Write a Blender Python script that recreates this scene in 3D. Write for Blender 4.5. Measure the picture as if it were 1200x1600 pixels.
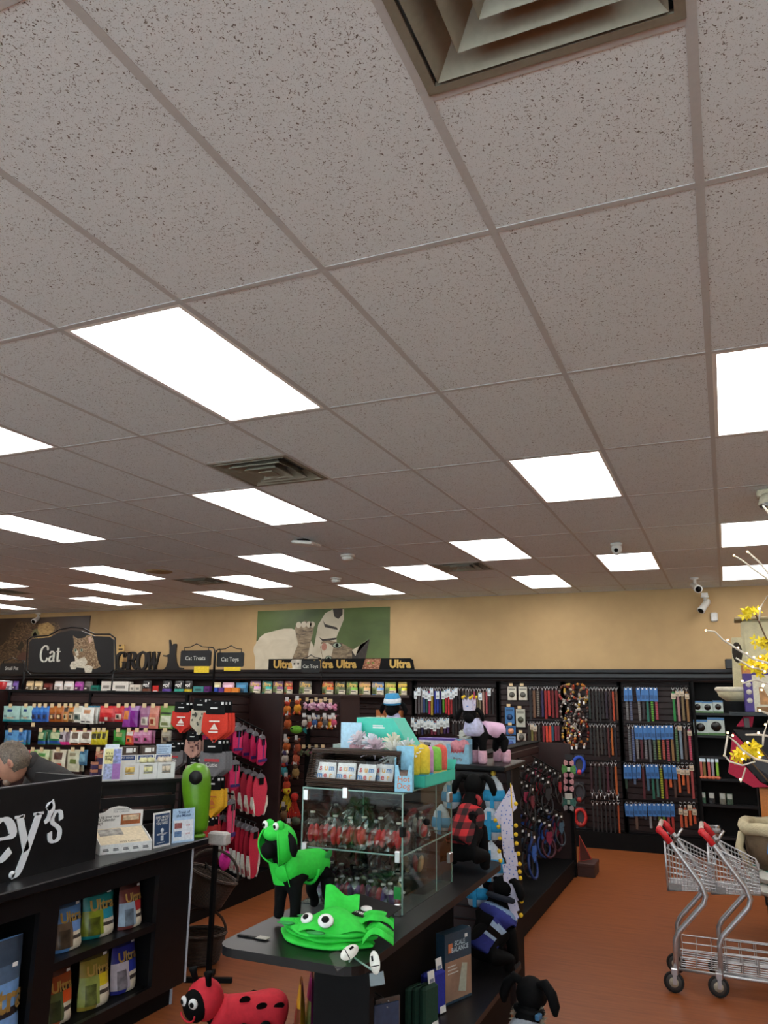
import bpy, bmesh, math, random
from mathutils import Vector, Matrix
R_ = random.Random(7)
PI = math.pi
for o in list(bpy.data.objects): bpy.data.objects.remove(o)
COL = bpy.context.scene.collection
SC = bpy.context.scene

# ------------------------------------------------------------------ camera, world, exposure
F_PX, YAW, PITCH, ROLL, ZC = 1210.073, .408683, .229129, .0117314, 1.9
cy, sy, cp, sp = math.cos(YAW), math.sin(YAW), math.cos(PITCH), math.sin(PITCH)
_f = Vector((-sy*cp, cy*cp, sp)); _r0 = Vector((cy, sy, 0)); _u0 = _r0.cross(_f)
_r = math.cos(ROLL)*_r0 + math.sin(ROLL)*_u0
_u = -math.sin(ROLL)*_r0 + math.cos(ROLL)*_u0
cam = bpy.data.cameras.new('camera'); cam_o = bpy.data.objects.new('camera', cam); COL.objects.link(cam_o)
cam.sensor_fit = 'HORIZONTAL'; cam.sensor_width = 36; cam.lens = 36*F_PX/1200; cam.clip_start = .05; cam.clip_end = 200
cam_o.matrix_world = Matrix(((_r.x, _u.x, -_f.x, 0), (_r.y, _u.y, -_f.y, 0), (_r.z, _u.z, -_f.z, ZC), (0, 0, 0, 1)))
SC.camera = cam_o
SC.view_settings.view_transform = 'Standard'; SC.view_settings.look = 'None'
SC.view_settings.gamma = 1; SC.view_settings.use_curve_mapping = False
SC.view_settings.exposure = 0.12
W = bpy.data.worlds.new('sky'); SC.world = W; W.use_nodes = True
bg = W.node_tree.nodes['Background']; bg.inputs[0].default_value = (.70, .84, 1, 1); bg.inputs[1].default_value = 3.5
sun = bpy.data.lights.new('sun', 'SUN'); sun.energy = 82; sun.angle = .01; sun.color = (.92, .97, 1)      # daylight on the car park outside
sun_o = bpy.data.objects.new('sun', sun); COL.objects.link(sun_o); sun_o.location = (20, 0, 20)
sun_o.rotation_euler = Vector((-.35, -.72, -.58)).to_track_quat('-Z', 'Y').to_euler()
LIGHT_STRENGTH = 7.6

def ray(x, y):
    return _r*((x-600)/F_PX) - _u*((y-800)/F_PX) + _f
def at(x, y, X=None, Y=None, Z=None):
    "point of the photograph on a plane of the room"
    d = ray(x, y)
    t = X/d.x if X is not None else Y/d.y if Y is not None else (Z-ZC)/d.z
    return Vector((0, 0, ZC)) + d*t
def pix(p):
    v = Vector(p)-Vector((0, 0, ZC)); w = v.dot(_f)
    return (600+F_PX*v.dot(_r)/w, 800-F_PX*v.dot(_u)/w, w)

# ------------------------------------------------------------------ materials
def lin(c):
    if max(c) > 1.001: c = [v/255 for v in c]
    return tuple(v/12.92 if v <= .04045 else ((v+.055)/1.055)**2.4 for v in c[:3])
MATS = {}
def M(c, rough=.55, metal=0, var=.12, scale=60, bump=0, bscale=None, alpha=1, emit=0, coat=0, spec=.5):
    "procedural material: colour with fine noise variation"
    k = (tuple(c), rough, metal, var, scale, bump, bscale, alpha, emit, coat, spec)
    if k in MATS: return MATS[k]
    m = bpy.data.materials.new('mat_%d' % len(MATS)); m.use_nodes = True
    nt = m.node_tree; b = nt.nodes['Principled BSDF']; l = lin(c)
    b.inputs['Roughness'].default_value = rough; b.inputs['Metallic'].default_value = metal
    b.inputs['Specular IOR Level'].default_value = spec
    if coat: b.inputs['Coat Weight'].default_value = coat; b.inputs['Coat Roughness'].default_value = .15
    tc = nt.nodes.new('ShaderNodeTexCoord')
    if var:
        n = nt.nodes.new('ShaderNodeTexNoise'); n.inputs['Scale'].default_value = scale; n.inputs['Detail'].default_value = 3
        r = nt.nodes.new('ShaderNodeValToRGB')
        r.color_ramp.elements[0].position = .3; r.color_ramp.elements[1].position = .7
        r.color_ramp.elements[0].color = tuple(max(0, v*(1-var)) for v in l)+(1,)
        r.color_ramp.elements[1].color = tuple(min(1, v*(1+var)) for v in l)+(1,)
        nt.links.new(tc.outputs['Object'], n.inputs['Vector']); nt.links.new(n.outputs[0], r.inputs[0])
        nt.links.new(r.outputs[0], b.inputs['Base Color'])
    else: b.inputs['Base Color'].default_value = l+(1,)
    if bump:
        n2 = nt.nodes.new('ShaderNodeTexNoise'); n2.inputs['Scale'].default_value = bscale or scale*2
        bp = nt.nodes.new('ShaderNodeBump'); bp.inputs['Strength'].default_value = bump; bp.inputs['Distance'].default_value = .01
        nt.links.new(tc.outputs['Object'], n2.inputs['Vector']); nt.links.new(n2.outputs[0], bp.inputs['Height'])
        nt.links.new(bp.outputs[0], b.inputs['Normal'])
    if alpha < 1: b.inputs['Alpha'].default_value = alpha
    if emit:
        b.inputs['Emission Color'].default_value = l+(1,); b.inputs['Emission Strength'].default_value = emit
    MATS[k] = m
    return m
def nodes(name):
    m = bpy.data.materials.new(name); m.use_nodes = True; nt = m.node_tree
    return m, nt, nt.nodes['Principled BSDF']
def N(nt, t, **kw):
    n = nt.nodes.new(t)
    for k, v in kw.items():
        if k in n.inputs: n.inputs[k].default_value = v
        else: setattr(n, k, v)
    return n
def ramp(nt, src, stops):
    r = nt.nodes.new('ShaderNodeValToRGB'); e = r.color_ramp.elements
    while len(e) < len(stops): e.new(.5)
    for i, (p, c) in enumerate(stops): e[i].position = p; e[i].color = tuple(c[:3])+(1,)
    nt.links.new(src, r.inputs[0]); return r.outputs[0]
def glassy(name, tint, clear, rough=.03):
    "thin clear sheet: mostly see-through, with a glossy film"
    m, nt, b = nodes(name)
    t = N(nt, 'ShaderNodeBsdfTransparent'); t.inputs[0].default_value = tint+(1,)
    g = N(nt, 'ShaderNodeBsdfGlossy'); g.inputs['Roughness'].default_value = rough
    fr = N(nt, 'ShaderNodeFresnel'); fr.inputs[0].default_value = 1.45
    mx = N(nt, 'ShaderNodeMixShader')
    ad = N(nt, 'ShaderNodeMath', operation='ADD'); ad.inputs[1].default_value = 1-clear; ad.use_clamp = True
    ge = N(nt, 'ShaderNodeNewGeometry'); iv = N(nt, 'ShaderNodeMath', operation='SUBTRACT'); iv.inputs[0].default_value = 1; nt.links.new(ge.outputs['Backfacing'], iv.inputs[1])
    mu = N(nt, 'ShaderNodeMath', operation='MULTIPLY'); nt.links.new(ad.outputs[0], mu.inputs[0]); nt.links.new(iv.outputs[0], mu.inputs[1])
    nt.links.new(fr.outputs[0], ad.inputs[0]); nt.links.new(mu.outputs[0], mx.inputs[0])
    nt.links.new(t.outputs[0], mx.inputs[1]); nt.links.new(g.outputs[0], mx.inputs[2])
    nt.links.new(mx.outputs[0], nt.nodes['Material Output'].inputs[0]); return m
GLASS = glassy('case_glass', (.93, .97, .95), 1.0)
FILM = glassy('cellophane', (.96, .98, .99), .95, .2)

BLACK = M((12, 12, 13), .6, var=.15, scale=20, spec=.14)
BLACKW = M((19, 18, 20), .38, var=.2, scale=14, spec=.35)
DBROWN = M((44, 22, 20), .5, var=.18, scale=9)
METAL = M((190, 190, 192), .28, 1, var=.05)
CHROME = M((196, 196, 198), .36, .8, var=.03)
WHITE = M((232, 232, 230), .5, var=.03)
CARD = M((222, 196, 150), .6, var=.04)

# ------------------------------------------------------------------ mesh builder
class MB:
    def __init__(s): s.v = []; s.f = []; s.m = []; s.mats = []; s.cur = 0; s.smooth = []; s.sm = False
    def mat(s, m):
        if m not in s.mats: s.mats.append(m)
        s.cur = s.mats.index(m); return s
    def add(s, vs, fs, mi=None, smooth=None):
        o = len(s.v); s.v += [tuple(v) for v in vs]
        for f in fs:
            s.f.append(tuple(i+o for i in f)); s.m.append(s.cur if mi is None else mi)
            s.smooth.append(s.sm if smooth is None else smooth)
        return s
    def box(s, x0, x1, y0, y1, z0, z1):
        return s.add([(x0,y0,z0),(x1,y0,z0),(x1,y1,z0),(x0,y1,z0),(x0,y0,z1),(x1,y0,z1),(x1,y1,z1),(x0,y1,z1)],
            [(0,3,2,1),(4,5,6,7),(0,1,5,4),(1,2,6,5),(2,3,7,6),(3,0,4,7)])
    def bbox(s, x0, x1, y0, y1, z0, z1, b=.004):
        "box with chamfered vertical and top edges"
        def ring(i, z): return [(x0+i,y0,z),(x1-i,y0,z),(x1,y0+i,z),(x1,y1-i,z),(x1-i,y1,z),(x0+i,y1,z),(x0,y1-i,z),(x0,y0+i,z)]
        def ring2(i, z): return [(x0+i*2,y0+i,z),(x1-i*2,y0+i,z),(x1-i,y0+i*2,z),(x1-i,y1-i*2,z),(x1-i*2,y1-i,z),(x0+i*2,y1-i,z),(x0+i,y1-i*2,z),(x0+i,y0+i*2,z)]
        vs = ring2(b, z0)+ring(b, z0+b)+ring(b, z1-b)+ring2(b, z1); fs = [tuple(range(7,-1,-1)), tuple(range(24,32))]
        for k in range(3):
            for i in range(8): j = (i+1) % 8; fs.append((k*8+i, k*8+j, k*8+8+j, k*8+8+i))
        return s.add(vs, fs)
    def prism(s, pts, a, b, axis='y'):
        "2-D outline extruded from a to b; pts are (x,z) for y, (x,y) for z, (y,z) for x"
        n = len(pts)
        def P(p, t): return (p[0], t, p[1]) if axis == 'y' else (p[0], p[1], t) if axis == 'z' else (t, p[0], p[1])
        vs = [P(p, a) for p in pts]+[P(p, b) for p in pts]
        fs = [tuple(range(n)), tuple(range(2*n-1, n-1, -1))]
        for i in range(n): j = (i+1) % n; fs.append((j, i, n+i, n+j))
        return s.add(vs, fs)
    def tube(s, path, r, seg=8, cap=True, closed=False):
        path = [Vector(p) for p in path]; n = len(path); vs = []; fs = []
        rr = r if isinstance(r, (list, tuple)) else [r]*n
        t0 = (path[1]-path[0]).normalized(); ref = Vector((0,0,1)) if abs(t0.z) < .9 else Vector((1,0,0))
        nx = t0.cross(ref).normalized()
        for i in range(n):
            if closed: t = (path[(i+1) % n]-path[i-1])
            else: t = path[min(i+1, n-1)]-path[max(i-1, 0)]
            t = t.normalized() if t.length > 1e-9 else t0
            nx = (nx - t*nx.dot(t)); nx = nx.normalized() if nx.length > 1e-6 else t.orthogonal().normalized()
            by = t.cross(nx)
            for k in range(seg):
                a = 2*PI*k/seg; vs.append(path[i]+(nx*math.cos(a)+by*math.sin(a))*rr[i])
        for i in range(n if closed else n-1):
            j = (i+1) % n
            for k in range(seg):
                l = (k+1) % seg; fs.append((i*seg+k, i*seg+l, j*seg+l, j*seg+k))
        if cap and not closed: fs += [tuple(range(seg-1,-1,-1)), tuple(range((n-1)*seg, n*seg))]
        return s.add(vs, fs, smooth=True)
    def lathe(s, prof, c=(0,0,0), seg=16, axis='z', sx=1, sy=1):
        vs = []; fs = []; n = len(prof)
        for r, h in prof:
            for k in range(seg):
                a = 2*PI*k/seg; x, y = r*math.cos(a)*sx, r*math.sin(a)*sy
                p = (x, y, h) if axis == 'z' else (x, -h, y) if axis == 'y' else (h, x, y)
                vs.append((p[0]+c[0], p[1]+c[1], p[2]+c[2]))
        for i in range(n-1):
            for k in range(seg):
                l = (k+1) % seg; fs.append((i*seg+k, i*seg+l, i*seg+seg+l, i*seg+seg+k))
        if prof[0][0] > 1e-6: fs.append(tuple(range(seg-1,-1,-1)))
        if prof[-1][0] > 1e-6: fs.append(tuple(range((n-1)*seg, n*seg)))
        return s.add(vs, fs, smooth=True)
    def ball(s, c, r, seg=10, rings=6, sx=1, sy=1, sz=1):
        prof = [(max(1e-7, math.sin(PI*i/rings))*r, -math.cos(PI*i/rings)*r*sz) for i in range(rings+1)]
        return s.lathe(prof, c, seg, 'z', sx, sy)
    def grid(s, fn, nu, nv, matfn=None, smooth=True, flip=False):
        vs = [fn(i/nu, j/nv) for j in range(nv+1) for i in range(nu+1)]; o = len(s.v); s.v += [tuple(v) for v in vs]
        for j in range(nv):
            for i in range(nu):
                a = o+j*(nu+1)+i; q = (a, a+1, a+nu+2, a+nu+1)
                s.f.append(q[::-1] if flip else q); s.smooth.append(smooth)
                s.m.append(matfn((i+.5)/nu, (j+.5)/nv) if matfn else s.cur)
        return s
    def mesh(s, name='mesh'):
        me = bpy.data.meshes.new(name); me.from_pydata(s.v, [], s.f)
        for m in s.mats: me.materials.append(m)
        me.polygons.foreach_set('material_index', s.m); me.polygons.foreach_set('use_smooth', s.smooth); me.update()
        return me
def link(name, me, parent=None, loc=(0,0,0), rot=(0,0,0), sc=None):
    o = bpy.data.objects.new(name, me); COL.objects.link(o); o.location = loc; o.rotation_euler = rot
    if sc: o.scale = (sc,)*3 if isinstance(sc, (int, float)) else sc
    if parent: o.parent = parent
    return o
def tag(o, label, cat, group=None):
    o['label'] = label; o['category'] = cat
    if group: o['group'] = group
    return o
def thing(name, label, cat, loc=(0,0,0), rz=0, group=None, rot=None):
    return tag(link(name, None, None, loc, rot or (0,0,rz)), label, cat, group)
def part(name, mb, parent, loc=(0,0,0), rot=(0,0,0), mat=None, label=None):
    if mat is not None and not mb.mats: mb.mats.append(mat)
    o = link(name, mb.mesh(name), parent, loc, rot)
    if label: o['label'] = label
    return o
def struct(name, mb, mat=None, parent=None, loc=(0,0,0)):
    o = part(name, mb, parent, loc, mat=mat)
    if not parent: o['kind'] = 'structure'
    return o
def new(m=None):
    b = MB()
    if m: b.mat(m)
    return b
def copy_tree(o, parent=None):
    c = o.copy(); COL.objects.link(c)
    if parent: c.parent = parent
    for ch in list(o.children): copy_tree(ch, c)
    return c
ORDS = 'first second third fourth fifth sixth seventh eighth ninth tenth eleventh twelfth thirteenth fourteenth fifteenth sixteenth seventeenth eighteenth nineteenth twentieth twenty-first twenty-second twenty-third twenty-fourth twenty-fifth twenty-sixth twenty-seventh twenty-eighth twenty-ninth thirtieth'.split()
ROWS = ['top', 'second', 'third', 'fourth', 'fifth']
TXT = {}
def text(s, size, parent, mat, loc=(0,0,0), rot=(PI/2,0,0), name='lettering', align='CENTER', depth=.0008, shear=0, sx=1, bold=0):
    "flat lettering as its own mesh; lies in the local xy plane before rotation"
    k = (s, align, shear, bold)
    if k not in TXT:
        c = bpy.data.curves.new('txt', 'FONT'); c.body = s; c.align_x = align; c.align_y = 'CENTER'; c.shear = shear; c.offset = bold
        c.resolution_u = 2; c.space_line = .85
        t = bpy.data.objects.new('txt', c); COL.objects.link(t)
        dg = bpy.context.evaluated_depsgraph_get(); TXT[k] = bpy.data.meshes.new_from_object(t.evaluated_get(dg))
        bpy.data.objects.remove(t)
    me = TXT[k].copy(); me.materials.clear(); me.materials.append(mat)
    return link(name, me, parent, loc, rot, (size*sx, size, size))
def lines(parent, x0, x1, zs, y, h, m, name='print'):
    "rows of small print too fine to read"
    for k, z in enumerate(zs):
        part(name, new(m).box(x0, x1-(x1-x0)*.12*(k % 3), y-.0006, y, z, z+h), parent)
def cname(c):
    "plain colour word for an sRGB triple"
    r, g, b = c; mx, mn = max(c), min(c); l = (mx+mn)/2
    if mx-mn < 24: return 'black' if l < 50 else 'dark grey' if l < 100 else 'grey' if l < 170 else 'light grey' if l < 215 else 'white'
    import colorsys
    h = colorsys.rgb_to_hsv(r/255, g/255, b/255); d = h[0]*360; sat = h[1]
    n = ('red' if d < 14 or d >= 345 else 'orange' if d < 38 else 'yellow' if d < 64 else 'green' if d < 158 else 'teal' if d < 190 else 'blue' if d < 248 else 'purple' if d < 295 else 'pink')
    if n == 'orange' and mx < 150: n = 'brown'
    if n in ('orange', 'yellow') and sat < .42: n = 'cream' if mx > 170 else 'olive'
    if n == 'red' and sat < .5 and mx > 150: n = 'pink'
    return ('dark ' if mx < 95 else 'pale ' if sat < .35 and mx > 150 and n not in ('cream',) else '')+n
# ------------------------------------------------------------------ room shell
U = .61; GX, GY, H = .0770489*U, 3.52368*U, ZC+2.34878519*U
XL, XR, YF, YB = -13.6, 4.6, -3.2, 11.28

m, nt, b = nodes('floor_wood'); tc = N(nt, 'ShaderNodeTexCoord')
mp = N(nt, 'ShaderNodeMapping'); mp.inputs['Scale'].default_value = (1.2, 14, 1); nt.links.new(tc.outputs['Object'], mp.inputs[0])
n = N(nt, 'ShaderNodeTexNoise', Scale=2.2, Detail=6, Roughness=.65); nt.links.new(mp.outputs[0], n.inputs['Vector'])
nt.links.new(ramp(nt, n.outputs[0], [(.25, lin((110, 56, 26))), (.5, lin((134, 73, 36))), (.8, lin((150, 87, 47)))]), b.inputs['Base Color'])
b.inputs['Roughness'].default_value = .42; b.inputs['Specular IOR Level'].default_value = .35
FLOOR = m
struct('floor', new(FLOOR).box(XL-.1, XR+.1, YF-.1, YB+.1, -.06, 0))
TAN = M((190, 158, 112), .75, var=.04, scale=5, bump=.05, bscale=400)
TANS = M((196, 168, 130), .75, var=.04, scale=5, bump=.05, bscale=400)
struct('wall_back', new(TAN).box(XL-.1, XR+.1, YB, YB+.12, 0, H+.2))
struct('wall_left', new(TANS).box(XL-.12, XL, YF-.1, YB, 0, H+.2))
struct('wall_right', new(TANS).box(XR, XR+.12, YF-.1, YB, 0, H+.2))
# shop front: piers and lintel round four panes of window glass
wf = new(TANS); wf.box(XL, -8.4, YF-.12, YF, 0, H+.2)
wf.box(4.2, XR, YF-.12, YF, 0, H+.2); wf.box(XL-6, XR+6, YF-.12, YF, H+.2, 5.6); wf.box(-8.4, 4.2, YF-.12, YF, 0, .35); wf.box(-8.4, 4.2, YF-.12, YF, 2.95, H+.2)  # the wide top band is an unseen parapet, added to shade the near pavement
struct('wall_front', wf)
for i in range(4):
    x0 = -8.4+i*3.15; fr = new(M((40, 40, 42), .4, .6))
    for a in ((x0, x0+.06), (x0+3.09, x0+3.15), (x0+1.55, x0+1.6)): fr.box(a[0], a[1], YF-.1, YF-.02, .35, 2.95)
    fr.box(x0, x0+3.15, YF-.1, YF-.02, .35, .41); fr.box(x0, x0+3.15, YF-.1, YF-.02, 2.89, 2.95)
    w = struct('window_%d' % (i+1), fr)
    for k in range(2): part('pane', new(GLASS).box(x0+.06+k*1.54, x0+1.55+k*1.54, YF-.063, YF-.057, .41, 2.89), w)
pv = struct('pavement', new(M((196, 196, 194), .85, var=.1, scale=3)).box(-30, 25, -40, YF-.12, -.1, -.04))

# ------------------------------------------------------------------ suspended ceiling
m, nt, b = nodes('ceiling_tile'); tc = N(nt, 'ShaderNodeTexCoord'); oi = N(nt, 'ShaderNodeObjectInfo')
ad = N(nt, 'ShaderNodeVectorMath', operation='ADD'); sc_ = N(nt, 'ShaderNodeVectorMath', operation='SCALE'); sc_.inputs['Scale'].default_value = 37
cx = N(nt, 'ShaderNodeCombineXYZ'); nt.links.new(oi.outputs['Random'], cx.inputs[0]); nt.links.new(oi.outputs['Random'], cx.inputs[1])
nt.links.new(cx.outputs[0], sc_.inputs[0]); nt.links.new(tc.outputs['Object'], ad.inputs[0]); nt.links.new(sc_.outputs[0], ad.inputs[1])
n1 = N(nt, 'ShaderNodeTexNoise', Scale=120, Detail=1.8, Distortion=1.4); nt.links.new(ad.outputs[0], n1.inputs['Vector'])
n2 = N(nt, 'ShaderNodeTexNoise', Scale=330, Detail=1); nt.links.new(ad.outputs[0], n2.inputs['Vector'])
n3 = N(nt, 'ShaderNodeTexNoise', Scale=9, Detail=2); nt.links.new(ad.outputs[0], n3.inputs['Vector'])
th = N(nt, 'ShaderNodeMath', operation='MULTIPLY_ADD'); nt.links.new(n3.outputs[0], th.inputs[0]); th.inputs[1].default_value = .08; th.inputs[2].default_value = -.04
sm = N(nt, 'ShaderNodeMath', operation='ADD'); nt.links.new(n1.outputs[0], sm.inputs[0]); nt.links.new(th.outputs[0], sm.inputs[1])
pit = ramp(nt, sm.outputs[0], [(.632, (0, 0, 0)), (.662, (1, 1, 1))])
pin = ramp(nt, n2.outputs[0], [(.66, (0, 0, 0)), (.71, (.6, .6, .6))])
mx = N(nt, 'ShaderNodeMath', operation='MAXIMUM'); nt.links.new(pit, mx.inputs[0]); nt.links.new(pin, mx.inputs[1])
nt.links.new(ramp(nt, mx.outputs[0], [(0, (.75, .82, .865)), (1, (.17, .155, .15))]), b.inputs['Base Color'])
bp = N(nt, 'ShaderNodeBump', Strength=.6, Distance=.004, invert=True); nt.links.new(mx.outputs[0], bp.inputs['Height']); nt.links.new(bp.outputs[0], b.inputs['Normal'])
b.inputs['Roughness'].default_value = .9; b.inputs['Specular IOR Level'].default_value = .1
TILE = m
GRID = M((188, 190, 192), .5, var=.03)
C0, C1, R0, R1 = -23, 8, -5, 8
ceil = struct('ceiling', new(M((120, 118, 116), .9)).box(XL-.1, XR+.1, YF-.1, YB, H+.14, H+.2))
LIGHTS = [(-4,0),(-7,0),(-6,2),(-2,2),(0,1),(-4,4),(0,4),(-2,5),(0,6),(-4,6),(-10,2),(-8,4),(-6,5),(-8,6),(-10,5),(-12,6),(-12,4),(-14,5),(-16,6),
          (-16,4),(-18,5),(-20,6),(-14,2),(-18,2),(-11,0),(-15,0),(-19,0),(4,1),(4,4),(2,2),(2,5),(4,6),(-2,-2),(2,-2),(-6,-2),(-10,-2),(-14,-2),(0,-4),(-4,-4),(-8,-4),(4,-4)]
VENTS = [(-1,-1,0),(-5,1,1),(-5,5,0),(-11,5,0),(-17,5,0)]       # column, row, which half of the tile
def tx(c): return GX+c*U
def ty(r): return GY+r*1.22
def clipx(x): return max(XL, min(XR, x))
def clipy(y): return max(YF, min(YB, y))
def seen(x0, x1, y0, y1):
    for x in (x0, (x0+x1)/2, x1):
        for y in (y0, (y0+y1)/2, y1):
            p = pix((x, y, H))
            if p[2] > .1 and -40 < p[0] < 1240 and -60 < p[1] < 1640: return True
    return False
tile_me = {}
rest = new(TILE)
vt = {(c, r): h for c, r, h in VENTS}
for c in range(C0, C1):
    for r in range(R0, R1):
        if (c, r) in LIGHTS: continue
        x0, x1, y0, y1 = clipx(tx(c)+.004), clipx(tx(c+1)-.004), clipy(ty(r)+.004), clipy(ty(r+1)-.004)
        if (c, r) in vt:
            if vt[(c, r)] == 0: y0 = ty(r)+.614
            else: y1 = ty(r)+.606
        if x1-x0 < .03 or y1-y0 < .03: continue
        if not seen(x0, x1, y0, y1): rest.box(x0, x1, y0, y1, H+.0025, H+.0165); continue
        k = (round(x1-x0, 3), round(y1-y0, 3))
        if k not in tile_me: tile_me[k] = new(TILE).box(-k[0]/2, k[0]/2, -k[1]/2, k[1]/2, 0, .014).mesh('ceiling_tile')
        link('ceiling_tile', tile_me[k], ceil, ((x0+x1)/2, (y0+y1)/2, H+.0025))
o = part('ceiling_tile', rest, ceil); o['kind'] = 'stuff'
for c in range(C0, C1+1):
    if XL < tx(c) < XR: part('grid_runner', new(GRID).box(tx(c)-.0125, tx(c)+.0125, YF, YB, H, H+.005), ceil)
for r in range(R0, R1+1):
    if YF < ty(r) < YB: part('cross_tee', new(GRID).box(XL, XR, ty(r)-.0125, ty(r)+.0125, H+.0006, H+.0052), ceil)
for c, r, h in VENTS: part('cross_tee', new(GRID).box(tx(c)+.0125, tx(c+1)-.0125, ty(r)+.5975, ty(r)+.6225, H+.0006, H+.0052), ceil)
part('wall_angle', new(GRID).box(XL, XR, YB-.025, YB, H-.0015, H+.004), ceil)

# ------------------------------------------------------------------ flat light panels
m, nt, b = nodes('lit_diffuser'); b.inputs['Base Color'].default_value = (.9, .9, .9, 1)
b.inputs['Emission Color'].default_value = (1, .985, .96, 1); b.inputs['Emission Strength'].default_value = LIGHT_STRENGTH
LIT = m
fme = new(WHITE)
for a in ((-.293,.293,-.598,-.578),(-.293,.293,.578,.598),(-.293,-.273,-.578,.578),(.273,.293,-.578,.578)): fme.box(*a, .001, .03)
fme = fme.mesh('frame'); dme = new(LIT).box(-.273, .273, -.578, .578, .006, .012).mesh('diffuser')
def where(c, r):
    p = pix((tx(c+.5), ty(r+.5), H)); return p
vis = []
for c, r in LIGHTS:
    if tx(c) < XL or ty(r) < YF: continue
    p = where(c, r); inview = p[2] > 0 and -60 < p[0] < 1270 and 400 < p[1] < 1000
    rowname = {0: 'nearest', 1: 'near right', 2: 'third', 4: 'fifth', 5: 'sixth', 6: 'rearmost'}.get(r, 'storefront')
    vis.append((r, c))
rowsL = {}
for r, c in sorted(vis): rowsL.setdefault(r, []).append(c)
RN = {-4: 'along the shop front', -2: 'behind the viewpoint', 0: 'in the nearest row', 1: 'in the second row', 2: 'in the third row', 4: 'in the fifth row', 5: 'in the sixth row', 6: 'in the rearmost row'}
for r in rowsL:
    for i, c in enumerate(rowsL[r]):
        n_ = len(rowsL[r]); t = thing('ceiling_light', 'glowing white flat ceiling panel, %s from the right %s' % (ORDS[n_-1-i], RN[r]), 'ceiling light', (tx(c+.5), ty(r+.5), H), 0, 'lit ceiling panels')
        link('frame', fme, t); link('diffuser', dme, t)

# ------------------------------------------------------------------ square louvred air diffusers
VM = M((132, 127, 114), .5, var=.06); VD = M((22, 22, 22), .8)
def vent(x, y, label, dark):
    t = thing('air_diffuser', label, 'air vent', (x, y, H), 0, 'square ceiling air vents')
    part('duct', new(VD).box(-.285, .285, -.285, .285, .075, .08), t)
    f = new(VM)
    for a in ((-.296,.296,-.296,-.272),(-.296,.296,.272,.296),(-.296,-.272,-.272,.272),(.272,.296,-.272,.272)): f.box(*a, -.002, .01)
    part('frame', f, t)
    for k, (ro, ri) in enumerate(((.262, .205), (.190, .135), (.118, .068))):
        q = new(VM); zo, zi = -.004-.004*k, .055
        vs = [(sx*ro, sy_*ro, zo) for sx, sy_ in ((-1,-1),(1,-1),(1,1),(-1,1))]+[(sx*ri, sy_*ri, zi) for sx, sy_ in ((-1,-1),(1,-1),(1,1),(-1,1))]
        vs += [(a, b_, z+.005) for a, b_, z in vs]
        fs = [(i, (i+1) % 4, 4+(i+1) % 4, 4+i) for i in range(4)]+[(8+(i+1) % 4, 8+i, 12+i, 12+(i+1) % 4) for i in range(4)]+[((i+1) % 4, i, 8+i, 8+(i+1) % 4) for i in range(4)]
        q.add(vs, fs); part('louvre', q, t)
    part('centre_plate', new(VM).box(-.05, .05, -.05, .05, -.014, -.008), t)
vl = ['large square louvred air vent at the top edge near the viewer', 'square louvred air vent beside a long light panel, mid ceiling', 'louvred air vent far off between two panels, right of centre', 'louvred air vent far off on the left half of the ceiling', 'dark louvred air vent at the far left edge of the ceiling']
for (c, r, h), l in zip(VENTS, vl): vent(tx(c+.5), ty(r)+.305+.61*h, l, 0)

# ------------------------------------------------------------------ things on the ceiling and upper wall
CAMW = M((215, 214, 210), .4, var=.03)
def ceil_at(x, y): p = at(x, y, Z=H); return (p.x, p.y, H)
t = thing('dome_camera', 'small white turret camera on a ceiling tile', 'camera', ceil_at(963, 849))
part('base', new(CAMW).lathe([(.055, 0), (.058, -.012), (.05, -.03)]), t)
part('housing', new(CAMW).ball((0, 0, -.055), .05, 14, 10, sz=1.25), t)
part('lens', new(BLACK).lathe([(.02, 0), (.02, .014)], (0, -.04, -.075), 10, 'y'), t)
for px_, py_, l in ((543, 867, 'round smoke detector nearer the long light panel'), (525, 903, 'round smoke detector farther back, near the green poster')):
    t = thing('smoke_detector', l, 'smoke detector', ceil_at(px_, py_), group='smoke detectors')
    part('base', new(CAMW).lathe([(.075, 0), (.075, -.02), (.066, -.024)]), t)
    part('chamber', new(CAMW).lathe([(.05, -.024), (.062, -.032), (.058, -.05), (.035, -.062), (.0001, -.063)]), t)
    part('slot', new(BLACK).lathe([(.052, -.026), (.0525, -.031)]), t)
t = thing('access_point', 'flat white wireless unit hanging below the ceiling', 'access point', ceil_at(478, 843))
part('bracket', new(BLACK).box(-.07, .02, -.05, .05, -.025, 0), t)
part('body', new(CAMW).bbox(-.11, .13, -.1, .1, -.055, -.025, .012), t, rot=(0, .12, 0))
t = thing('round_stain', 'beige round grille flush in the ceiling far left', 'ceiling_stain', ceil_at(248, 893))
part('stain', new(M((150, 125, 85), .8)).lathe([(.0001, -.012), (.15, -.01), (.17, 0)], seg=24), t)  # brownish round ceiling stain, modelled as a thin disc
t = thing('emergency_light', 'cream emergency lamp unit on the ceiling at right edge', 'emergency light', ceil_at(1196, 766))
part('housing', new(M((200, 190, 165), .5)).bbox(-.06, .3, -.05, .05, -.06, 0, .01), t)
for i, x in enumerate((.0, .2)):
    h = part('lamp_head', new(M((205, 198, 176), .45)).lathe([(.03, .0), (.05, -.03), (.06, -.07), (.055, -.09)], (x, -.02, -.055), 14), t, rot=(-.35, 0, 0))
    part('lens', new(METAL).lathe([(.0001, -.088), (.053, -.0915)], (x, -.02, -.055), 14), h)
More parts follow.
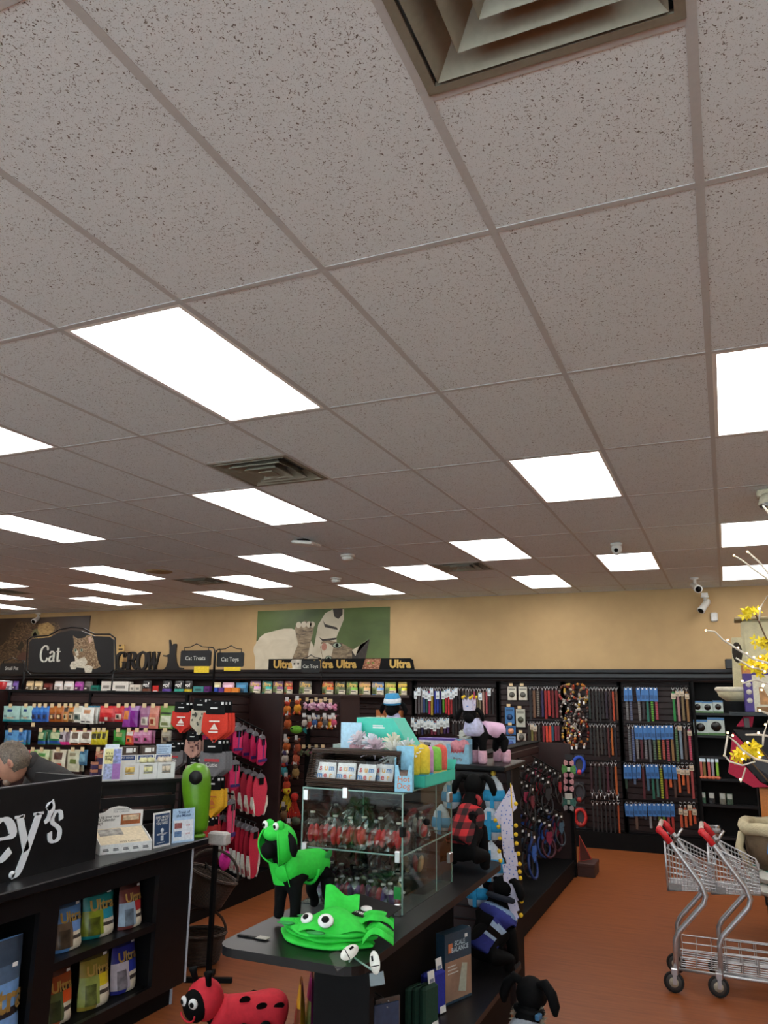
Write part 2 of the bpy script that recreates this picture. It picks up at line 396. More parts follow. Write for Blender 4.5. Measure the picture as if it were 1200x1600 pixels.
def bullet(p, label, yaw, pitch_):
    t = thing('bullet_camera', label, 'camera', p, 0, 'security cameras')
    part('mount', new(CAMW).lathe([(.05, 0), (.05, -.02), (.02, -.025), (.018, -.08)], seg=12), t)
    b_ = part('body', new(CAMW).lathe([(.03, -.09), (.043, -.07), (.045, .1), (.05, .12), (.05, .14)], (0, 0, 0), 14, 'y'), t, (0, 0, -.11), (pitch_, 0, yaw))
    part('lens', new(BLACK).lathe([(.0001, .141), (.038, .1412)], (0, 0, 0), 14, 'y'), b_)
q = at(1085, 903, Z=H); bullet((q.x, q.y, H), 'white bullet camera on the ceiling above the leash wall, the upper one', .3, .35)
bullet((q.x+.09, YB-.2, H-.14), 'white bullet camera tilted down at the wall top, the lower one', -.6, .7)
part('bracket', new(CAMW).box(q.x+.05, q.x+.13, YB-.25, YB, H-.14, H-.1), bpy.data.objects['bullet_camera.001'], (-(q.x+.09), -(YB-.2), -(H-.14)))
q = at(60, 958, Z=H); bullet((q.x, q.y, H), 'white camera on the ceiling at far left above the cat mural', .2, .5)
q = at(1116, 964, Y=YB-.03); t = thing('motion_sensor', 'small white motion sensor on the tan wall', 'sensor', (q.x, YB, q.z))
part('body', new(CAMW).bbox(-.045, .045, -.06, 0, -.06, .06, .015), t); part('lens', new(M((225, 225, 222), .25)).bbox(-.034, .034, -.066, -.058, -.05, 0, .004), t)

# ------------------------------------------------------------------ back wall fixture
YS = 10.97     # face of the slatwall
SLATP = .0762
slat_me = {}
def slats(parent, w, z0, z1, loc=(0, 0, 0), rot=(0, 0, 0), mat=DBROWN):
    k = (round(w, 3), mat.name)
    if k not in slat_me: slat_me[k] = new(mat).prism([(0, 0), (-.014, .004), (-.014, .062), (-.004, .068), (0, .068)], 0, w, 'x').mesh('slat')
    z = z0
    M3 = Matrix.Rotation(rot[2], 3, 'Z')
    while z+.07 <= z1:
        link('slat', slat_me[k], parent, Vector(loc)+Vector((0, 0, z)), rot); z += SLATP
def wall_section(x0, x1, label, open_top=False, shelves=()):
    t = thing('wall_display_unit', label, 'display unit', (x0, YS, 0), 0, 'wall display units')
    w = x1-x0
    part('back_panel', new(M((40, 20, 19), .6)).box(0, w, .0, .06, .02, 2.08), t)
    part('upright', new(BLACK).box(-.02, .03, -.05, .0, 0, 2.08), t)
    part('upright', new(BLACK).box(w-.03, w+.02, -.05, .0, 0, 2.08), t)
    slats(t, w-.06, .22, 1.8 if open_top else 2.06, (.03, 0, 0))
    part('base_plinth', new(BLACK).box(0, w, -.17, 0, 0, .2), t)
    if open_top:
        part('top_shelf', new(BLACKW).box(.0, w, -.22, 0, 1.835, 1.865), t)
        part('shelf_lip', new(M((70, 60, 55), .4)).box(.0, w, -.225, -.22, 1.83, 1.868), t)
    for z in shelves: part('shelf', new(BLACKW).box(.03, w-.03, -.2, 0, z-.02, z), t)
    return t
SX = [-4.22, -2.95, -2.04, -1.30, -.40]
wall_section(SX[0], SX[1], 'dark slatwall unit of thin leads left of the packaged lights')
wall_section(SX[1], SX[2], 'brown slatwall unit with white blister packs and red leads')
wall_section(SX[2], SX[3], 'dark slatwall unit of black leather leashes and beads')
wall_section(SX[3], SX[4], 'brown slatwall unit of blue carded leashes near the shopping carts')
t = thing('shelving_unit', 'black open shelving unit beside the blue carded leashes', 'shelving unit', (SX[4], YS, 0))
part('back_panel', new(BLACK).box(0, .95, 0, .05, 0, 2.08), t)
for x in (0, .93): part('upright', new(BLACK).box(x, x+.03, -.17, 0, 0, 2.08), t)
for z in (.25, .62, .92, 1.18, 1.43, 1.70): part('shelf', new(BLACKW).box(.03, .93, -.17, 0, z-.03, z), t)
part('plinth', new(BLACK).box(.0, .96, -.16, 0, 0, .1), t)
xs = SX[0]; k = 0
while xs > -13.2:
    x0 = max(XL+.05, xs-1.5); k += 1
    wall_section(x0, xs, 'black wall shelving bay with bagged food on top, %s bay left of the thin leads' % ORDS[k-1], True, (1.45, 1.05, .65)); xs = x0
cz = [(-.0, 2.075), (-.03, 2.075), (-.045, 2.095), (-.03, 2.11), (-.05, 2.13), (-.05, 2.175), (-.085, 2.195), (-.09, 2.235), (.45, 2.235), (.45, 2.075)]
crn = part('cornice', new(M((27, 27, 30), .38, var=.15, scale=8)).prism([(10.87+a, b_) for a, b_ in cz], XL+.02, .52, 'x'), None)
tag(crn, 'long black moulded cornice running over the wall displays', 'cornice')
part('end_block', new(M((27, 27, 30), .38)).bbox(.02, .52, 10.74, 11.2, 2.236, 2.36, .01), crn)
# ------------------------------------------------------------------ bags, leashes and packs
GOLD = M((206, 168, 92), .35, .5, var=.1)
CREAM = (226, 214, 190)
POUCH = {}
def pouch(w, h, d, base, rects=(), style='stand', seed=0, gloss=.3):
    "filled pouch; printed fields are (u0,v0,u1,v1,colour) on its front. stand: base on z=0; hang: top at z=0"
    k = (round(w, 3), round(h, 3), d, base, tuple(rects), style, seed, gloss)
    if k in POUCH: return POUCH[k]
    q = new(); rr = random.Random(seed*31+5); ph = rr.random()*6
    cols = [base]+[r[4] for r in rects]
    def pm(c): return M(c[:3], gloss, var=.1 if len(c) < 4 else .55, scale=40 if len(c) < 4 else 26)
    for c in cols: q.mat(pm(c))
    idx = [q.mats.index(pm(c)) for c in cols]
    def paint(u, v):
        i = 0
        for j, r in enumerate(rects):
            if r[0] <= u <= r[2] and r[1] <= v <= r[3]: i = j+1
        return idx[i]
    def prof(u, v):
        a = max(0, 1-abs(2*u-1)**2.6)**.6
        if style == 'stand': b_ = (max(0, 1-v*.98))**.55*min(1, .75+v*3)
        else: b_ = math.sin(PI*min(1, max(0, v*.96+.02)))**.7
        return a*b_
    def width(v):
        return w*(1-.07*max(0, v-.8)/.2+.025*math.sin(v*7+ph)) if style == 'stand' else w*(1-.03*math.sin(PI*v)+.01*math.sin(v*9+ph))
    z0 = 0 if style == 'stand' else -h
    def front(u, v): return ((u-.5)*width(v), -d*.5*prof(u, v)-.001+.003*math.sin(u*9+v*13+ph)*prof(u, v), z0+v*h)
    def back(u, v): return ((u-.5)*width(v), d*.5*prof(u, v)+.001, z0+v*h)
    q.grid(front, 10, 14, paint); q.grid(back, 6, 8, lambda u, v: idx[0], flip=True)
    e = .5; q.cur = idx[0]
    POUCH[k] = q.mesh('bag'); return POUCH[k]
def bag(name, label, cat, loc, w, h, d, base, rects=(), style='stand', rz=0, group=None, seed=0, word=None, wordc=None, wv=.72, wsize=None, tilt=0):
    o = tag(link(name, pouch(w, h, d, base, rects, style, seed), None, loc, (tilt, 0, rz)), label, cat, group)
    if word:
        tm = text('%s' % word, 1, o, wordc or GOLD, bold=.03, rot=(0, 0, 0)); tm.scale = (1, 1, 1); sz = wsize or w*.36; zc_ = h*wv if style == 'stand' else -h*(1-wv)
        for v_ in tm.data.vertices:
            x, z = v_.co.x*sz, zc_+v_.co.y*sz; u, vv = x/w+.5, (z/h if style == 'stand' else z/h+1)
            a = max(0, 1-min(1, abs(2*u-1))**2.6)**.6; b_ = (max(0, 1-vv*.98)**.55*min(1, .75+vv*3)) if style == 'stand' else math.sin(PI*min(1, max(0, vv*.96+.02)))**.7
            v_.co = (x, -d*.5*a*b_-.0045, z)
    return o
def ultra_rects(c1, c2, pic):
    d1 = tuple(int(v*.55) for v in c1)
    return ((0, .86, 1, 1, d1), (.45, .36, 1, .58, c2), (.42, .56, 1, .61, (30, 28, 28)), (.45, .02, 1, .36, CREAM), (.55, .24, .9, .29, (70, 60, 55)), (.55, .12, .9, .17, (90, 80, 70)), (0, .1, .45, .56, pic), (.14, .3, .36, .44, tuple(int(v*.6) for v in pic)+(1,)), (.08, .1, .42, .32, tuple(int(v*.62) for v in pic)+(1,)))
# --- shelf of bags over the left half of the wall
SHB = [(1,9,'can',(190,40,45)),(9,18,'b',(190,190,205)),(19,28,'b',(96,70,140)),(40,52,'b',(190,165,125)),(53,66,'b',(196,172,132)),(67,82,'s',(92,36,30)),(84,98,'w',(232,220,214)),(99,115,'w',(236,226,218)),
 (116,130,'b',(150,50,140)),(131,144,'b',(88,84,80)),(145,157,'box',(20,120,105)),(161,177,'box',(228,224,214)),(178,204,'box',(232,228,220)),(206,213,'box',(226,220,208)),(214,222,'box',(222,214,200)),
 (222,236,'go',(110,60,40)),(253,268,'go',(96,66,160)),(272,287,'go',(60,170,150)),(288,300,'go',(220,200,40)),(305,321,'box',(70,150,150)),(322,330,'box',(100,40,120)),(331,345,'b',(200,185,140)),
 (347,366,'b',(206,160,176)),(368,387,'b',(40,110,150)),(390,407,'u',(190,140,180)),(409,425,'u',(40,150,140)),(426,443,'u',(110,60,110)),(444,457,'u',(190,70,45)),(467,487,'u',(120,116,104)),(503,521,'u',(214,92,36)),
 (523,540,'u',(72,80,48)),(541,559,'u',(110,160,60)),(561,579,'u',(214,160,110)),(581,600,'u',(110,150,200)),(601,619,'u',(160,180,60)),(622,636,'u',(226,200,60))]
SHY = 10.86
for i, (a, c_, kind, col) in enumerate(SHB):
    p0, p1 = at(a, 1081, Y=SHY), at(c_, 1081, Y=SHY); x = (p0.x+p1.x)/2; w = abs(p1.x-p0.x)*.97; z = 1.866
    lb = '%s from left on the high wall shelf' % ORDS[i] if i < 18 else '%s from right on the high wall shelf' % ORDS[len(SHB)-1-i]
    if kind == 'can':
        o = tag(link('gift_tin', new(M(col, .3)).lathe([(.09, 0), (.1, .01), (.1, .16), (.0001, .16)], seg=18).mesh(), None, (x, SHY, z)), 'round red and white tin, '+lb, 'tin'); part('lid', new(WHITE).lathe([(.101, .15), (.101, .175), (.0001, .176)], seg=18), o); continue
    if kind == 'box':
        h = .12 if w < .13 or col[1] > 200 and w < .1 else .17
        if col[0] < 120: h = .1
        o = tag(link('carton', new(M(col, .5)).box(-w/2, w/2, -.06, .06, 0, h).mesh(), None, (x, SHY, z)), '%s carton, %s' % (cname(col), lb), 'box')
        part('print', new(M(tuple(int(v*.62) for v in col), .5)).box(-w*.3, w*.3, -.0615, -.06, h*.3, h*.6), o); continue
    h = {'b': .165, 's': .13, 'w': .165, 'go': .185, 'u': .19}[kind]
    if kind == 'u': bag('food_bag', '%s and gold bag of cat food, %s' % (cname(col), lb), 'bag', (x, SHY, z), w, h, .1, col, ultra_rects(col, tuple(min(255, int(v*1.25)) for v in col), (120, 140, 80)), seed=i, word='Ultra', wsize=w*.42)
    elif kind == 'go': bag('food_bag', 'black pouch with a %s lower band, %s' % (cname(col), lb), 'bag', (x, SHY, z), w, h, .09, (22, 22, 24), ((0, 0, 1, .32, col), (.1, .34, .9, .38, (200, 200, 200))), seed=i, word='go!', wordc=WHITE, wv=.62, wsize=w*.55)
    else: bag('food_bag', '%s pouch, %s' % (cname(col), lb), 'bag', (x, SHY, z), w, h, .1, col, ((.1, .5, .9, .8, tuple(min(255, int(v*1.2+20)) for v in col)), (.2, .1, .8, .4, tuple(int(v*.6) for v in col)), (.25, .2, .5, .34, (230, 225, 215))), seed=i)
o = tag(link('price_card', new(M((200, 40, 36), .5)).box(-.06, .06, -.003, .003, 0, .13).mesh(), None, (at(243, 1075, Y=10.74).x, 10.742, 1.84)), 'red and white shelf card in front of the black pouches', 'card')
part('print', new(WHITE).box(-.045, .045, -.0045, -.003, .02, .05), o)
for i, (a, c_, col) in enumerate(((332, 341, (40, 80, 190)), (343, 351, (90, 50, 140)), (352, 362, (226, 120, 40)), (363, 374, (232, 140, 50)))):
    p0, p1 = at(a, 1081, Y=10.78), at(c_, 1081, Y=10.78)
    tag(link('small_box', new(M(col, .5)).box(-abs(p1.x-p0.x)/2, abs(p1.x-p0.x)/2, -.025, .025, 0, .085).mesh(), None, ((p0.x+p1.x)/2, 10.775, 1.866)), 'tiny %s box at the front of the high wall shelf' % cname(col) if i != 3 else 'lighter orange tiny box at the front of the high wall shelf', 'box')
for i, px_ in enumerate((592, 599, 607, 615, 624)):
    p0 = at(px_, 1120, Y=10.84); c_ = (150, 84, 50) if i % 2 else (176, 110, 60)
    o = tag(link('tea_box', new(M(c_, .5)).box(-.035, .035, -.05, .05, 0, .2).mesh(), None, (p0.x, 10.86, 1.45)), 'small brown-orange box under the high shelf, %s from the left' % ORDS[i], 'box', 'brown boxes under the shelf')
    part('label_band', new(M((210, 190, 150), .5)).box(-.03, .03, -.0515, -.05, .06, .12), o)
# --- leashes
LM = {}
def strap_mesh(L, w, c, pat):
    k = ('s', round(L, 2), w, c, pat)
    if k not in LM:
        c = tuple(int(v*.82) for v in c); q = new(M(c, .6, var=.15)); c2 = M(tuple(min(255, int(v*.6+ (60 if sum(c) < 300 else 0))) for v in c), .6)
        if pat:
            n = max(4, int(L/.014))
            for i in range(n):
                q.mat(c2 if i % 2 else M(c, .6, var=.15)); q.box(-w/2, w/2, -.006, .006, -L+i*L/n, -L+(i+1)*L/n)
        else: q.box(-w/2, w/2, -.006, .006, -L, 0)
        q.mat(M(tuple(int(v*.8) for v in c), .6)).box(-w*.42, w*.42, .012, .022, -L*.94, -.02)
        LM[k] = q.mesh('strap')
    return LM[k]
def clip_mesh(big):
    k = ('c', big)
    if k not in LM:
        r = .016 if not big else .022
        LM[k] = new(METAL).tube([(r*math.cos(a), 0, -.03+r*1.3*math.sin(a)) for a in [PI*2*i/10 for i in range(10)]], .004, 5, closed=True).tube([(0, 0, -.05), (0, 0, -.075 if not big else -.13)], .006, 6).mesh('clip')
    return LM[k]
def card_mesh(c, w, h):
    k = ('k', c, w, h)
    if k not in LM:
        c2 = (235, 235, 232) if sum(c) < 480 else (60, 140, 190)
        LM[k] = new(M(c, .45, var=.06)).box(-w/2, w/2, -.016, -.012, -h, 0).mat(M(c2, .5)).box(-w*.2, w*.2, -.0165, -.016, -h*.14, -h*.03).mat(M(tuple(int(v*.75) for v in c), .5)).box(-w*.36, w*.36, -.0168, -.016, -h*.85, -h*.55).mesh('card')
    return LM[k]
def leash(px_, yt, yb, col, card=None, w=.03, pat=False, bottomclip=False, label='', group=None, Y=10.815, ch=.17, cat='leash', name='leash'):
    p = at(px_, yt, Y=Y); z1 = at(px_, yb, Y=Y).z; L = max(.05, p.z-z1-.06)
    L *= R_.uniform(.9, 1.03); t = thing(name, label, cat, (p.x, Y, p.z), R_.uniform(-.25, .25), group)
    link('strap', strap_mesh(L, w, col, pat), t, (0, 0, -.06)); link('clip', clip_mesh(False), t, (0, 0, .016))
    if card: link('card', card_mesh(card, .05, ch), t, (0, 0, -.01-R_.random()*(.08 if ch < .13 else .008)), (0, R_.uniform(-.05, .05), 0))
    if bottomclip: link('clip', clip_mesh(True), t, (0, 0, -.06-L+.03))
    return t
def bar(sec, x0, x1, z, Y=10.815):
    "hang bar of a slatwall unit, carried by two arms"
    l = sec.location; q = new(BLACK).box(x0-l.x, x1-l.x, Y-l.y-.006, Y-l.y+.006, z-.006, z+.01)
    for x in (x0+.02, x1-.02): q.box(x-l.x-.006, x-l.x+.006, Y-l.y, 0, z-.02, z+.004)
    part('hang_bar', q, sec)
secs = [o for o in bpy.data.objects if o.name.startswith('wall_display_unit')]
S1, S2, S3, S4 = secs[0:4]
GREY = (98, 96, 98); DK = (26, 24, 28)
BLUEC = (56, 112, 176); TEALC = (222, 232, 236); BEIGE = (198, 184, 160)
def rowz(y, x=900): return at(x, y, Y=10.815).z
def run(sec, items, yt, yb, rowname, secname, card=None, cat='leash', name='leash', **kw):
    n = len(items)
    xs_ = [at(i[0], yt, Y=10.815).x for i in items]; bar(sec, min(xs_)-.04, max(xs_)+.04, rowz(yt, items[n//2][0])+.0)
    for k, it in enumerate(items):
        px_, col = it[0], it[1]; cd = it[2] if len(it) > 2 else card; e = it[3] if len(it) > 3 else {}
        o_ = ORDS[k] if k < 30 else 'last'
        lb = '%s %s, %s from left, %s row of %s' % (cname(col), cat, o_, rowname, secname)
        leash(px_, yt, e.get('yb', yb), col, cd, label=lb, cat=cat, name=name, group='%s hung on %s' % (cat, secname), pat=e.get('pat', False), **{**kw, **{q: v for q, v in e.items() if q not in ('yb', 'pat')}})
P_ = {'pat': True}
it = [(650,GREY,TEALC),(655,GREY,TEALC),(659,(120,116,118)),(663,(60,90,150),TEALC),(667,(30,96,88),TEALC),(671,(190,40,100),TEALC),(675,(214,180,50),TEALC),(680,(30,50,170)),(684,(30,70,190),TEALC),(688,(40,36,120)),(693,(100,170,40),TEALC),
      (697,(200,30,40),TEALC),(701,(220,36,44),TEALC),(705,(190,40,44),TEALC),(709,DK,TEALC),(713,DK,TEALC),(718,DK),(723,(40,34,40))]
run(S1, it, 1073, 1117, 'top', 'the thin lead unit', w=.026, ch=.11)
it = [(728,(110,106,104)),(732,(120,114,110)),(736,(60,50,52)),(741,(196,70,100)),(746,(120,110,70)),(750,(150,140,110),TEALC),(755,(200,150,130)),(760,(190,80,90)),(765,DK,TEALC),(770,DK)]
run(S1, it, 1074, 1119, 'top right', 'the thin lead unit', w=.024, ch=.1)
it = [(645+i*5.0, c) for i, c in enumerate([(50,48,52),(80,40,36),(60,56,60),(40,44,90),(44,40,44),(50,46,50),(130,40,70),(150,50,80),(60,50,60),(120,90,50),(70,40,100),(80,50,110)])]
run(S1, it, 1120, 1148, 'second', 'the thin lead unit', card=(214,226,226), w=.03, ch=.12)
run(S1, [(708,DK),(713,(40,30,30)),(718,DK),(723,(50,40,36))], 1124, 1150, 'second right', 'the thin lead unit', w=.03)
it = [(828,DK),(834,(128,88,60)),(840,(150,140,128),None,P_),(847,(44,36,90)),(852,(176,36,36)),(857,(206,40,36)),(863,(130,28,34)),(869,(140,30,40))]
run(S2, it, 1072, 1123, 'top', 'the red lead unit', w=.03)
it = [(826,(50,44,30)),(831,(130,120,50),BEIGE),(836,(110,76,50),BEIGE),(842,(60,56,50)),(849,(160,40,50)),(854,(240,70,40)),(859,(244,80,44)),(863,(30,90,110)),(868,(150,40,60)),(872,(120,40,56))]
run(S2, it, 1127, 1159, 'second', 'the red lead unit', w=.03, ch=.08)
lc = [(24,50,44),(34,32,34),(40,42,40),(30,34,36),(36,32,34),(44,32,52),(60,26,30),(200,70,26),(110,64,26)]
run(S3, [(920+i*5.3, c) for i, c in enumerate(lc)], 1073, 1126, 'top', 'the black leash unit', w=.022)
lc = [(40,40,40),(34,34,34),(70,66,60),(60,56,50),(34,30,34),(90,30,30),(210,110,30),(34,32,46)]
run(S3, [(922+i*5.5, c) for i, c in enumerate(lc)], 1130, 1182, 'second', 'the black leash unit', w=.022, bottomclip=False)
lc = [(60,30,40),(34,30,34),(32,50,44),(40,30,36),(90,30,50),(36,30,34),(204,100,36)]
run(S3, [(923+i*6.4, c) for i, c in enumerate(lc)], 1190, 1240, 'third', 'the black leash unit', w=.026, bottomclip=True)
lc = [(36,34,36),(34,32,34),(40,36,36),(36,34,36),(34,30,34),(34,34,36),(190,80,30)]
run(S3, [(926+i*6.6, c) for i, c in enumerate(lc)], 1251, 1312, 'fourth', 'the black leash unit', w=.02, bottomclip=True)
G4 = 'the blue carded unit'
it = [(978,(110,110,112),BLUEC,P_),(984,(70,80,120),BLUEC,P_),(997,(120,118,118),BLUEC,P_),(1003.5,(50,52,58),BLUEC),(1010,(30,120,100),BLUEC),(1017,(110,200,60),BLUEC,P_),(1024,(190,50,70),BLUEC,P_),
      (1051,(40,150,70),BEIGE,{'ch': .07}),(1058,(190,140,140),BEIGE,{'ch': .07}),(1065,(140,120,80),BEIGE,{'ch': .07}),(1072,(160,120,70),BEIGE,{'ch': .07})]
run(S4, it, 1073, 1128, 'top', G4, w=.028)
it = [(982,(80,84,90),None,P_),(988,(70,90,140),None,P_),(994,(120,120,124),BLUEC,P_),(1000.5,(96,36,48),BLUEC),(1007,(110,112,120),BLUEC,P_),(1013.5,(110,116,124),BLUEC),(1020.5,(60,96,70),BLUEC,P_),(1027.5,(170,180,50),BLUEC,P_),
      (1034.5,(196,60,36),BLUEC,P_),(1041.5,(200,80,100),BLUEC,P_),(1048.5,(160,120,70),BLUEC),(1055.5,(60,110,60),None,P_),(1062,(140,160,180),BEIGE,{'ch': .06}),(1069,(100,80,66)),(1076,(210,50,90),BEIGE,{'ch': .06, 'pat': True})]
run(S4, it, 1132, 1190, 'second', G4, w=.028)
it = [(977,(40,70,50),BLUEC,{'yb': 1235}),(983.5,(40,36,40),BLUEC,{'yb': 1222}),(990.5,(90,110,140),BLUEC,{'yb': 1228}),(997.5,(120,40,50),BLUEC,{'yb': 1220}),(1004,(96,30,40)),(1011,(70,110,140),BLUEC,{'yb': 1236}),(1018.5,(30,110,90),BLUEC),(1025.5,(70,120,110),BLUEC),
      (1032,(190,200,40),None,{'pat': True, 'yb': 1247}),(1039,(150,40,44),BLUEC),(1046,(236,110,50),BLUEC,{'yb': 1232}),(1052.5,(90,60,50),BLUEC),(1059.5,(214,96,40),BEIGE,{'ch': .07, 'yb': 1238}),(1066,(230,110,46),BEIGE,{'ch': .07, 'yb': 1228}),(1073,(190,90,50),BEIGE,{'ch': .07, 'yb': 1242}),(1080,(176,70,70),BEIGE,{'ch': .07})]
run(S4, it, 1193, 1250, 'third', G4, w=.028)
it = [(979,(60,90,120),BLUEC,{'yb': 1276}),(986,(60,120,170),BLUEC,{'yb': 1274}),(993.5,(110,84,70),BLUEC,{'yb': 1298}),(1000.5,(60,60,66),BLUEC,{'yb': 1280}),(1007.5,(60,70,90),BLUEC,{'yb': 1280}),(1015,(150,150,156),BLUEC,{'yb': 1296}),(1022,(60,64,80),BLUEC,{'yb': 1282}),(1029,(110,130,60),BLUEC,{'yb': 1284}),
      (1036,(120,160,50),BLUEC,{'yb': 1290}),(1043,(170,50,50),BLUEC),(1049.5,(190,60,50),BLUEC),(1063,(214,90,50),BEIGE,{'ch': .07, 'yb': 1292}),(1070,(220,100,50),BEIGE,{'ch': .07, 'yb': 1296}),(1077,(230,100,44),BEIGE,{'ch': .07, 'yb': 1290}),(1084,(220,90,50),BEIGE,{'ch': .07, 'yb': 1288})]
run(S4, it, 1254, 1302, 'fourth', G4, w=.028, ch=.15)
# --- blister packs on the brown slats
def pack(px0, px1, y0, y1, col, label, Y=10.9, pic=(90, 88, 80), tagc=True):
    p, q_ = at(px0, y0, Y=Y), at(px1, y1, Y=Y); w, h = q_.x-p.x, p.z-q_.z
    t = thing('blister_pack', label, 'package', ((p.x+q_.x)/2, Y, p.z), 0, 'carded packs on brown slats')
    part('card', new(M(col, .4, var=.05)).box(-w/2, w/2, -.003, .003, -h, 0), t)
    part('blister', new(M(pic, .25, var=.3, scale=30)).lathe([(w*.33, 0), (w*.3, .02), (w*.12, .028), (.0001, .028)], (0, -.003, -h*.6), 12, 'y'), t)
    part('header', new(M(tuple(int(v*.7) for v in col), .5)).box(-w*.38, w*.38, -.0045, -.003, -h*.24, -h*.12), t)
    part('peg', new(METAL).tube([(0, -.05, .0), (0, .075, .0)], .003, 6), t)
    if tagc: part('price_tag', new(CARD).box(-.026, .026, -.055, -.052, .01, .045), t)
pack(793,807,1073,1094,(224,218,200),'white blister pack, left one in the top pair on brown slats'); pack(810,824,1073,1094,(224,218,200),'white blister pack, right one in the top pair on brown slats')
pack(789,804,1105,1131,(60,120,180),'blue carded pack in the middle row on brown slats', pic=(30,60,100)); pack(806,821,1108,1136,(196,196,180),'grey carded pack below the white pair', pic=(70,72,56))
pack(791,806,1134,1148,(50,110,170),'blue carded pack in the third row on brown slats', pic=(220,150,110)); pack(789,806,1150,1171,(110,150,200),'pale blue pack lowest on the brown slats', pic=(60,80,140), tagc=False); pack(808,822,1146,1157,(206,200,186),'short cream pack beside the blue pack')
# --- bead necklaces
def necklace(px_, py_, rx, ry, cols, label, n=22):
    p = at(px_, py_, Y=10.84); s_ = 12.0/F_PX; q = new(); rr = random.Random(int(px_*7+py_))
    for i in range(n):
        a = 2*PI*i/n; q.mat(M(rr.choice(cols), .3)); rad = .016+.006*rr.random()
        q.ball((rx*s_*math.cos(a), .012*math.sin(3*a), ry*s_*math.sin(a)), rad, 6, 4)
    t = thing('bead_collar', label, 'bead collar', (p.x, 10.84, p.z), 0, 'bead collars')
    part('beads', q, t); part('cord', new(DBROWN).tube([(rx*s_*math.cos(2*PI*i/16), 0, ry*s_*math.sin(2*PI*i/16)) for i in range(16)], .004, 5, closed=True), t)
    part('price_label', new(WHITE).box(-.012, .012, -.016, -.014, -ry*s_-.05, -ry*s_-.012), t)
    part('peg', new(METAL).tube([(0, -.03, ry*s_-.012), (0, .13, ry*s_-.012)], .003, 6), t)
OR = [(170,66,28),(186,116,44),(190,180,160),(120,34,28),(40,30,30),(60,34,26)]; GW = [(140,134,126),(60,56,54),(176,170,164),(40,38,38),(70,50,40)]; MX = [(150,50,44),(176,140,50),(40,40,44),(150,140,130),(100,54,36),(60,40,34)]
for a in ((883,1083,8,10,MX,'orange and yellow bead collar, top left of the bead group'),(905,1081,11,10,OR,'red and white bead collar, top right of the bead group'),(884,1112,7,13,GW,'grey and white bead collar, left in the middle bead row'),
          (896,1116,8,14,GW,'black and white bead collar, centre of the middle bead row'),(911,1111,6,15,MX,'multicoloured bead collar, right in the middle bead row'),(886,1147,6,14,MX,'brown mixed bead collar, lower left of the bead group'),
          (900,1145,6,16,GW,'long grey bead collar, lower centre of the bead group'),(912,1145,6,15,OR,'orange bead collar, lower right of the bead group'),(889,1079,6,8,MX,'small mixed bead collar inside the top left ring'),(912,1085,6,8,MX,'small mixed bead collar overlapping the top right ring'),(890,1128,6,15,MX,'long brown bead collar between the two left rings'),(905,1126,6,15,GW,'long dark bead collar in the very middle of the bead group'),(893,1150,5,12,OR,'short amber bead collar low in the bead group')): necklace(*a)
# --- muzzles and small packs below the beads
for px_, py_, c_, l in ((905,1195,(40,80,190),'blue looped dog toy on the dark panel below the beads'),(905,1238,(40,38,42),'black clustered toy hung under the blue looped toy'),(907,1277,(190,40,36),'red looped dog toy lowest on the dark panel')):
    p = at(px_, py_, Y=10.88); t = thing('tug_toy', l, 'dog toy', (p.x, 10.88, p.z), 0, 'toys under the beads')
    part('loop', new(M(c_, .5)).tube([(.07*math.cos(a), .01*math.sin(2*a), .1*math.sin(a)) for a in [2*PI*i/14 for i in range(14)]], .022, 8, closed=True), t)
    part('ball', new(M((200, 60, 80) if c_[2] > 100 else (150, 50, 46), .4)).ball((0, -.01, -.09), .035), t)
    part('card', new(M((60, 60, 66), .5)).box(-.06, .06, .012, .016, -.14, .13), t); part('peg', new(METAL).tube([(0, -.02, .115), (0, .09, .115)], .003, 6), t)
# --- boxes, collars and packs on the black shelves
def holebox(px0, px1, y0, y1, zb, label):
    p, q_ = at(px0, y1, Y=10.83), at(px1, y0, Y=10.83); w, h = q_.x-p.x, q_.z-p.z
    o = tag(link('boxed_bowl', new(M((176, 190, 186), .5, var=.1, scale=20)).box(-w/2, w/2, -.05, .05, 0, h).mesh(), None, ((p.x+q_.x)/2, 10.87, zb)), label, 'box', 'white boxes with a round black window')
    part('window', new(M((12, 12, 12), .3)).lathe([(w*.31, 0), (w*.31, .003), (.0001, .003)], (0, -.05, h*.5), 18, 'y'), o)
    part('print_band', new(M((70, 110, 60), .5)).box(-w/2, w/2, -.0512, -.05, 0, h*.14), o); part('top_band', new(M((70, 120, 170), .5)).box(-w/2, w/2, -.0512, -.05, h*.86, h), o)
holebox(1082,1096,1083,1101,1.70,'boxed bowl with round window, left of three on the upper black shelf'); holebox(1097,1112,1085,1102,1.70,'boxed bowl with round window, middle of three on the upper shelf'); holebox(1114,1128,1083,1102,1.70,'boxed bowl with round window, right of three on the upper shelf')
holebox(1084,1104,1113,1136,1.43,'boxed bowl with round window, left of two on the second shelf'); holebox(1106,1130,1110,1137,1.43,'larger boxed bowl with round window, right of two on the second shelf')
for i, px_ in enumerate((1094, 1099, 1106, 1112, 1119)):
    p = at(px_, 1178, Y=10.82); t = thing('collar', 'short collar with orange tip on the black shelf rail, %s from left' % ORDS[i], 'collar', (p.x, 10.82, 1.18-.03), 0, 'short collars on the black shelf rail')
    c_ = [(180,90,80),(120,100,50),(190,90,90),(150,150,160),(140,190,60)][i]
    part('strap', new(M(c_, .5)).box(-.014, .014, -.008, .008, -.2, -.03), t); part('tip', new(M((200, 110, 80), .4)).lathe([(.0001, -.25), (.03, -.235), (.032, -.215), (.0001, -.2)], seg=10), t); part('hook', new(METAL).box(-.018, .018, -.01, .01, -.04, .0), t)
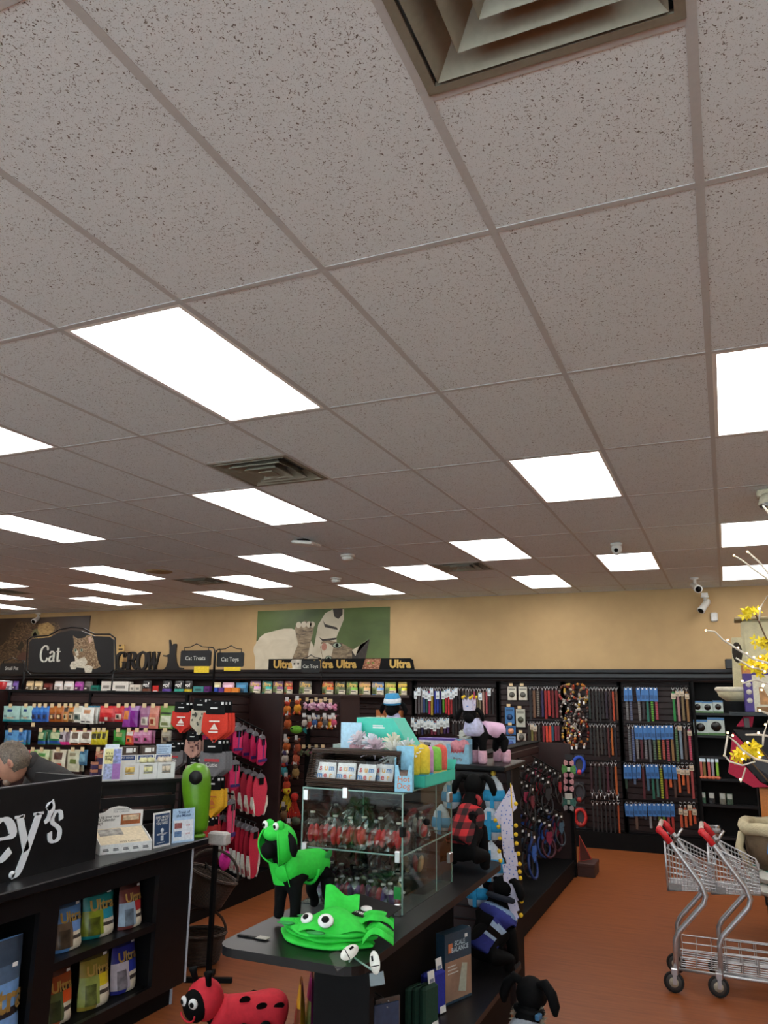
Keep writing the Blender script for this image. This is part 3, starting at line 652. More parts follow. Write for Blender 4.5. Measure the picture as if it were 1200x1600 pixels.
for i, px_ in enumerate((1096, 1110, 1127, 1138)):
    p = at(px_, 1220, Y=10.85)
    bag('small_pack', 'small %s pack in the low shelf row, %s from left' % (['green', 'black', 'grey', 'dark green'][i], ORDS[i]), 'package', (p.x, 10.85, .62), .07, .13, .03, [(60,100,80),(40,42,44),(110,110,100),(60,80,66)][i], ((.1, .5, .9, .9, (170, 176, 170)),), seed=i, group='small packs on the black shelf')
for i, px_ in enumerate((1106, 1119)):
    p = at(px_, 1290, Y=10.85); o = tag(link('silver_tin', new(METAL).lathe([(.05, 0), (.052, .006), (.052, .12), (.05, .126), (.0001, .124)], seg=18).mesh(), None, (p.x, 10.86, .25)), ['silver tin on the lowest black shelf, the left one', 'silver tin on the lowest black shelf, the right one'][i], 'tin', 'silver tins'); part('label_band', new(M((150, 150, 152), .5)).lathe([(.0525, .03), (.0525, .09)], seg=18), o)
# ------------------------------------------------------------------ posters, signs and letters over the wall fixture
def poly(mb, pts, y, m_, ox=0, oz=0): mb.mat(m_).add([(x-ox, y, z-oz) for x, z in pts], [tuple(range(len(pts)))])
def blob(cx_, cz_, rx, rz_, n=20, rot=0, jit=0, seed=1):
    rr = random.Random(seed); c_, s_ = math.cos(rot), math.sin(rot); r = []
    for i in range(n):
        a = -2*PI*i/n; k = 1+jit*(rr.random()-.5)*2; x, z = rx*k*math.cos(a), rz_*k*math.sin(a); r.append((cx_+x*c_-z*s_, cz_+x*s_+z*c_))
    return r[::-1]
def fur(name, stops, sc=8, stretch=(1, 1, 3), dist=1.5):
    m, nt, b_ = nodes(name); tc_ = N(nt, 'ShaderNodeTexCoord'); mp_ = N(nt, 'ShaderNodeMapping'); mp_.inputs['Scale'].default_value = stretch
    nt.links.new(tc_.outputs['Object'], mp_.inputs[0]); nn = N(nt, 'ShaderNodeTexNoise', Scale=sc, Detail=6, Distortion=dist); nt.links.new(mp_.outputs[0], nn.inputs['Vector'])
    nt.links.new(ramp(nt, nn.outputs[0], [(p, lin(c)) for p, c in stops]), b_.inputs['Base Color']); b_.inputs['Roughness'].default_value = .45; return m
p0, p1 = at(402, 954, Y=11.25), at(608.5, 948.5, Y=11.25); zt = (p0.z+p1.z)/2; X0, X1 = p0.x, p1.x; wP = X1-X0; z0 = zt-1.02; hP = 1.02
t = thing('kitten_poster', 'large photo poster of a kitten reaching up on green grass', 'poster', ((X0+X1)/2, 11.278, z0))
part('board', new(fur('meadow', [(.3, (54, 70, 30)), (.55, (88, 106, 54)), (.8, (112, 128, 78))], .9, (1, 1, 1.6), .3)).box(-wP/2, wP/2, -.012, 0, 0, hP), t)
FB = fur('cream_fur', [(.3, (190, 176, 150)), (.6, (208, 196, 172)), (.85, (222, 212, 192))], 3, (1, 1, 1.4), .6); FT = fur('tabby_fur', [(.3, (72, 58, 44)), (.5, (132, 112, 86)), (.75, (176, 154, 124))], 7, (1, 1, 3), 1.2); FD = M((52, 44, 38), .5, var=.3, scale=20)
q = new()
def pp(u, v): return ((u-.5)*wP, v*hP)          # poster fractions
def pb(u, v, ru, rv, **k): return blob((u-.5)*wP, v*hP, ru*wP, rv*hP, **k)
def ppoly(l): return [pp(*a) for a in l]
poly(q, pb(.22, .34, .24, .36, n=28, jit=.03), -.013, FB); poly(q, ppoly([(0,.0),(.0,.5),(.06,.55),(.2,.3),(.2,.0)]), -.0132, FB)
poly(q, ppoly([(.38,.0),(.45,.35),(.48,.75),(.53,.93),(.6,1),(.67,.98),(.67,.82),(.62,.55),(.63,.0)]), -.0134, FB)
poly(q, ppoly([(.27,.1),(.40,.12),(.42,.4),(.44,.6),(.45,.72),(.41,.79),(.38,.82),(.34,.78),(.30,.72),(.31,.62),(.33,.45)]), -.0136, FT)
for u in (.33, .37, .41, .435): poly(q, pb(u, .76-.1*abs(u-.385), .02, .05), -.0138, FB)
poly(q, ppoly([(.585,1),(.66,1),(.66,.9),(.63,.83),(.6,.87)]), -.0138, FD)
for a in ([(.515,.82),(.53,.76),(.62,.70),(.63,.66),(.53,.71)], [(.49,.55),(.52,.52),(.62,.54),(.62,.51),(.52,.48)]): poly(q, ppoly(a), -.0138, FD)
poly(q, ppoly([(.51,.48),(.56,.5),(.66,.45),(.74,.36),(.8,.2),(.82,.0),(.5,.0),(.52,.22),(.5,.4)]), -.0139, FT)
poly(q, ppoly([(.735,.32),(.86,.5),(.83,.18),(.8,.05),(.74,.05)]), -.0141, FD); poly(q, ppoly([(.735,.34),(.86,.51),(.79,.42),(.76,.25)]), -.0142, FB)
poly(q, ppoly([(.5,.44),(.55,.47),(.6,.4),(.58,.2),(.54,.08),(.51,.1),(.52,.25)]), -.01405, FB); poly(q, pb(.625, .42, .036, .042), -.01425, FD); poly(q, pb(.625, .42, .030, .033), -.0143, M((160, 172, 150), .3)); poly(q, pb(.625, .42, .012, .03), -.0145, BLACK); poly(q, pb(.565, .2, .028, .062), -.01425, FD); poly(q, pb(.565, .2, .023, .05), -.0143, M((160, 172, 150), .3)); poly(q, pb(.565, .2, .01, .042), -.0145, BLACK)
poly(q, pb(.53, .4, .02, .06), -.0143, M((176, 120, 100), .5)); part('printed_photo', q, t)
# mural at the left
p1 = at(140, 964, Y=11.25); X1 = p1.x; X0 = XL+.2; wP = X1-X0; zt = 3.25; hP = 1.04; z0 = zt-hP
t = thing('cat_mural', 'wide photo mural of a tabby cat face by the left wall', 'poster', ((X0+X1)/2, 11.278, z0))
part('board', new(fur('dusk', [(.3, (46, 36, 30)), (.6, (84, 68, 58)), (.85, (120, 102, 92))], .9, (1, 1, 1), .3)).box(-wP/2, wP/2, -.012, 0, 0, hP), t)
def mp(px_, py_): a = at(px_, py_, Y=11.265); return (a.x-(X0+X1)/2, a.z-z0)
q = new(); FT2 = fur('brown_tabby', [(.3, (34, 26, 22)), (.5, (92, 72, 54)), (.75, (150, 124, 92))], 7, (1, 1, 2), 3)
poly(q, [mp(*a) for a in ((0,1040),(0,1010),(8,1003),(28,970),(56,975),(90,972),(96,985),(75,1000),(50,1010),(48,1040))][::-1], -.013, FT2)
poly(q, [mp(*a) for a in ((57,995),(60,976),(75,972),(86,980),(80,996),(66,1004))][::-1], -.0135, fur('gold_fur', [(.3, (120, 92, 56)), (.7, (188, 156, 104))], 8))
poly(q, [mp(*a) for a in ((48,995),(52,984),(58,982),(61,990),(57,998))][::-1], -.014, M((120, 116, 84), .25)); poly(q, [mp(*a) for a in ((51,992),(55,986),(58,992),(54,997))][::-1], -.0145, BLACK)
poly(q, [mp(*a) for a in ((26,1027),(36,1018),(44,1020),(43,1030),(32,1034))][::-1], -.0137, M((96, 66, 56), .5)); poly(q, [mp(*a) for a in ((26,1014),(34,1000),(38,1008),(32,1018))][::-1], -.0137, FD)
part('printed_photo', q, t)
# brand header board on the cornice
def ultra_sign():
    a, b_ = at(417, 1044, Y=10.8), at(646, 1044, Y=10.8); x0, x1 = a.x, b_.x; zb = 2.236; h = .165; w = x1-x0
    t = thing('header_sign', 'long black header sign with gold lettering standing on the cornice', 'sign', ((x0+x1)/2, 10.85, zb))
    part('board', new(BLACK).prism([(-w/2, 0), (w/2, 0), (w/2-.03, h*.85), (w/2-.07, h), (-w/2, h)], -.01, .01), t)
    for px_ in (442, 541, 625): text('Ultra', .165, t, GOLD, (at(px_, 1036, Y=10.84).x-t.location.x, -.0115, h*.47), bold=.045)
    px_ = 500; text('Ultra', .165, t, GOLD, (at(505, 1036, Y=10.84).x-t.location.x, -.0115, h*.47), bold=.045)
    q = new(); c_ = at(460, 1036, Y=10.84).x-t.location.x; poly(q, [(c_-.12, .005), (c_+.13, .005), (c_+.13, h-.01), (c_-.04, h-.01), (c_-.1, h*.5)][::1], -.0112, M((190, 184, 170), .5, var=.3, scale=12))
    for dx in (.0, .07): poly(q, blob(c_+dx, h*.55, .018, .014), -.0114, BLACK)
    part('printed_photo', q, t); q = new()
    c2 = at(580, 1036, Y=10.84).x-t.location.x; poly(q, [(c2-.15, .005), (c2+.13, .005), (c2+.16, h-.008), (c2-.1, h-.008), (c2-.13, h*.4)], -.0112, fur('red_tabby', [(.3, (70, 34, 24)), (.55, (160, 100, 66)), (.8, (214, 190, 166))], 14, (1, 1, 2), 2))
    for dx in (-.05, .03): poly(q, blob(c2+dx, h*.6, .02, .013), -.0114, M((150, 170, 80), .3)); poly(q, blob(c2+dx, h*.6, .007, .012), -.0116, BLACK)
    part('printed_photo', q, t)
ultra_sign()
# ------------------------------------------------------------------ drawn letters with thick and thin strokes
def smooth(pts, k=6):
    if len(pts) < 3: return pts
    out = []
    P = [pts[0]]+list(pts)+[pts[-1]]
    for i in range(1, len(P)-2):
        for j in range(k):
            t = j/k; a, b_, c_, d = P[i-1], P[i], P[i+1], P[i+2]
            out.append(tuple(.5*(2*b_[q]+(c_[q]-a[q])*t+(2*a[q]-5*b_[q]+4*c_[q]-d[q])*t*t+(3*b_[q]-a[q]-3*c_[q]+d[q])*t**3) for q in (0, 1)))
    out.append(tuple(pts[-1])); return out
GL = {'C': ([[(.66,.74),(.6,.92),(.4,1),(.16,.84),(.08,.5),(.16,.16),(.4,0),(.6,.08),(.68,.24)]], [(.62,.7,.7,.98)], .76),
 'a': ([[(.08,.5),(.24,.64),(.42,.56),(.44,.4),(.44,.1),(.54,.03)],[(.44,.38),(.2,.32),(.08,.15),(.2,.01),(.44,.13)]], [], .58),
 't': ([[(.2,.86),(.2,.14),(.28,.02),(.42,.09)]], [(.02,.6,.4,.65)], .46),
 'G': ([[(.66,.74),(.6,.92),(.4,1),(.16,.84),(.08,.5),(.16,.16),(.4,0),(.64,.1)],[(.66,.44),(.66,.06)]], [(.48,.41,.82,.46),(.62,.7,.7,.98)], .84),
 'R': ([[(.16,1),(.16,0)],[(.16,.97),(.44,.97),(.6,.77),(.44,.53),(.16,.52)],[(.4,.53),(.56,.2),(.78,.03)]], [(.02,.95,.3,1),(.02,0,.32,.05)], .82),
 'O': ([[(.44,1),(.16,.86),(.07,.5),(.16,.14),(.44,0),(.72,.14),(.8,.5),(.72,.86),(.44,1)]], [], .88),
 'W': ([[(.1,1),(.34,0)],[(.34,.02),(.54,.9)],[(.5,1),(.76,0)],[(.76,.02),(.98,.95)]], [(0,.95,.24,1),(.4,.95,.62,1),(.86,.95,1.08,1)], 1.06),
 'e': ([[(.08,.36),(.54,.36),(.5,.56),(.33,.66),(.12,.54),(.07,.3),(.17,.07),(.36,0),(.56,.14)]], [], .62),
 'y': ([[(.1,.62),(.36,.04)],[(.6,.62),(.34,-.02),(.2,-.28),(.06,-.34)]], [(-.02,.6,.22,.645),(.46,.6,.72,.645)], .64),
 's': ([[(.48,.46),(.42,.62),(.24,.66),(.1,.54),(.14,.42),(.32,.33),(.46,.22),(.44,.06),(.26,0),(.1,.06),(.05,.22)]], [], .56),
 "'": ([[(.14,1.0),(.2,.9),(.16,.76),(.06,.68)]], [], .28)}
def serif_text(s, h, thick, thin, y0=-.004, y1=0, m=None, start=0, skew=0):
    "mesh of upright letters in the local xz plane, front at y0"
    q = new(m); x = start
    for ch in s:
        st, bx_, w = GL[ch]
        for pl in st:
            pts = smooth(pl); n = len(pts); L, Rr = [], []
            for i in range(n):
                a, b_ = pts[max(0, i-1)], pts[min(n-1, i+1)]; dx, dz = b_[0]-a[0], b_[1]-a[1]; l = math.hypot(dx, dz) or 1
                hw = .5*(thin+(thick-thin)*abs(dz)/l)
                if ch == 'W' and dz > 0: hw = thin*.7
                if ch == "'" : hw = .5*thick*(1.3-i/n)
                nx, nz = -dz/l*hw, dx/l*hw
                L.append((pts[i][0]+nx, pts[i][1]+nz)); Rr.append((pts[i][0]-nx, pts[i][1]-nz))
            vs = []
            for yy in (y0, y1):
                vs += [((x+a[0])*h, yy, a[1]*h) for a in L]+[((x+a[0])*h, yy, a[1]*h) for a in Rr]
            fs = []; o2 = 2*n
            for i in range(n-1):
                fs += [(i, n+i, n+i+1, i+1), (o2+i+1, o2+n+i+1, o2+n+i, o2+i), (i, i+1, o2+i+1, o2+i), (n+i+1, n+i, o2+n+i, o2+n+i+1)]
            fs += [(0, o2, o2+n, n), (n-1, 2*n-1, o2+2*n-1, o2+n-1)]
            q.add(vs, fs)
        for a in bx_: q.box((x+a[0])*h, (x+a[2])*h, y0, y1, a[1]*h, a[3]*h)
        x += w
    return q, x*h
# --- GROW letters and cat figure on the cornice
SIGNB = M((22, 22, 24), .45, var=.1)
xw = at(181, 1040, Y=10.9).x; xe = at(248, 1040, Y=10.9).x
for ch, a, b_ in (('G', 181, 198), ('R', 198, 215), ('O', 214, 230), ('W', 229, 249)):
    xa, xb = at(a, 1040, Y=10.9).x, at(b_, 1040, Y=10.9).x; hh = .30
    q, w_ = serif_text(ch, hh, .24, .07, -.02, .02, SIGNB); s_ = (xb-xa)/w_
    o = link('standing_letter', q.mesh(), None, (xa, 10.9, 2.238), (0, 0, 0), (s_, 1, 1)); tag(o, 'black serif letter %s standing on the cornice' % ch, 'letter', 'letters standing on the cornice')
p = at(266, 1044, Y=10.9); q = new(SIGNB); S = .105
q.prism([(a*S, b_*S) for a, b_ in ((-1.3,0),(1.6,0),(2.6,.05),(2.7,.25),(1.7,.35),(1.2,1.2),(.95,2.4),(1.0,4.0),(.85,4.15),(.3,4.1),(.1,3.6),(-.35,4.8),(-.55,4.75),(-.35,3.3),(-.3,2.5),(-.9,2.3),(-1.5,2.35),(-1.5,2.15),(-.6,2.0),(-.55,1.2),(-.8,.4))][::-1], -.015, .015)
tag(link('cat_cutout', q.mesh(), None, (p.x, 10.9, 2.238)), 'black cat silhouette reaching up beside the letter W', 'figure')
p0, p1 = at(181, 1044, Y=11.1), at(195, 1004, Y=11.1); w_ = p1.x-p0.x
t = thing('display_board', 'small beige printed board leaning behind the letter G', 'board', ((p0.x+p1.x)/2, 11.1, 2.237))
part('panel', new(M((196, 160, 96), .5, var=.1)).box(-w_/2, w_/2, -.006, .006, 0, p1.z-p0.z), t)
q = new(M((70, 50, 30), .5))
for k in range(3): q.box(-w_*.3, w_*.05+k*.04, -.007, -.006, .42-k*.07, .45-k*.07)
part('print', q, t)

# ------------------------------------------------------------------ cat gondola
GY0, GX1 = 6.15, -4.62
cg = thing('cat_gondola', 'dark brown slatwall gondola of cat treats behind the service counter', 'gondola', (GX1, GY0, 0))
part('base_deck', new(BLACK).box(-3.4, .36, -.35, 1.1, 0, .2), cg)
part('core', new(M((44, 22, 20), .6)).box(-3.4, 0, .0, 1.0, .2, 1.86), cg)
slats(cg, 3.36, .24, 1.86, (-3.38, 0, 0)); slats(cg, 1.0, .24, 1.86, (0, .02, 0), (0, 0, PI/2))
part('cap', new(BLACK).box(-3.42, .03, -.03, 1.06, 1.862, 1.885), cg)
part('wing_panel', new(DBROWN).box(-.02, .40, 1.0, 1.04, .2, 1.875), cg); part('wing_panel', new(DBROWN).box(-2.36, -2.33, -.4, 0, .2, 1.875), cg)
for x in (-2.3, -1.2, -.03): part('upright', new(BLACK).box(x-.015, x+.015, -.022, 0, .2, 1.86), cg)
def peg(parent, x, y0, y1, z, tagged=True):
    o = part('peg', new(METAL).tube([(x, y0, z), (x, y1+.012, z), (x, y1, z+.012)], .0035, 5), parent)
    if tagged: part('price_tag', new(CARD).box(x-.022, x+.022, y1-.006, y1-.003, z-.002, z+.036), o)
FYB = 5.97
def treat_row(row, yt, items, ybdef):
    for i, it in enumerate(items):
        a, c_, col, rects, n = it[:5]; yb = it[5] if len(it) > 5 else ybdef
        p0, p1 = at(a, yt, Y=FYB), at(c_, yb, Y=FYB); w = p1.x-p0.x; h = p0.z-p1.z; x = (p0.x+p1.x)/2
        for k in range(n):
            o_ = ['', ' second on its peg', ' third on its peg', ' rearmost on its peg'][k]
            bag('treat_pouch', '%s treat pouch%s, %s from left in the %s treat row' % (cname(col), o_, ORDS[i], ROWS[row]), 'treat pouch', (x+.006*k, FYB+.045*k, p0.z), w, h, .035, col, rects, 'hang', seed=i+row*20+k, group='cat treat pouches', rz=R_.uniform(-.12, .06), tilt=R_.uniform(-.03, .03))
        peg(cg, x-GX1, 0, FYB-.02-GY0, p0.z-.012)
Wt, Wb = (232, 228, 214), (60, 54, 50)
def D(a, b_, c_=Wb): return ((.12, .62, .88, .9, a), (.18, .12, .82, .5, b_), (.3, .2, .6, .42, c_))
BP = ((0, 0, 1, .14, (28, 140, 150)), (.3, .62, .6, .82, (30, 70, 130)), (.1, .3, .25, .4, (120, 150, 150)), (.6, .24, .8, .34, (140, 170, 168)), (.3, .18, .7, .26, (200, 160, 120)))
treat_row(0, 1103, [(6,30,(170,206,196),BP,3),(33,51,(178,212,198),BP,2),(50,60,(40,100,180),D((60,130,210),(30,70,140)),1),(59,68,(44,104,190),D((60,130,210),(30,70,140)),1),(68,77,(40,96,176),D((60,130,210),(30,70,140)),1),
  (78,88,(160,84,30),D((190,110,40),(90,50,30),(230,200,150)),2),(89,100,(170,90,34),D((190,110,40),(90,50,30),(230,200,150)),2),(101,107,(190,120,50),D((60,50,40),(220,190,140)),1),(109,116,(110,90,60),D((220,130,40),(200,180,150)),1),
  (115,129,Wt,D((210,205,190),(120,130,120),(40,70,70)),2,1129),(127,146,(234,232,222),((0,.9,1,1,(30,110,140)),(.28,.55,.75,.8,(206,150,110)),(.15,.06,.4,.12,(40,40,40)),(.55,.06,.8,.12,(40,40,40))),4,1131),
  (157,179,(206,44,48),((.1,.55,.9,.85,(226,90,84)),(0,0,1,.25,(150,40,44)),(.4,.06,.6,.3,(220,214,200))),2),(179,195,(196,44,52),D((220,70,70),(226,200,180)),2),(194,204,(150,60,160),((.25,.35,.75,.75,(220,130,60)),),1,1136),(204,215,(130,36,140),((0,.8,1,1,(190,150,200)),),3,1136),
  (220,234,(150,90,130),D((170,120,150),(206,196,180),(150,140,130)),1,1138),(233,248,(206,120,100),D((220,150,130),(220,190,150),(150,60,40)),2,1139),(251,270,(110,150,70),((.08,.1,.92,.6,(214,216,190)),(.1,.62,.9,.7,(40,44,36)),(.2,.12,.7,.3,(130,140,90))),3,1139)], 1128)
treat_row(1, 1141, [(7,29,(90,150,200),BP,2),(29,40,(60,120,180),BP,2),(60,71,(40,110,70),((0,.08,1,.3,(30,80,160)),(.2,.4,.8,.85,(190,200,150))),3),(79,95,(44,120,70),((0,.08,1,.3,(30,80,160)),(.15,.4,.85,.88,(196,206,160))),2),(93,103,(190,176,180),((.0,0,1,.22,(226,50,140)),(.2,.4,.7,.7,(60,50,60))),1),(103,110,(130,110,120),((0,0,1,.22,(226,50,140)),),1),
  (110,126,Wt,((0,.93,1,1,(200,90,40)),(.3,.45,.75,.85,(110,90,76)),(0,0,1,.05,(200,90,40)),(.2,.1,.8,.16,(50,50,50))),2),(125,144,(230,226,210),((0,.93,1,1,(150,60,80)),(.3,.45,.75,.85,(120,96,80)),(0,0,1,.05,(200,90,40)),(.2,.1,.8,.16,(50,50,50))),2),
  (144,153,(206,190,40),((.2,.4,.8,.8,(60,56,20)),),1),(152,160,(210,196,40),((.2,.4,.8,.8,(60,56,20)),),1),(160,168,(206,190,36),((.2,.4,.8,.8,(60,56,20)),),1),(177,196,(50,140,50),((.35,.55,.8,.85,(170,170,110)),(.15,.15,.6,.3,(30,70,30))),3),(198,209,(214,70,46),D((230,220,210),(220,130,60)),1),(208,224,(206,130,170),D((220,160,190),(190,90,140)),1,1162),(223,236,(200,120,160),D((220,160,190),(190,90,140)),2,1162),(253,267,(160,150,130),D((190,180,160),(110,90,70)),1,1162)], 1164)
treat_row(2, 1171, [(35,47,(196,60,60),D((220,200,190),(230,220,210)),1,1186),(48,58,(196,200,150),D((120,170,90),(220,214,190)),1,1190),(58,76,(200,206,160),((.2,.4,.8,.7,(90,150,80)),(.4,.1,.7,.3,(210,120,90))),2,1190),(83,101,(206,196,170),((.2,.5,.8,.85,(90,60,50)),(.2,.1,.8,.3,(180,60,50))),2,1202),(106,124,(206,204,176),((.3,.35,.8,.6,(110,130,70)),(.2,.7,.7,.85,(150,140,110))),2,1206),(125,136,(60,110,140),((.2,.2,.8,.7,(120,170,190)),),1,1196),
  (150,160,(150,60,50),D((200,150,120),(80,40,40)),1,1198),(177,191,(196,110,50),D((220,160,90),(90,60,40)),1,1190)], 1200)
for px_ in (52, 243): peg(cg, at(px_, 1135, Y=FYB).x-GX1, 0, FYB-GY0, at(px_, 1135, Y=FYB).z)

# --- bandanas at the gondola's near end
def bandana(px_, py_, wpx, hpx, col, deco, label, Y=5.86, n=2, word=None, card=True, rz=0.25):
    p = at(px_, py_, Y=Y); sc_ = abs(at(px_+10, py_, Y=Y).x-p.x)/10; w, h = wpx*sc_, hpx*sc_*1.05
    for k in range(n):
        t = thing('bandana', label if k == 0 else ('copy behind the ' if k == 1 else 'rearmost copy behind the ')+' '.join(label.split()[:11]), 'bandana', (p.x+.012*k, Y+.035*k, p.z), rz, 'pet bandanas')
        def f(u, v, s_=1):
            v2 = v; ww = w*(.92+.08*math.sin(PI*v)) if v < .62 else w*max(.04, (1-v)/.38)
            return ((u-.5)*ww, s_*.004-.01*math.sin(3*PI*u)*(.4+v), -v*h)
        q = new(M(col, .8, var=.1, scale=90)); q.grid(lambda u, v: f(u, v, -1), 8, 10, flip=True); q.grid(lambda u, v: f(u, v, 1), 8, 10); c_ = part('cloth', q, t)
        if k == 0 and deco:
            rr = random.Random(int(px_)); q = new(M(deco, .6))
            if word:
                (text(word, w*.2, c_, WHITE, (0, -.02, -h*.47), name='print', bold=.01), lines(c_, -w*.28, w*.28, [-h*.36], -.019, h*.1, M(deco, .6))) if word != '-' else lines(c_, -w*.2, w*.2, [-h*.3, -h*.66], -.019, h*.05, M(deco, .6))
                if word == '-': q.prism([(-w*.16, -h*.56), (w*.16, -h*.56), (0, -h*.34)][::-1], -.0205, -.0195); part('print', q, c_)
            else:
                for j in range(12): x, z = rr.uniform(-.38, .38)*w, -rr.uniform(.1, .62)*h; q.prism([(x-.008, z), (x, z-.01), (x+.009, z), (x, z+.012)], -.017, -.0155)
                part('print', q, c_)
        if card:
            cd = part('header_card', new(M((12, 12, 13), .6, spec=.15)).box(-w*.36, w*.36, -.008, -.005, -.012, h*.42), t); part('print', new(WHITE).box(-w*.2, w*.08, -.0085, -.008, h*.14, h*.19).box(w*.2, w*.3, -.0085, -.008, h*.28, h*.37), cd)
        part('peg', new(METAL).tube([(0, -.03, h*.34), (0, GY0-Y-.035*k if p.x < GX1 else .12, h*.34)], .003, 5), t) if k == 0 else None
RED = (206, 50, 36); 
bandana(285, 1111, 28, 26, RED, (235, 225, 215), 'small red bandana with white print at the end of the treat row', word='-')
bandana(314, 1108, 27, 31, (196, 186, 164), (70, 70, 60), 'cream bandana with dark sprigs between two red ones')
bandana(337, 1114, 36, 36, (214, 56, 36), (240, 226, 214), 'largest red bandana with white triangle print', word='-', n=3)
bandana(302, 1156, 22, 23, (196, 150, 134), (90, 50, 50), 'dusty pink bandana with dark dots in the second bandana row')
bandana(271, 1172, 28, 24, (120, 118, 120), (180, 50, 60), 'grey bandana partly behind the candle boxes', word='Cutie')
bandana(333, 1174, 36, 34, (122, 122, 126), (200, 60, 70), 'large grey bandana with red and white words', word='Cutie', n=3)
bandana(304, 1197, 26, 24, (190, 150, 150), (110, 60, 60), 'pink bandana just above the green dispenser')
bandana(333, 1232, 31, 34, (230, 176, 36), (196, 110, 40), 'golden yellow bandana with an orange print', word='-')
bandana(325, 1288, 26, 22, (170, 40, 36), None, 'dark red bandana lowest on the gondola end')

# --- pink coats on sloping arms at the gondola end, facing the aisle
def coat(loc, w, h, col, trim, style, label, rz=PI/2):
    t = thing('dog_coat', label, 'dog coat', loc, rz, 'pink dog coats')
    q = new(M(col, .75, var=.1, scale=80))
    def outline(v):
        return w*(.30+.20*math.sin(PI*min(1, v*1.5))) if v < .33 else w*(.5-.06*math.sin(PI*(v-.33)/.67)) if v < .8 else w*.5*math.sqrt(max(.02, 1-((v-.8)/.2)**2))
    def f(u, v, s_): return ((2*u-1)*outline(v), s_*(.006+.014*math.sin(PI*u)*math.sin(PI*v)), -.06-v*h)
    q.grid(lambda u, v: f(u, v, -1), 8, 12, flip=True); q.grid(lambda u, v: f(u, v, 1), 8, 12); c_ = part('cloth', q, t)
    if style == 'zip': part('zip', new(M(trim, .5)).box(-.005, .005, -.024, -.02, -.06-h*.8, -.08), c_); part('belt', new(M((60, 30, 110), .6)).box(-w*.42, w*.42, -.024, -.012, -.06-h*.86, -.06-h*.76), c_)
    else:
        for s_ in (-1, 1): part('reflective_edge', new(M(trim, .5)).prism([(s_*w*.5, -.06-h*.5), (s_*w*.52, -.06-h*.72), (s_*w*.3, -.06-h*.99), (s_*w*.34, -.06-h*.8)][::s_], -.017, .017), c_)
    part('hanger', new(M((120, 120, 126), .4)).prism([(-.05, -.075), (-.05, -.05), (-.012, -.03), (.012, -.03), (.05, -.05), (.05, -.075)], -.012, .012).mat(METAL).tube([(0, 0, -.03), (0, 0, -.005), (.012, 0, .006), (.02, 0, -.004)], .003, 5), t)
    part('tag_card', new(BLACK).box(-.03, .03, -.022, -.019, -.13, -.07), t)
def arm(Y, z0, z1, x1=.42):
    part('waterfall_arm', new(BLACK).tube([(0, Y-GY0, z0), (x1, Y-GY0, z1)], .008, 6), cg)
HP = (226, 46, 110); HP2 = (222, 56, 84)
for a, (Y, zt, zb_, n, w, h, col, trim, st, nm) in enumerate(((6.78, 1.68, 1.52, 6, .2, .26, HP, (90, 60, 140), 'zip', 'upper rear arm'), (6.78, 1.26, 1.16, 6, .2, .36, HP2, (226, 226, 214), 'tip', 'middle rear arm'), (6.72, .78, .68, 8, .17, .42, (206, 40, 70), (220, 220, 208), 'tip', 'lower rear arm'),
        (6.36, 1.66, 1.62, 3, .12, .22, HP, (90, 60, 140), 'zip', 'upper front arm'), (6.34, 1.36, 1.32, 3, .13, .24, HP, (120, 116, 124), 'zip', 'second front arm'), (6.32, 1.02, .98, 3, .14, .34, (226, 66, 110), (120, 116, 124), 'zip', 'third front arm'))):
    arm(Y, zt, zb_)
    for k in range(n):
        f_ = .1+.86*k/max(1, n-1); coat((GX1+.42*f_, Y+.01*(k % 2), zt+(zb_-zt)*f_-.012), w, h, col if k % 3 else tuple(int(v*.86) for v in col), trim, st, 'pink dog coat on the %s, %s from the panel' % (nm, ORDS[k]), rz=PI/2+R_.uniform(-.25, .1))
t = thing('plush_pig', 'magenta plush toy hung low beside the pink coats', 'plush toy', tuple(at(351, 1345, Y=6.3)))
part('body', new(M((206, 40, 150), .9, bump=.3, bscale=120)).ball((0, 0, 0), .055, sx=.9, sz=1.5).ball((.03, -.02, .06), .03), t); part('tag_card', new(BLACK).box(-.03, .03, -.06, -.057, -.17, -.09).mat(WHITE).box(-.02, .02, -.061, -.06, -.165, -.14), t); part('cord', new(BLACK).tube([(0, 0, .05), (0, .02, 1.0-t.location.z)], .003, 5), t)

# --- aisle signs
FRM = M((24, 24, 26), .4, .4)
Ys = 6.42
def SP(px_, py_, o=(0, 0, 0), Y=Ys): a = at(px_, py_, Y=Y); return (a.x-o[0], a.z-o[2])
base = at(110, 1083, Y=Ys); t = thing('cat_aisle_sign', 'large black arched sign with a kitten photo above the treat gondola', 'sign', (base.x, Ys, 1.885))
O_ = (base.x, 0, 1.885)
pts = [SP(*a, O_) for a in ((48,1049),(45,1044),(46,1004),(52,998),(78,996),(92,989),(112,985),(128,986),(148,994),(172,995),(178,1000),(178,1046),(173,1051),(54,1051))]
part('board', new(SIGNB).prism(pts[::1], -.008, .008), t)
fr = [SP(*a, O_) for a in ((41,1046),(43,1000),(50,995),(76,993),(92,984),(112,980),(130,982),(148,991),(172,991),(180,997),(181,1048),(174,1055),(48,1055),(41,1048))]
q = new(FRM).tube([(a, 0, b_) for a, b_ in fr], .008, 6, closed=True)
part('frame', q, t)
for px_ in (38.5, 176.5):
    a = SP(px_, 1050, O_); q = new(FRM).tube([(a[0], 0, 0), (a[0], 0, a[1])], .008, 6); q.box(a[0]-.03, a[0]+.03, -.03, .03, 0, .006); part('post', q, t)
q, w_ = serif_text('Cat', .17, .17, .05, -.0095, -.008, M((214, 210, 196), .6)); a, b_ = SP(62, 1034, O_); part('lettering', q, t, (a, 0, b_))
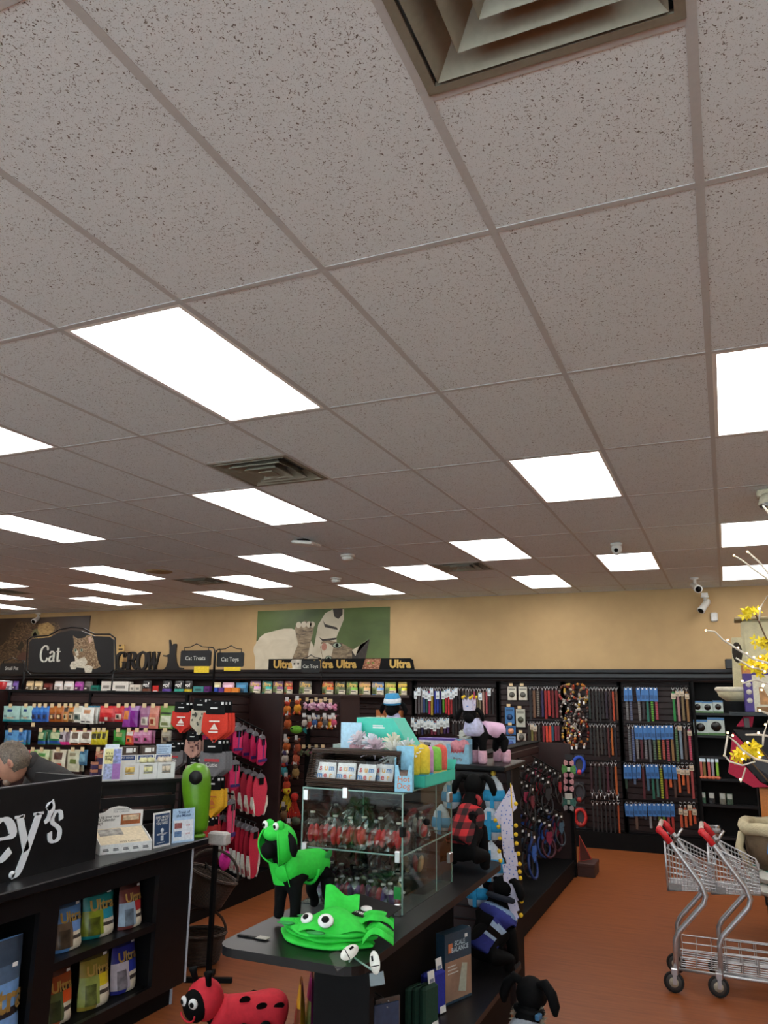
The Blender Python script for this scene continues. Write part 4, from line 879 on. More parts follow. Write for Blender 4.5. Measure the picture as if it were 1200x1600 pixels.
q = new(); KF = fur('kitten_fur', [(.3, (60, 42, 30)), (.52, (134, 104, 74)), (.78, (206, 186, 156))], 22, (1, 1, 1.6), 2.5); KL = fur('kitten_pale', [(.3, (176, 160, 136)), (.7, (226, 216, 198))], 20)
def kp(l): return [SP(a, b_, O_) for a, b_ in l][::-1]
poly(q, kp([(115,993),(122,998),(130,997),(137,993),(144,992),(147,999),(149,1010),(152,1020),(154,1032),(158,1042),(150,1045),(130,1044),(116,1042),(118,1030),(114,1019),(117,1007)]), -.0085, KF)
poly(q, kp([(117,1024),(124,1030),(133,1026),(138,1034),(132,1044),(120,1043)]), -.0088, KL); poly(q, kp([(110,1040),(113,1034),(119,1033),(122,1040),(119,1046),(112,1046)]), -.009, KL); poly(q, kp([(132,1042),(138,1039),(146,1042),(144,1051),(134,1051)]), -.009, KL)
poly(q, kp([(139,996),(143,994),(145,1002),(140,1006)]), -.0088, M((196, 160, 140), .6)); poly(q, kp([(118,1017),(123,1017),(124,1024),(120,1025)]), -.0088, KL)
for e in ((119, 1016), (128.5, 1016)): poly(q, blob(*SP(*e, O_), .018, .016), -.0092, M((150, 170, 150), .3)); poly(q, blob(*SP(*e, O_), .008, .013), -.0094, BLACK)
part('printed_photo', q, t)
def small_sign(px0, px1, py0, py1, word, label, Y, post=None, ztop=1.885, yellow=None, wsz=.055):
    a, b_ = at(px0, py1, Y=Y), at(px1, py0, Y=Y); w, h = b_.x-a.x, b_.z-a.z; cx_, z0_ = (a.x+b_.x)/2, a.z
    t = thing('aisle_sign', label, 'sign', (cx_, Y, ztop), 0, 'small black aisle signs')
    part('board', new(SIGNB).prism([(-w/2+.01, z0_-ztop), (w/2-.01, z0_-ztop), (w/2, z0_-ztop+.012), (w/2, z0_-ztop+h-.012), (w/2-.01, z0_-ztop+h), (-w/2+.01, z0_-ztop+h), (-w/2, z0_-ztop+h-.012), (-w/2, z0_-ztop+.012)], -.006, .006), t)
    text(word, wsz, t, M((220, 218, 208), .6), (0, -.0075, z0_-ztop+h*.5), bold=.006)
    zt_ = z0_-ztop+h; q = new(FRM).tube([(-w*.4, 0, zt_), (-w*.4, 0, zt_+.03), (-w*.2, 0, zt_+.035), (0, 0, zt_+.065), (w*.2, 0, zt_+.035), (w*.4, 0, zt_+.03), (w*.4, 0, zt_)], .005, 6); part('hanger', q, t)
    if post is not None:
        px_ = at(post, py1, Y=Y).x-cx_; s_ = 1 if px_ > 0 else -1
        q = new(FRM).tube([(px_, 0, 0), (px_, 0, zt_+.0), (px_-s_*.02, 0, zt_+.025), (s_*w*.4, 0, zt_+.03)], .007, 6); q.box(px_-.025, px_+.025, -.025, .025, 0, .006); part('post', q, t)
    if yellow:
        c_, d = at(yellow[0], yellow[3], Y=Y-.02), at(yellow[1], yellow[2], Y=Y-.02)
        part('price_flag', new(M((236, 200, 40), .5)).box(c_.x-cx_, d.x-cx_, -.012, -.01, c_.z-ztop, d.z-ztop), t)
small_sign(281.5, 330.5, 1016, 1041, 'Cat Treats', 'black hanging sign reading Cat Treats beside the cat figure', 6.36, 334, yellow=(302, 326, 1041, 1051))
small_sign(338.5, 381.5, 1019, 1042, 'Cat Toys', 'black hanging sign reading Cat Toys left of the green poster', 6.42, 335.5, yellow=(349, 375, 1042, 1048))
small_sign(0, 38, 1036, 1053, 'Small Pet', 'black sign reading Small Pet at the left edge', 7.1, 36.5, wsz=.06)
small_sign(470.5, 500.5, 1032, 1051, 'Cat Toys', 'black hanging sign reading Cat Toys in front of the gold header', 8.0, 502, ztop=1.87)

# ------------------------------------------------------------------ toy gondola
TY = 7.95; tg = thing('toy_gondola', 'brown slatwall end unit of hanging cat toys beside the pink coats', 'gondola', (-4.8, TY, 0))
part('core', new(M((44, 22, 20), .6)).box(0, .86, 0, .5, 0, 1.84), tg); slats(tg, .82, .2, 1.84, (.02, 0, 0)); part('cap', new(DBROWN).box(-.01, .87, -.02, .52, 1.84, 1.866), tg)
part('upright', new(BLACK).box(.44, .5, -.024, 0, 0, 1.84), tg); part('base_deck', new(BLACK).box(0, .86, -.35, 0, 0, .16), tg)
def toy(px_, py_, kind, col, col2, label, Y=7.82, s_=1):
    p = at(px_, py_, Y=Y); t = thing('plush_toy', label, 'cat toy', tuple(p), R_.uniform(-.3, .3), 'hanging cat toys'); m1, m2 = M(col, .9, var=.25, scale=30), M(col2, .9, var=.2, scale=30); r = .03*s_
    if kind == 'bone':
        part('bone', new(m1).tube([(-r*1.2, 0, 0), (r*1.2, 0, 0)], r*.55, 8).ball((-r*1.4, 0, r*.5), r*.62, 8, 5).ball((-r*1.4, 0, -r*.5), r*.62, 8, 5).ball((r*1.4, 0, r*.5), r*.62, 8, 5).ball((r*1.4, 0, -r*.5), r*.62, 8, 5), t)
        part('band', new(m2).tube([(-r*.25, 0, 0), (r*.25, 0, 0)], r*.6, 8), t)
    elif kind == 'fish':
        part('body', new(m1).ball((0, 0, 0), r, 10, 6, sx=1.7, sy=.6), t); part('tail', new(m2).prism([(r*1.4, 0), (r*2.6, r), (r*2.6, -r)][::-1], -.006, .006), t); part('eye', new(BLACK).ball((-r, -r*.55, r*.25), r*.2, 6, 4), t)
    elif kind == 'feather':
        part('head', new(m1).ball((0, 0, .03*s_), r, 8, 6), t)
        q = new(m2)
        for k in range(7): a = k-3; q.prism([(a*.004, .02), (a*.016*s_-.01, -.09*s_), (a*.018*s_, -.12*s_), (a*.016*s_+.01, -.09*s_)], -.002+a*.001, .002+a*.001)
        part('plume', q, t)
    else:
        part('body', new(m1).ball((0, 0, -r*.5), r, 8, 6, sz=1.25), t); part('head', new(m2).ball((0, -r*.2, r*1.1), r*.72, 8, 6), t)
        for s2 in (-1, 1): part('ear', new(m1).ball((s2*r*.6, 0, r*1.65), r*.32, 6, 4), t); part('leg', new(m2).tube([(s2*r*.5, -r*.3, -r*1.2), (s2*r*.9, -r*.6, -r*1.9)], r*.3, 6), t)
    part('peg', new(METAL).tube([(0, -.02, r*1.9), (0, .11, r*1.9)], .0028, 5), t)
    if kind in ('bone', 'doll'): part('hang_tag', new(CARD if kind == 'bone' else WHITE).box(-.02, .02, -.03, -.028, r*1.4, r*2.6), t)
PKc = (206, 130, 160)
for i, px_ in enumerate((482, 489, 496, 503, 510, 517)): toy(px_, 1103+2*(i % 2), 'bone', PKc if i % 2 else (214, 170, 190), (120, 60, 110), 'pink striped bone toy, %s from left in the top toy row' % ORDS[i], Y=7.82 if i % 2 else 7.76, s_=1.15)
for i, px_ in enumerate((476, 484, 492, 500, 508, 516, 522)): toy(px_, 1127+3*(i % 2), 'doll', [(200,190,180),(190,80,60),(60,90,140),(214,120,50),(90,90,90),(230,180,50),(200,80,110)][i], [(80,70,70),(210,200,180),(230,220,210),(120,80,60),(200,190,180),(220,110,50),(220,200,190)][i], 'small plush doll toy, %s from left in the second toy row' % ORDS[i], Y=7.82 if i % 2 else 7.76, s_=1.1)
for i, px_ in enumerate((476, 486, 496, 505)): toy(px_, 1176, 'bone', (150, 80, 100) if i % 2 else (90, 100, 70), (60, 50, 50), 'dark patterned bone toy, %s from left in the third toy row' % ORDS[i], s_=1.1)
CL = [('doll',(206,120,40),(190,60,40)),('doll',(220,150,40),(200,90,50)),('fish',(120,190,60),(30,130,130)),('doll',(190,90,40),(120,60,30)),('doll',(200,100,40),(230,220,210)),('doll',(150,70,40),(90,50,40)),('doll',(210,200,190),(90,80,130)),('doll',(190,90,60),(150,50,40)),('doll',(70,160,170),(190,60,50)),
      ('doll',(150,120,70),(90,70,50)),('doll',(200,70,40),(150,50,36)),('feather',(230,200,40),(236,206,50)),('feather',(190,40,30),(200,50,36)),('doll',(120,90,60),(70,60,50)),('fish',(90,100,80),(60,60,60)),('doll',(170,140,60),(90,80,50))]
CP = [(449,1106),(465,1104),(463,1140),(450,1128),(448,1164),(465,1166),(446,1183),(463,1182),(444,1202),(462,1204),(448,1224),(448,1242),(460,1252),(444,1270),(462,1283),(452,1296)]
for i, ((k, a, b_), pp_) in enumerate(zip(CL, CP)): toy(*pp_, k, a, b_, '%s and %s %s in the left toy column, %s from the top' % (cname(a), cname(b_), {'doll': 'plush toy', 'fish': 'fish toy', 'feather': 'feather toy'}[k], ORDS[i]), s_=1.5, Y=7.8)
for i in range(6):
    p = at(531+R_.uniform(0, 14), 1120+10*(i % 3), Y=9.4); t = thing('harness_strap', 'black and blue hanging strap in the dark gap, %s from left' % ORDS[i], 'strap', (at(532+i*3, 1112, Y=10.2).x, 10.2, 1.7), 0, 'straps in the dark gap')
    part('webbing', new(M((30, 32, 40) if i % 2 else (30, 60, 140), .6)).box(-.02, .02, -.01, .01, -.32, -.02), t); part('buckle', new(M((40, 40, 44), .4)).box(-.028, .028, -.018, .018, -.12, -.06), t); part('hook', new(METAL).tube([(0, 0, -.02), (0, 0, .0), (0, .55, .0)], .003, 5), t)
# ------------------------------------------------------------------ service counter
CX = -3.3
ct = thing('service_counter', 'black laminate service counter with open niches of food bags', 'counter', (CX, 3.4, 0))
Y0c, Y1c = -1.9, 1.12       # along y, relative to 3.4
part('toe_kick', new(BLACK).box(-.6, -.03, Y0c, Y1c-.09, 0, .1), ct); part('kick_end_trim', new(M((170, 176, 190), .35)).box(-.034, -.02, Y1c-.1, Y1c-.085, 0, .1), ct)
fp = new(BLACKW)
fp.box(-.03, 0, .8, Y1c, .1, .9)                    # right stile
fp.box(-.03, 0, Y0c, .8, .79, .9); fp.box(-.03, 0, Y0c, .8, .1, .165)
fp.box(-.03, 0, -.13, 0, .165, .79); fp.box(-.03, 0, Y0c, -.75, .165, .79)
part('front_panel', fp, ct)
part('end_panel', new(BLACKW).box(-.62, -.03, Y1c-.03, Y1c, .1, .9), ct); part('corner_trim', new(M((190, 196, 208), .35)).box(-.012, .004, Y1c-.004, Y1c+.012, .1, .9), ct)
part('niche_back', new(BLACK).box(-.32, -.30, -.75, .8, .165, .79), ct); part('niche_side', new(BLACK).box(-.30, -.03, .8, .82, .165, .79), ct)
part('niche_divider', new(BLACK).box(-.30, -.03, -.1, -.03, .165, .79), ct); part('niche_side', new(BLACK).box(-.30, -.03, -.77, -.75, .165, .79), ct)
part('niche_floor', new(BLACK).box(-.30, -.03, -.75, .8, .15, .165), ct); part('niche_shelf', new(BLACKW).box(-.30, -.005, 0, .8, .475, .515), ct)
part('worktop', new(M((22, 22, 25), .3, var=.15, scale=10)).bbox(-.78, .05, Y0c, Y1c+.11, .9, .945, .006), ct)
# name panel on the worktop
t = thing('name_panel', 'tall black counter panel with large white serif lettering', 'sign', (-3.42, 3.4, .945))
part('board', new(BLACKW).box(-.03, 0, -1.9, .36, 0, .455), t); part('side_return', new(BLACKW).box(-.5, -.03, .33, .36, 0, .455), t); part('top_edge', new(M((60, 60, 64), .3)).box(-.031, .001, -1.9, .361, .455, .461), t)
LETW = M((226, 230, 236), .3, var=.02)
hL = .30
for ch, yl, zb_, sx_ in (('e', 2.975, 1.055, 1), ('y', 3.155, 1.065, .84), ("'", 3.335, .995, .9), ('s', 3.385, 1.092, .72)):
    q, w_ = serif_text(ch, hL if ch != 's' else .235, .17, .045, -.006, 0, LETW)
    o = part('letter', q, t, (.002, yl-3.4, zb_-.945), (0, 0, PI/2)); o.scale = (sx_, 1, 1)
part('letter', new(LETW).lathe([(.022, 0), (.022, .006), (.0001, .006)], (0, 0, 0), 14, 'y'), t, (.002, 3.372-3.4, 1.28-.945), (0, 0, PI/2)); part('letter', new(LETW).lathe([(.018, 0), (.018, .006), (.0001, .006)], (0, 0, 0), 14, 'y'), t, (.002, 3.17-3.4, .975-.945), (0, 0, PI/2))
# --- food bags in the niches (front faces the aisle)
def cbag(y, z, w, h, c1, c2, pic, label, X=-3.43, d=.13, seed=1, ws=None, rz=0, big=False):
    o = bag('food_bag', label, 'bag', (X, y, z), w, h, d, c1, ultra_rects(c1, c2, pic), rz=PI/2+rz, seed=seed, word='Ultra', wv=.66 if not big else .48, wsize=ws or w*.36, tilt=-.05, group='food bags in the counter')
    part('price_sticker', new(WHITE).box(w*.16, w*.28, -d*.25, -d*.25+.002, h*.88, h*.93), o)
    return o
cbag(3.60, .516, .2, .25, (90,140,200), (120,160,220), (110,90,70), 'light blue bag of cat food, left on the upper counter shelf', seed=1)
cbag(3.86, .516, .22, .255, (20,130,130), (40,150,170), (140,150,40), 'teal and lime bag of dog food, middle of the upper counter shelf', seed=2, rz=-.12, X=-3.45)
cbag(4.08, .516, .18, .25, (110,50,46), (180,50,50), (150,170,190), 'maroon bag of cat food, right on the upper counter shelf', seed=3, X=-3.41)
cbag(3.58, .166, .19, .27, (170,80,40), (226,90,40), (90,100,60), 'brown and orange bag of food, left on the lower counter shelf', seed=4)
cbag(3.84, .166, .21, .285, (150,130,50), (226,200,40), (150,160,80), 'olive and yellow bag of food, middle of the lower counter shelf', seed=5, rz=-.08, X=-3.42)
cbag(4.09, .166, .2, .285, (40,44,130), (44,60,160), (190,180,190), 'dark blue bag of food, right on the lower counter shelf', seed=6)
o = bag('food_bag', 'big pale blue bag of food in the left counter niche', 'bag', (-3.385, 3.095, .166), .34, .52, .18, (120,165,220), ((0,.8,1,1,(60,72,90)),(0,.62,1,.8,(84,104,130)),(.45,.36,1,.46,(120,160,214)),(.5,.37,.95,.42,(40,40,44)),(.5,.0,1,.12,CREAM),(.1,0,.5,.2,(120,80,60))), rz=PI/2, seed=9, word='Ultra', wv=.5, wsize=.16, group='food bags in the counter')
part('price_sticker', new(WHITE).box(.06, .09, -.06, -.058, .4, .42), o)
# --- slatted riser with candle boxes, set at an angle
RZ = math.atan2(.52, .36)
rs = thing('slatted_riser', 'black slatted riser crate on the counter carrying candle boxes', 'riser', (-3.85, 4.24, .945), RZ)
for k, z in enumerate((.0, .09, .18, .262)): part('slat', new(BLACKW).box(.0, .5, 0, .016, z+.005, z+.07), rs)
part('top_board', new(BLACKW).box(-.03, .62, -.03, .2, .335, .358), rs); part('side_panel', new(BLACKW).box(0, .02, .016, .19, 0, .335), rs); part('side_panel', new(BLACKW).box(.48, .5, .016, .19, 0, .335), rs); part('back_panel', new(BLACK).box(0, .5, .17, .19, 0, .1), rs)
def on_riser(x, y, z=.358): v = Matrix.Rotation(RZ, 3, 'Z') @ Vector((x, y, z)); return (rs.location.x+v.x, rs.location.y+v.y, rs.location.z+v.z)
for i, (c_, gap) in enumerate((((226,196,110), 'left'), ((224,220,170), 'middle'), ((222,208,186), 'right'))):
    t = thing('candle_box', 'white open carton of pale candles, %s of three on the riser' % gap, 'box', on_riser(.12+i*.125, .03), RZ, 'candle cartons')
    q = new(WHITE); w, d, h = .122, .09, .105
    q.box(0, w, .088, .09, 0, .155); q.box(0, .002, 0, .09, 0, h); q.box(w-.002, w, 0, .09, 0, h); q.box(0, w, 0, .09, 0, .003)
    q.box(0, .03, -.001, .001, 0, h); q.box(w-.03, w, -.001, .001, 0, h); q.box(.03, w-.03, -.001, .001, 0, .035); q.box(.03, w-.03, -.001, .001, h-.012, h)
    part('carton', q, t)
    hd = part('header', new(M((40, 70, 130), .5)).box(.01, w-.01, .0865, .0878, .122, .15), t); text('PET HOUSE', .016, hd, WHITE, (w/2, .0855, .137), bold=.01)
    for jx in range(2):
        for jz in range(2): part('candle', new(M(c_, .4)).lathe([(.02, 0), (.021, .004), (.021, .03), (.0001, .031)], (.04+jx*.042, .028, .006+jz*.042), 12), t)
    if i:
        for jx in range(2): part('candle', new(M(c_, .4)).lathe([(.024, 0), (.026, .006), (.026, .026), (.02, .03), (.0001, .03)], (.035+jx*.052, .05, .107), 12), t)
for i, x in enumerate((.2, .33)):
    o = tag(link('brown_carton', new(M((76, 62, 56), .6)).box(-.05, .05, -.03, .03, 0, .21).mesh(), None, on_riser(x, .155), (0, 0, RZ)), ['brown carton with a barcode behind the left candles', 'brown carton with a barcode behind the middle candles'][i], 'box', 'brown cartons behind the candles'); part('barcode', new(WHITE).box(-.03, .012, -.031, -.03, .17, .2).box(.02, .034, -.031, -.03, .175, .2), o)
t = thing('sign_card', 'pale blue card standing behind the right candle carton', 'card', on_riser(.44, .15), RZ); part('card', new(M((190, 212, 236), .5)).box(-.055, .055, -.002, .002, 0, .22), t); lines(t, -.04, .04, [.2, .185, .17, .155], -.002, .004, M((110, 140, 180), .5))
t = thing('spring_card', 'tall white and lilac leaflet reading it is a spring thing', 'leaflet', on_riser(.055, .02), RZ-.15); part('card', new(WHITE).box(-.06, .06, -.003, .003, 0, .215), t)
part('print', new(M((236, 226, 160), .5)).box(-.05, .005, -.0045, -.003, .11, .205), t); part('print', new(M((150, 160, 210), .5, var=.5, scale=60)).box(.005, .056, -.0045, -.003, .11, .205), t); part('print', new(M((170, 120, 190), .5)).box(.005, .056, -.0045, -.003, .01, .11), t); part('print', new(M((170, 180, 220), .5, var=.5, scale=60)).box(-.05, .005, -.0045, -.003, .01, .11), t)
text("it's a\nspring\nthing!", .022, t, BLACK, (-.022, -.006, .16), bold=.01); part('back_leaf', new(M((214, 222, 236), .5)).box(-.05, .04, .01, .013, 0, .235), t)
for i, (x, h) in enumerate(((-.06, .12), (-.02, .17))): o = tag(link('cocoa_tin', new(M((60, 40, 80), .5)).box(-.018, .018, -.03, .03, 0, h).mesh(), None, on_riser(x+.02, .1), (0, 0, RZ)), ['short purple and copper box beside the spring leaflet', 'taller copper striped box beside the spring leaflet'][i], 'box'); part('stripe', new(M((196, 130, 100), .4)).box(-.0185, .0185, -.031, .031, h*.45, h*.6).box(-.0185, .0185, -.031, .031, h*.86, h), o)
# --- calendar dispenser and leaflets on the worktop
z = .9455
def stand(p0, p1): a, b_ = at(*p0, Z=z), at(*p1, Z=z); return a, b_, math.atan2(b_.y-a.y, b_.x-a.x), (b_-a).length
a, b_, rz, L = stand((155, 1337), (237, 1328))
t = thing('calendar_dispenser', 'white cardboard dispenser of charity calendars on the counter', 'dispenser', tuple(a), rz)
q = new(M((226, 226, 224), .5)); q.box(0, L, 0, .004, 0, .055); q.box(0, L, 0, .2, 0, .004); q.prism([(0, 0), (0, .055), (.09, .09), (.2, .12), (.2, 0)][::-1], 0, .004, 'x'); q.prism([(0, 0), (0, .055), (.09, .09), (.2, .12), (.2, 0)][::-1], L-.004, L, 'x'); part('tray', q, t)
part('header', new(WHITE).prism([(0, .0), (L, 0), (L, .21), (L*.78, .215), (L*.66, .235), (L*.5, .243), (L*.34, .235), (L*.22, .21), (0, .2)], .196, .2), t)
part('header_photo', new(M((150, 84, 46), .5, var=.2)).box(L*.56, L*.95, .194, .196, .13, .19).mat(M((214, 190, 160), .5, var=.4, scale=50)).box(L*.6, L*.92, .193, .194, .155, .185), t)
BK = M((40, 40, 44), .5); text('COMPANIONS\nFOR CHANGE', .016, t, M((120, 124, 130), .5), (L*.56, .194, .215)); text('Pick up your new\n2023 Calendar\ntoday!', .022, t, BK, (L*.03, .194, .165), align='LEFT', bold=.01)
cal = part('calendar_stack', new(M((216, 200, 170), .5)).prism([(.01, .05), (.19, .115), (.19, .07), (.01, .01)][::-1], .008, L-.008, 'x'), t)
part('cover_photo', new(M((150, 146, 140), .5, var=.5, scale=30)).prism([(.11, .0875), (.18, .1125), (.18, .1115), (.11, .0865)][::-1], .03, L*.55, 'x'), cal); text('2023 Calendar', .022, cal, BK, (L*.6, .03, .0605), (.34, 0, 0), bold=.01)
for k in range(5): lines(t, L*(.06+.19*k), L*(.17+.19*k), [.018, .026], 0, .005, BK)
a, b_, rz, L = stand((239, 1326), (266, 1320))
t = thing('leaflet_holder', 'navy blue leaflet in a clear stand, between calendar and price card', 'leaflet', tuple(a), rz); part('card', new(WHITE).box(0, L, 0, .003, 0, .205), t, rot=(-.08, 0, 0)); t2 = t.children[0]
part('print', new(M((36, 66, 104), .5)).box(L*.07, L*.93, -.001, 0, .012, .193), t2); text('FIND MORE\nOF WHAT\nYOU NEED', .021, t2, WHITE, (L/2, -.002, .155), bold=.015); part('emblem', new(M((206, 214, 220), .5)).lathe([(.014, 0), (.014, .001), (.0001, .001)], (L/2, -.0015, .095), 12, 'y'), t2); part('emblem', new(M((206, 214, 220), .5)).box(L*.42, L*.58, -.002, -.001, .035, .065), t2)
lines(t2, L*.2, L*.8, [.076, .07, .024], -.001, .003, WHITE)
a, b_, rz, L = stand((268, 1318), (303, 1314))
t = thing('offer_card', 'pale blue Treat of the Month card at the counter end', 'card', tuple(a), rz); part('card', new(M((176, 206, 236), .5)).box(0, L, 0, .003, 0, .205), t, rot=(-.06, 0, 0)); t2 = t.children[0]
part('print', new(M((226, 232, 240), .5)).box(L*.06, L*.94, -.001, 0, .012, .135), t2); text('Treat of\nthe Month', .024, t2, M((30, 60, 110), .5), (L/2, -.002, .172), bold=.015)
for k, zz in enumerate((.085, .035)):
    part('offer_picture', new(M((150, 90, 90) if k == 0 else (100, 130, 170), .5, var=.4, scale=80)).box(L*.1, L*.42, -.002, -.001, zz, zz+.034), t2); text('SAVE', .013, t2, M((190, 50, 60), .5), (L*.7, -.002, zz+.016), bold=.01)
t = thing('green_dispenser', 'lime green capsule shaped dispenser with a round black opening', 'dispenser', tuple(at(309, 1307, Z=.945)), -.1)
LG = M((96, 150, 26), .35, var=.05); part('body', new(LG).lathe([(.06, .03), (.07, .06), (.097, .3), (.099, .37), (.088, .425), (.056, .46), (.0001, .474)], seg=22), t, (-.0, 0, 0), (0, -.12, 0))
part('foot', new(LG).lathe([(.05, 0), (.052, .01), (.03, .03)], seg=16), t); part('opening', new(M((8, 8, 8), .6)).lathe([(.045, -.012), (.045, .006), (.0001, .006)], (0, 0, 0), 18, 'y'), t, (.028, -.09, .385), (.12, 0, .42))
# --- floor stand with hanging wicker baskets
p = at(325, 1535, Z=0); t = thing('basket_stand', 'thin black floor stand with a white topped box beside the counter', 'stand', tuple(p))
part('pole', new(BLACK).box(-.014, .014, -.014, .014, .0, .86), t); part('foot', new(BLACK).box(-.16, .16, -.015, .015, 0, .03), t, (0, .0, 0), (0, 0, .4)); part('foot', new(BLACK).box(-.015, .015, -.16, .16, .0, .03), t, (0, 0, .001), (0, 0, .4)); part('top_box', new(M((190, 184, 180), .5)).bbox(-.05, .1, -.04, .04, .86, .945, .012), t)
m, nt, b2 = nodes('wicker'); tcw = N(nt, 'ShaderNodeTexCoord'); wv = N(nt, 'ShaderNodeTexWave', Scale=38, Distortion=2.5); wv.bands_direction = 'Z'; nt.links.new(tcw.outputs['Object'], wv.inputs['Vector'])
nt.links.new(ramp(nt, wv.outputs[0], [(.1, lin((26, 16, 12))), (.8, lin((82, 58, 44)))]), b2.inputs['Base Color']); bpw = N(nt, 'ShaderNodeBump', Strength=.8, Distance=.01); nt.links.new(wv.outputs[0], bpw.inputs['Height']); nt.links.new(bpw.outputs[0], b2.inputs['Normal']); WICK = m
def wicker(loc, s_, rot, label):
    t = thing('wicker_basket', label, 'basket', loc, rot=rot, group='dark wicker baskets'); q = new(WICK)
    pr_ = [(.10, 0), (.115, .02), (.14, .16), (.15, .2), (.138, .2), (.128, .16), (.1, .03), (.0001, .028)]
    part('body', q.lathe([(a*s_, b_*s_) for a, b_ in pr_], seg=18, sx=1.25), t); part('rim', new(WICK).tube([(.181*s_*math.cos(k*PI/10), .145*s_*math.sin(k*PI/10), .2*s_) for k in range(20)], .012*s_, 6, closed=True), t); part('handle', new(WICK).tube([(.18*s_*math.cos(k*PI/10), 0, .2*s_+.16*s_*math.sin(k*PI/10)) for k in range(11)], .01*s_, 6), t)
wicker((-3.62, 5.12, .0), 1.0, (0, .0, .5), 'dark wicker basket on the floor behind the thin stand'); wicker((-3.66, 5.16, .38), 1.05, (0, .35, .5), 'dark wicker basket hung tilted above the floor basket')
part('hook', new(BLACK).tube([(0, 0, .66), (-.3, .32, .66), (-.3, .32, .62)], .006, 5), bpy.data.objects['basket_stand'])
# ------------------------------------------------------------------ man bending behind the counter
def skin_mesh(name, verts, edges, radii, mats, sub=2, root=0):
    me = bpy.data.meshes.new(name); me.from_pydata([tuple(v) for v in verts], edges, []); o = bpy.data.objects.new('tmp', me); COL.objects.link(o)
    sk = o.modifiers.new('s', 'SKIN'); sk.use_smooth_shade = True
    for i, r in enumerate(radii):
        rr = r if isinstance(r, tuple) else (r, r); me.skin_vertices[0].data[i].radius = rr; me.skin_vertices[0].data[i].use_root = (i == root)
    sb = o.modifiers.new('b', 'SUBSURF'); sb.levels = sub
    dg = bpy.context.evaluated_depsgraph_get(); out = bpy.data.meshes.new_from_object(o.evaluated_get(dg)); bpy.data.objects.remove(o)
    out.materials.clear()
    for m_ in mats: out.materials.append(m_)
    for p_ in out.polygons: p_.use_smooth = True; p_.material_index = 0
    return out
DM = 5.38
def dp(px_, py_, d): v = Vector((0, 0, ZC))+ray(px_, py_)*d; return v
HD = dp(19, 1191, DM); Lf = Vector((-.36, -.93, 0)).normalized(); Hf = Vector((-.86, -.5, 0)); Sd = Vector((-Lf.y, Lf.x, 0))       # heading and side
man = thing('person', 'man in a dark grey shirt bending forward behind the counter', 'person', (HD.x-Lf.x*.62, HD.y-Lf.y*.62, 0)); mo = man.location
def rel(v): return v-mo
pel = Vector((HD.x-Lf.x*.62, HD.y-Lf.y*.62, .93)); wst = pel+Lf*.12+Vector((0, 0, .17)); che = pel+Lf*.31+Vector((0, 0, .36)); nck = pel+Lf*.47+Vector((0, 0, .44)); nk2 = pel+Lf*.55+Vector((0, 0, .47))
V = [pel, wst, che, nck, nk2]; E_ = [(0, 1), (1, 2), (2, 3), (3, 4)]; Rd = [(.17, .13), (.17, .13), (.2, .14), (.09, .09), (.062, .066)]
for s_ in (-1, 1):
    sh = che+Sd*s_*.2+Lf*.05+Vector((0, 0, .0)); el = sh+Lf*.1+Vector((0, 0, -.29)); wr = el+Lf*.24+Vector((0, 0, -.08)); i0 = len(V)
    V += [sh, el, wr]; E_ += [(2, i0), (i0, i0+1), (i0+1, i0+2)]; Rd += [.078, .055, .04]
    hip = pel+Sd*s_*.1+Vector((0, 0, -.06)); kn = Vector((hip.x+Lf.x*.03, hip.y+Lf.y*.03, .49)); an = Vector((hip.x-Lf.x*.02, hip.y-Lf.y*.02, .09)); to = an+Lf*.17+Vector((0, 0, -.045)); i0 = len(V)
    V += [hip, kn, an, to]; E_ += [(0, i0), (i0, i0+1), (i0+1, i0+2), (i0+2, i0+3)]; Rd += [.1, .07, .05, .045]
SHIRT = M((52, 50, 50), .85, var=.12, scale=40, bump=.15, bscale=25); SKIN = M((186, 134, 110), .55, var=.08, scale=30); HAIR = fur('grey_hair', [(.3, (60, 50, 42)), (.6, (112, 98, 84)), (.8, (150, 138, 124))], 60, (1, 1, 1), 2)
bm_ = skin_mesh('body', [rel(v) for v in V], E_, Rd, [SHIRT, M((30, 30, 34), .8), SKIN])
for p_ in bm_.polygons:
    z_ = p_.center.z; p_.material_index = 1 if z_ < .93 else 0
    if (p_.center-rel(nk2)).length < .075: p_.material_index = 2
link('body', bm_, man)
# head: an egg with brow, nose, chin, ears; tilted forward
hd = MB(); hd.mat(SKIN)
def headpt(u, v):
    th_, ph_ = 2*PI*u, PI*v; x, y, z_ = math.sin(ph_)*math.cos(th_), math.sin(ph_)*math.sin(th_), -math.cos(ph_)
    X_, Y_, Z_ = x*.098, y*.076, z_*.122
    if z_ < 0: Y_ *= 1-.28*abs(z_)**1.5; X_ = X_*(1-.12*abs(z_))+.018*abs(z_)*(1 if x > 0 else .3)
    f_ = max(0, x)**6*max(0, 1-abs(y)*2.4)
    X_ += .030*f_*math.exp(-((z_+.12)/.2)**2)+.010*f_*math.exp(-((z_-.22)/.14)**2)+.012*f_*math.exp(-((z_+.62)/.12)**2)-.010*max(0, x)**3*math.exp(-((z_-.06)/.1)**2)*(abs(y) > .2)
    return (X_, Y_, Z_)
hd.grid(headpt, 40, 30)
hdo = part('head', hd, man, tuple(rel(HD)+Vector((0, 0, .0))), (0, .42, math.atan2(Hf.y, Hf.x)))
hdo.scale = (1.1,)*3
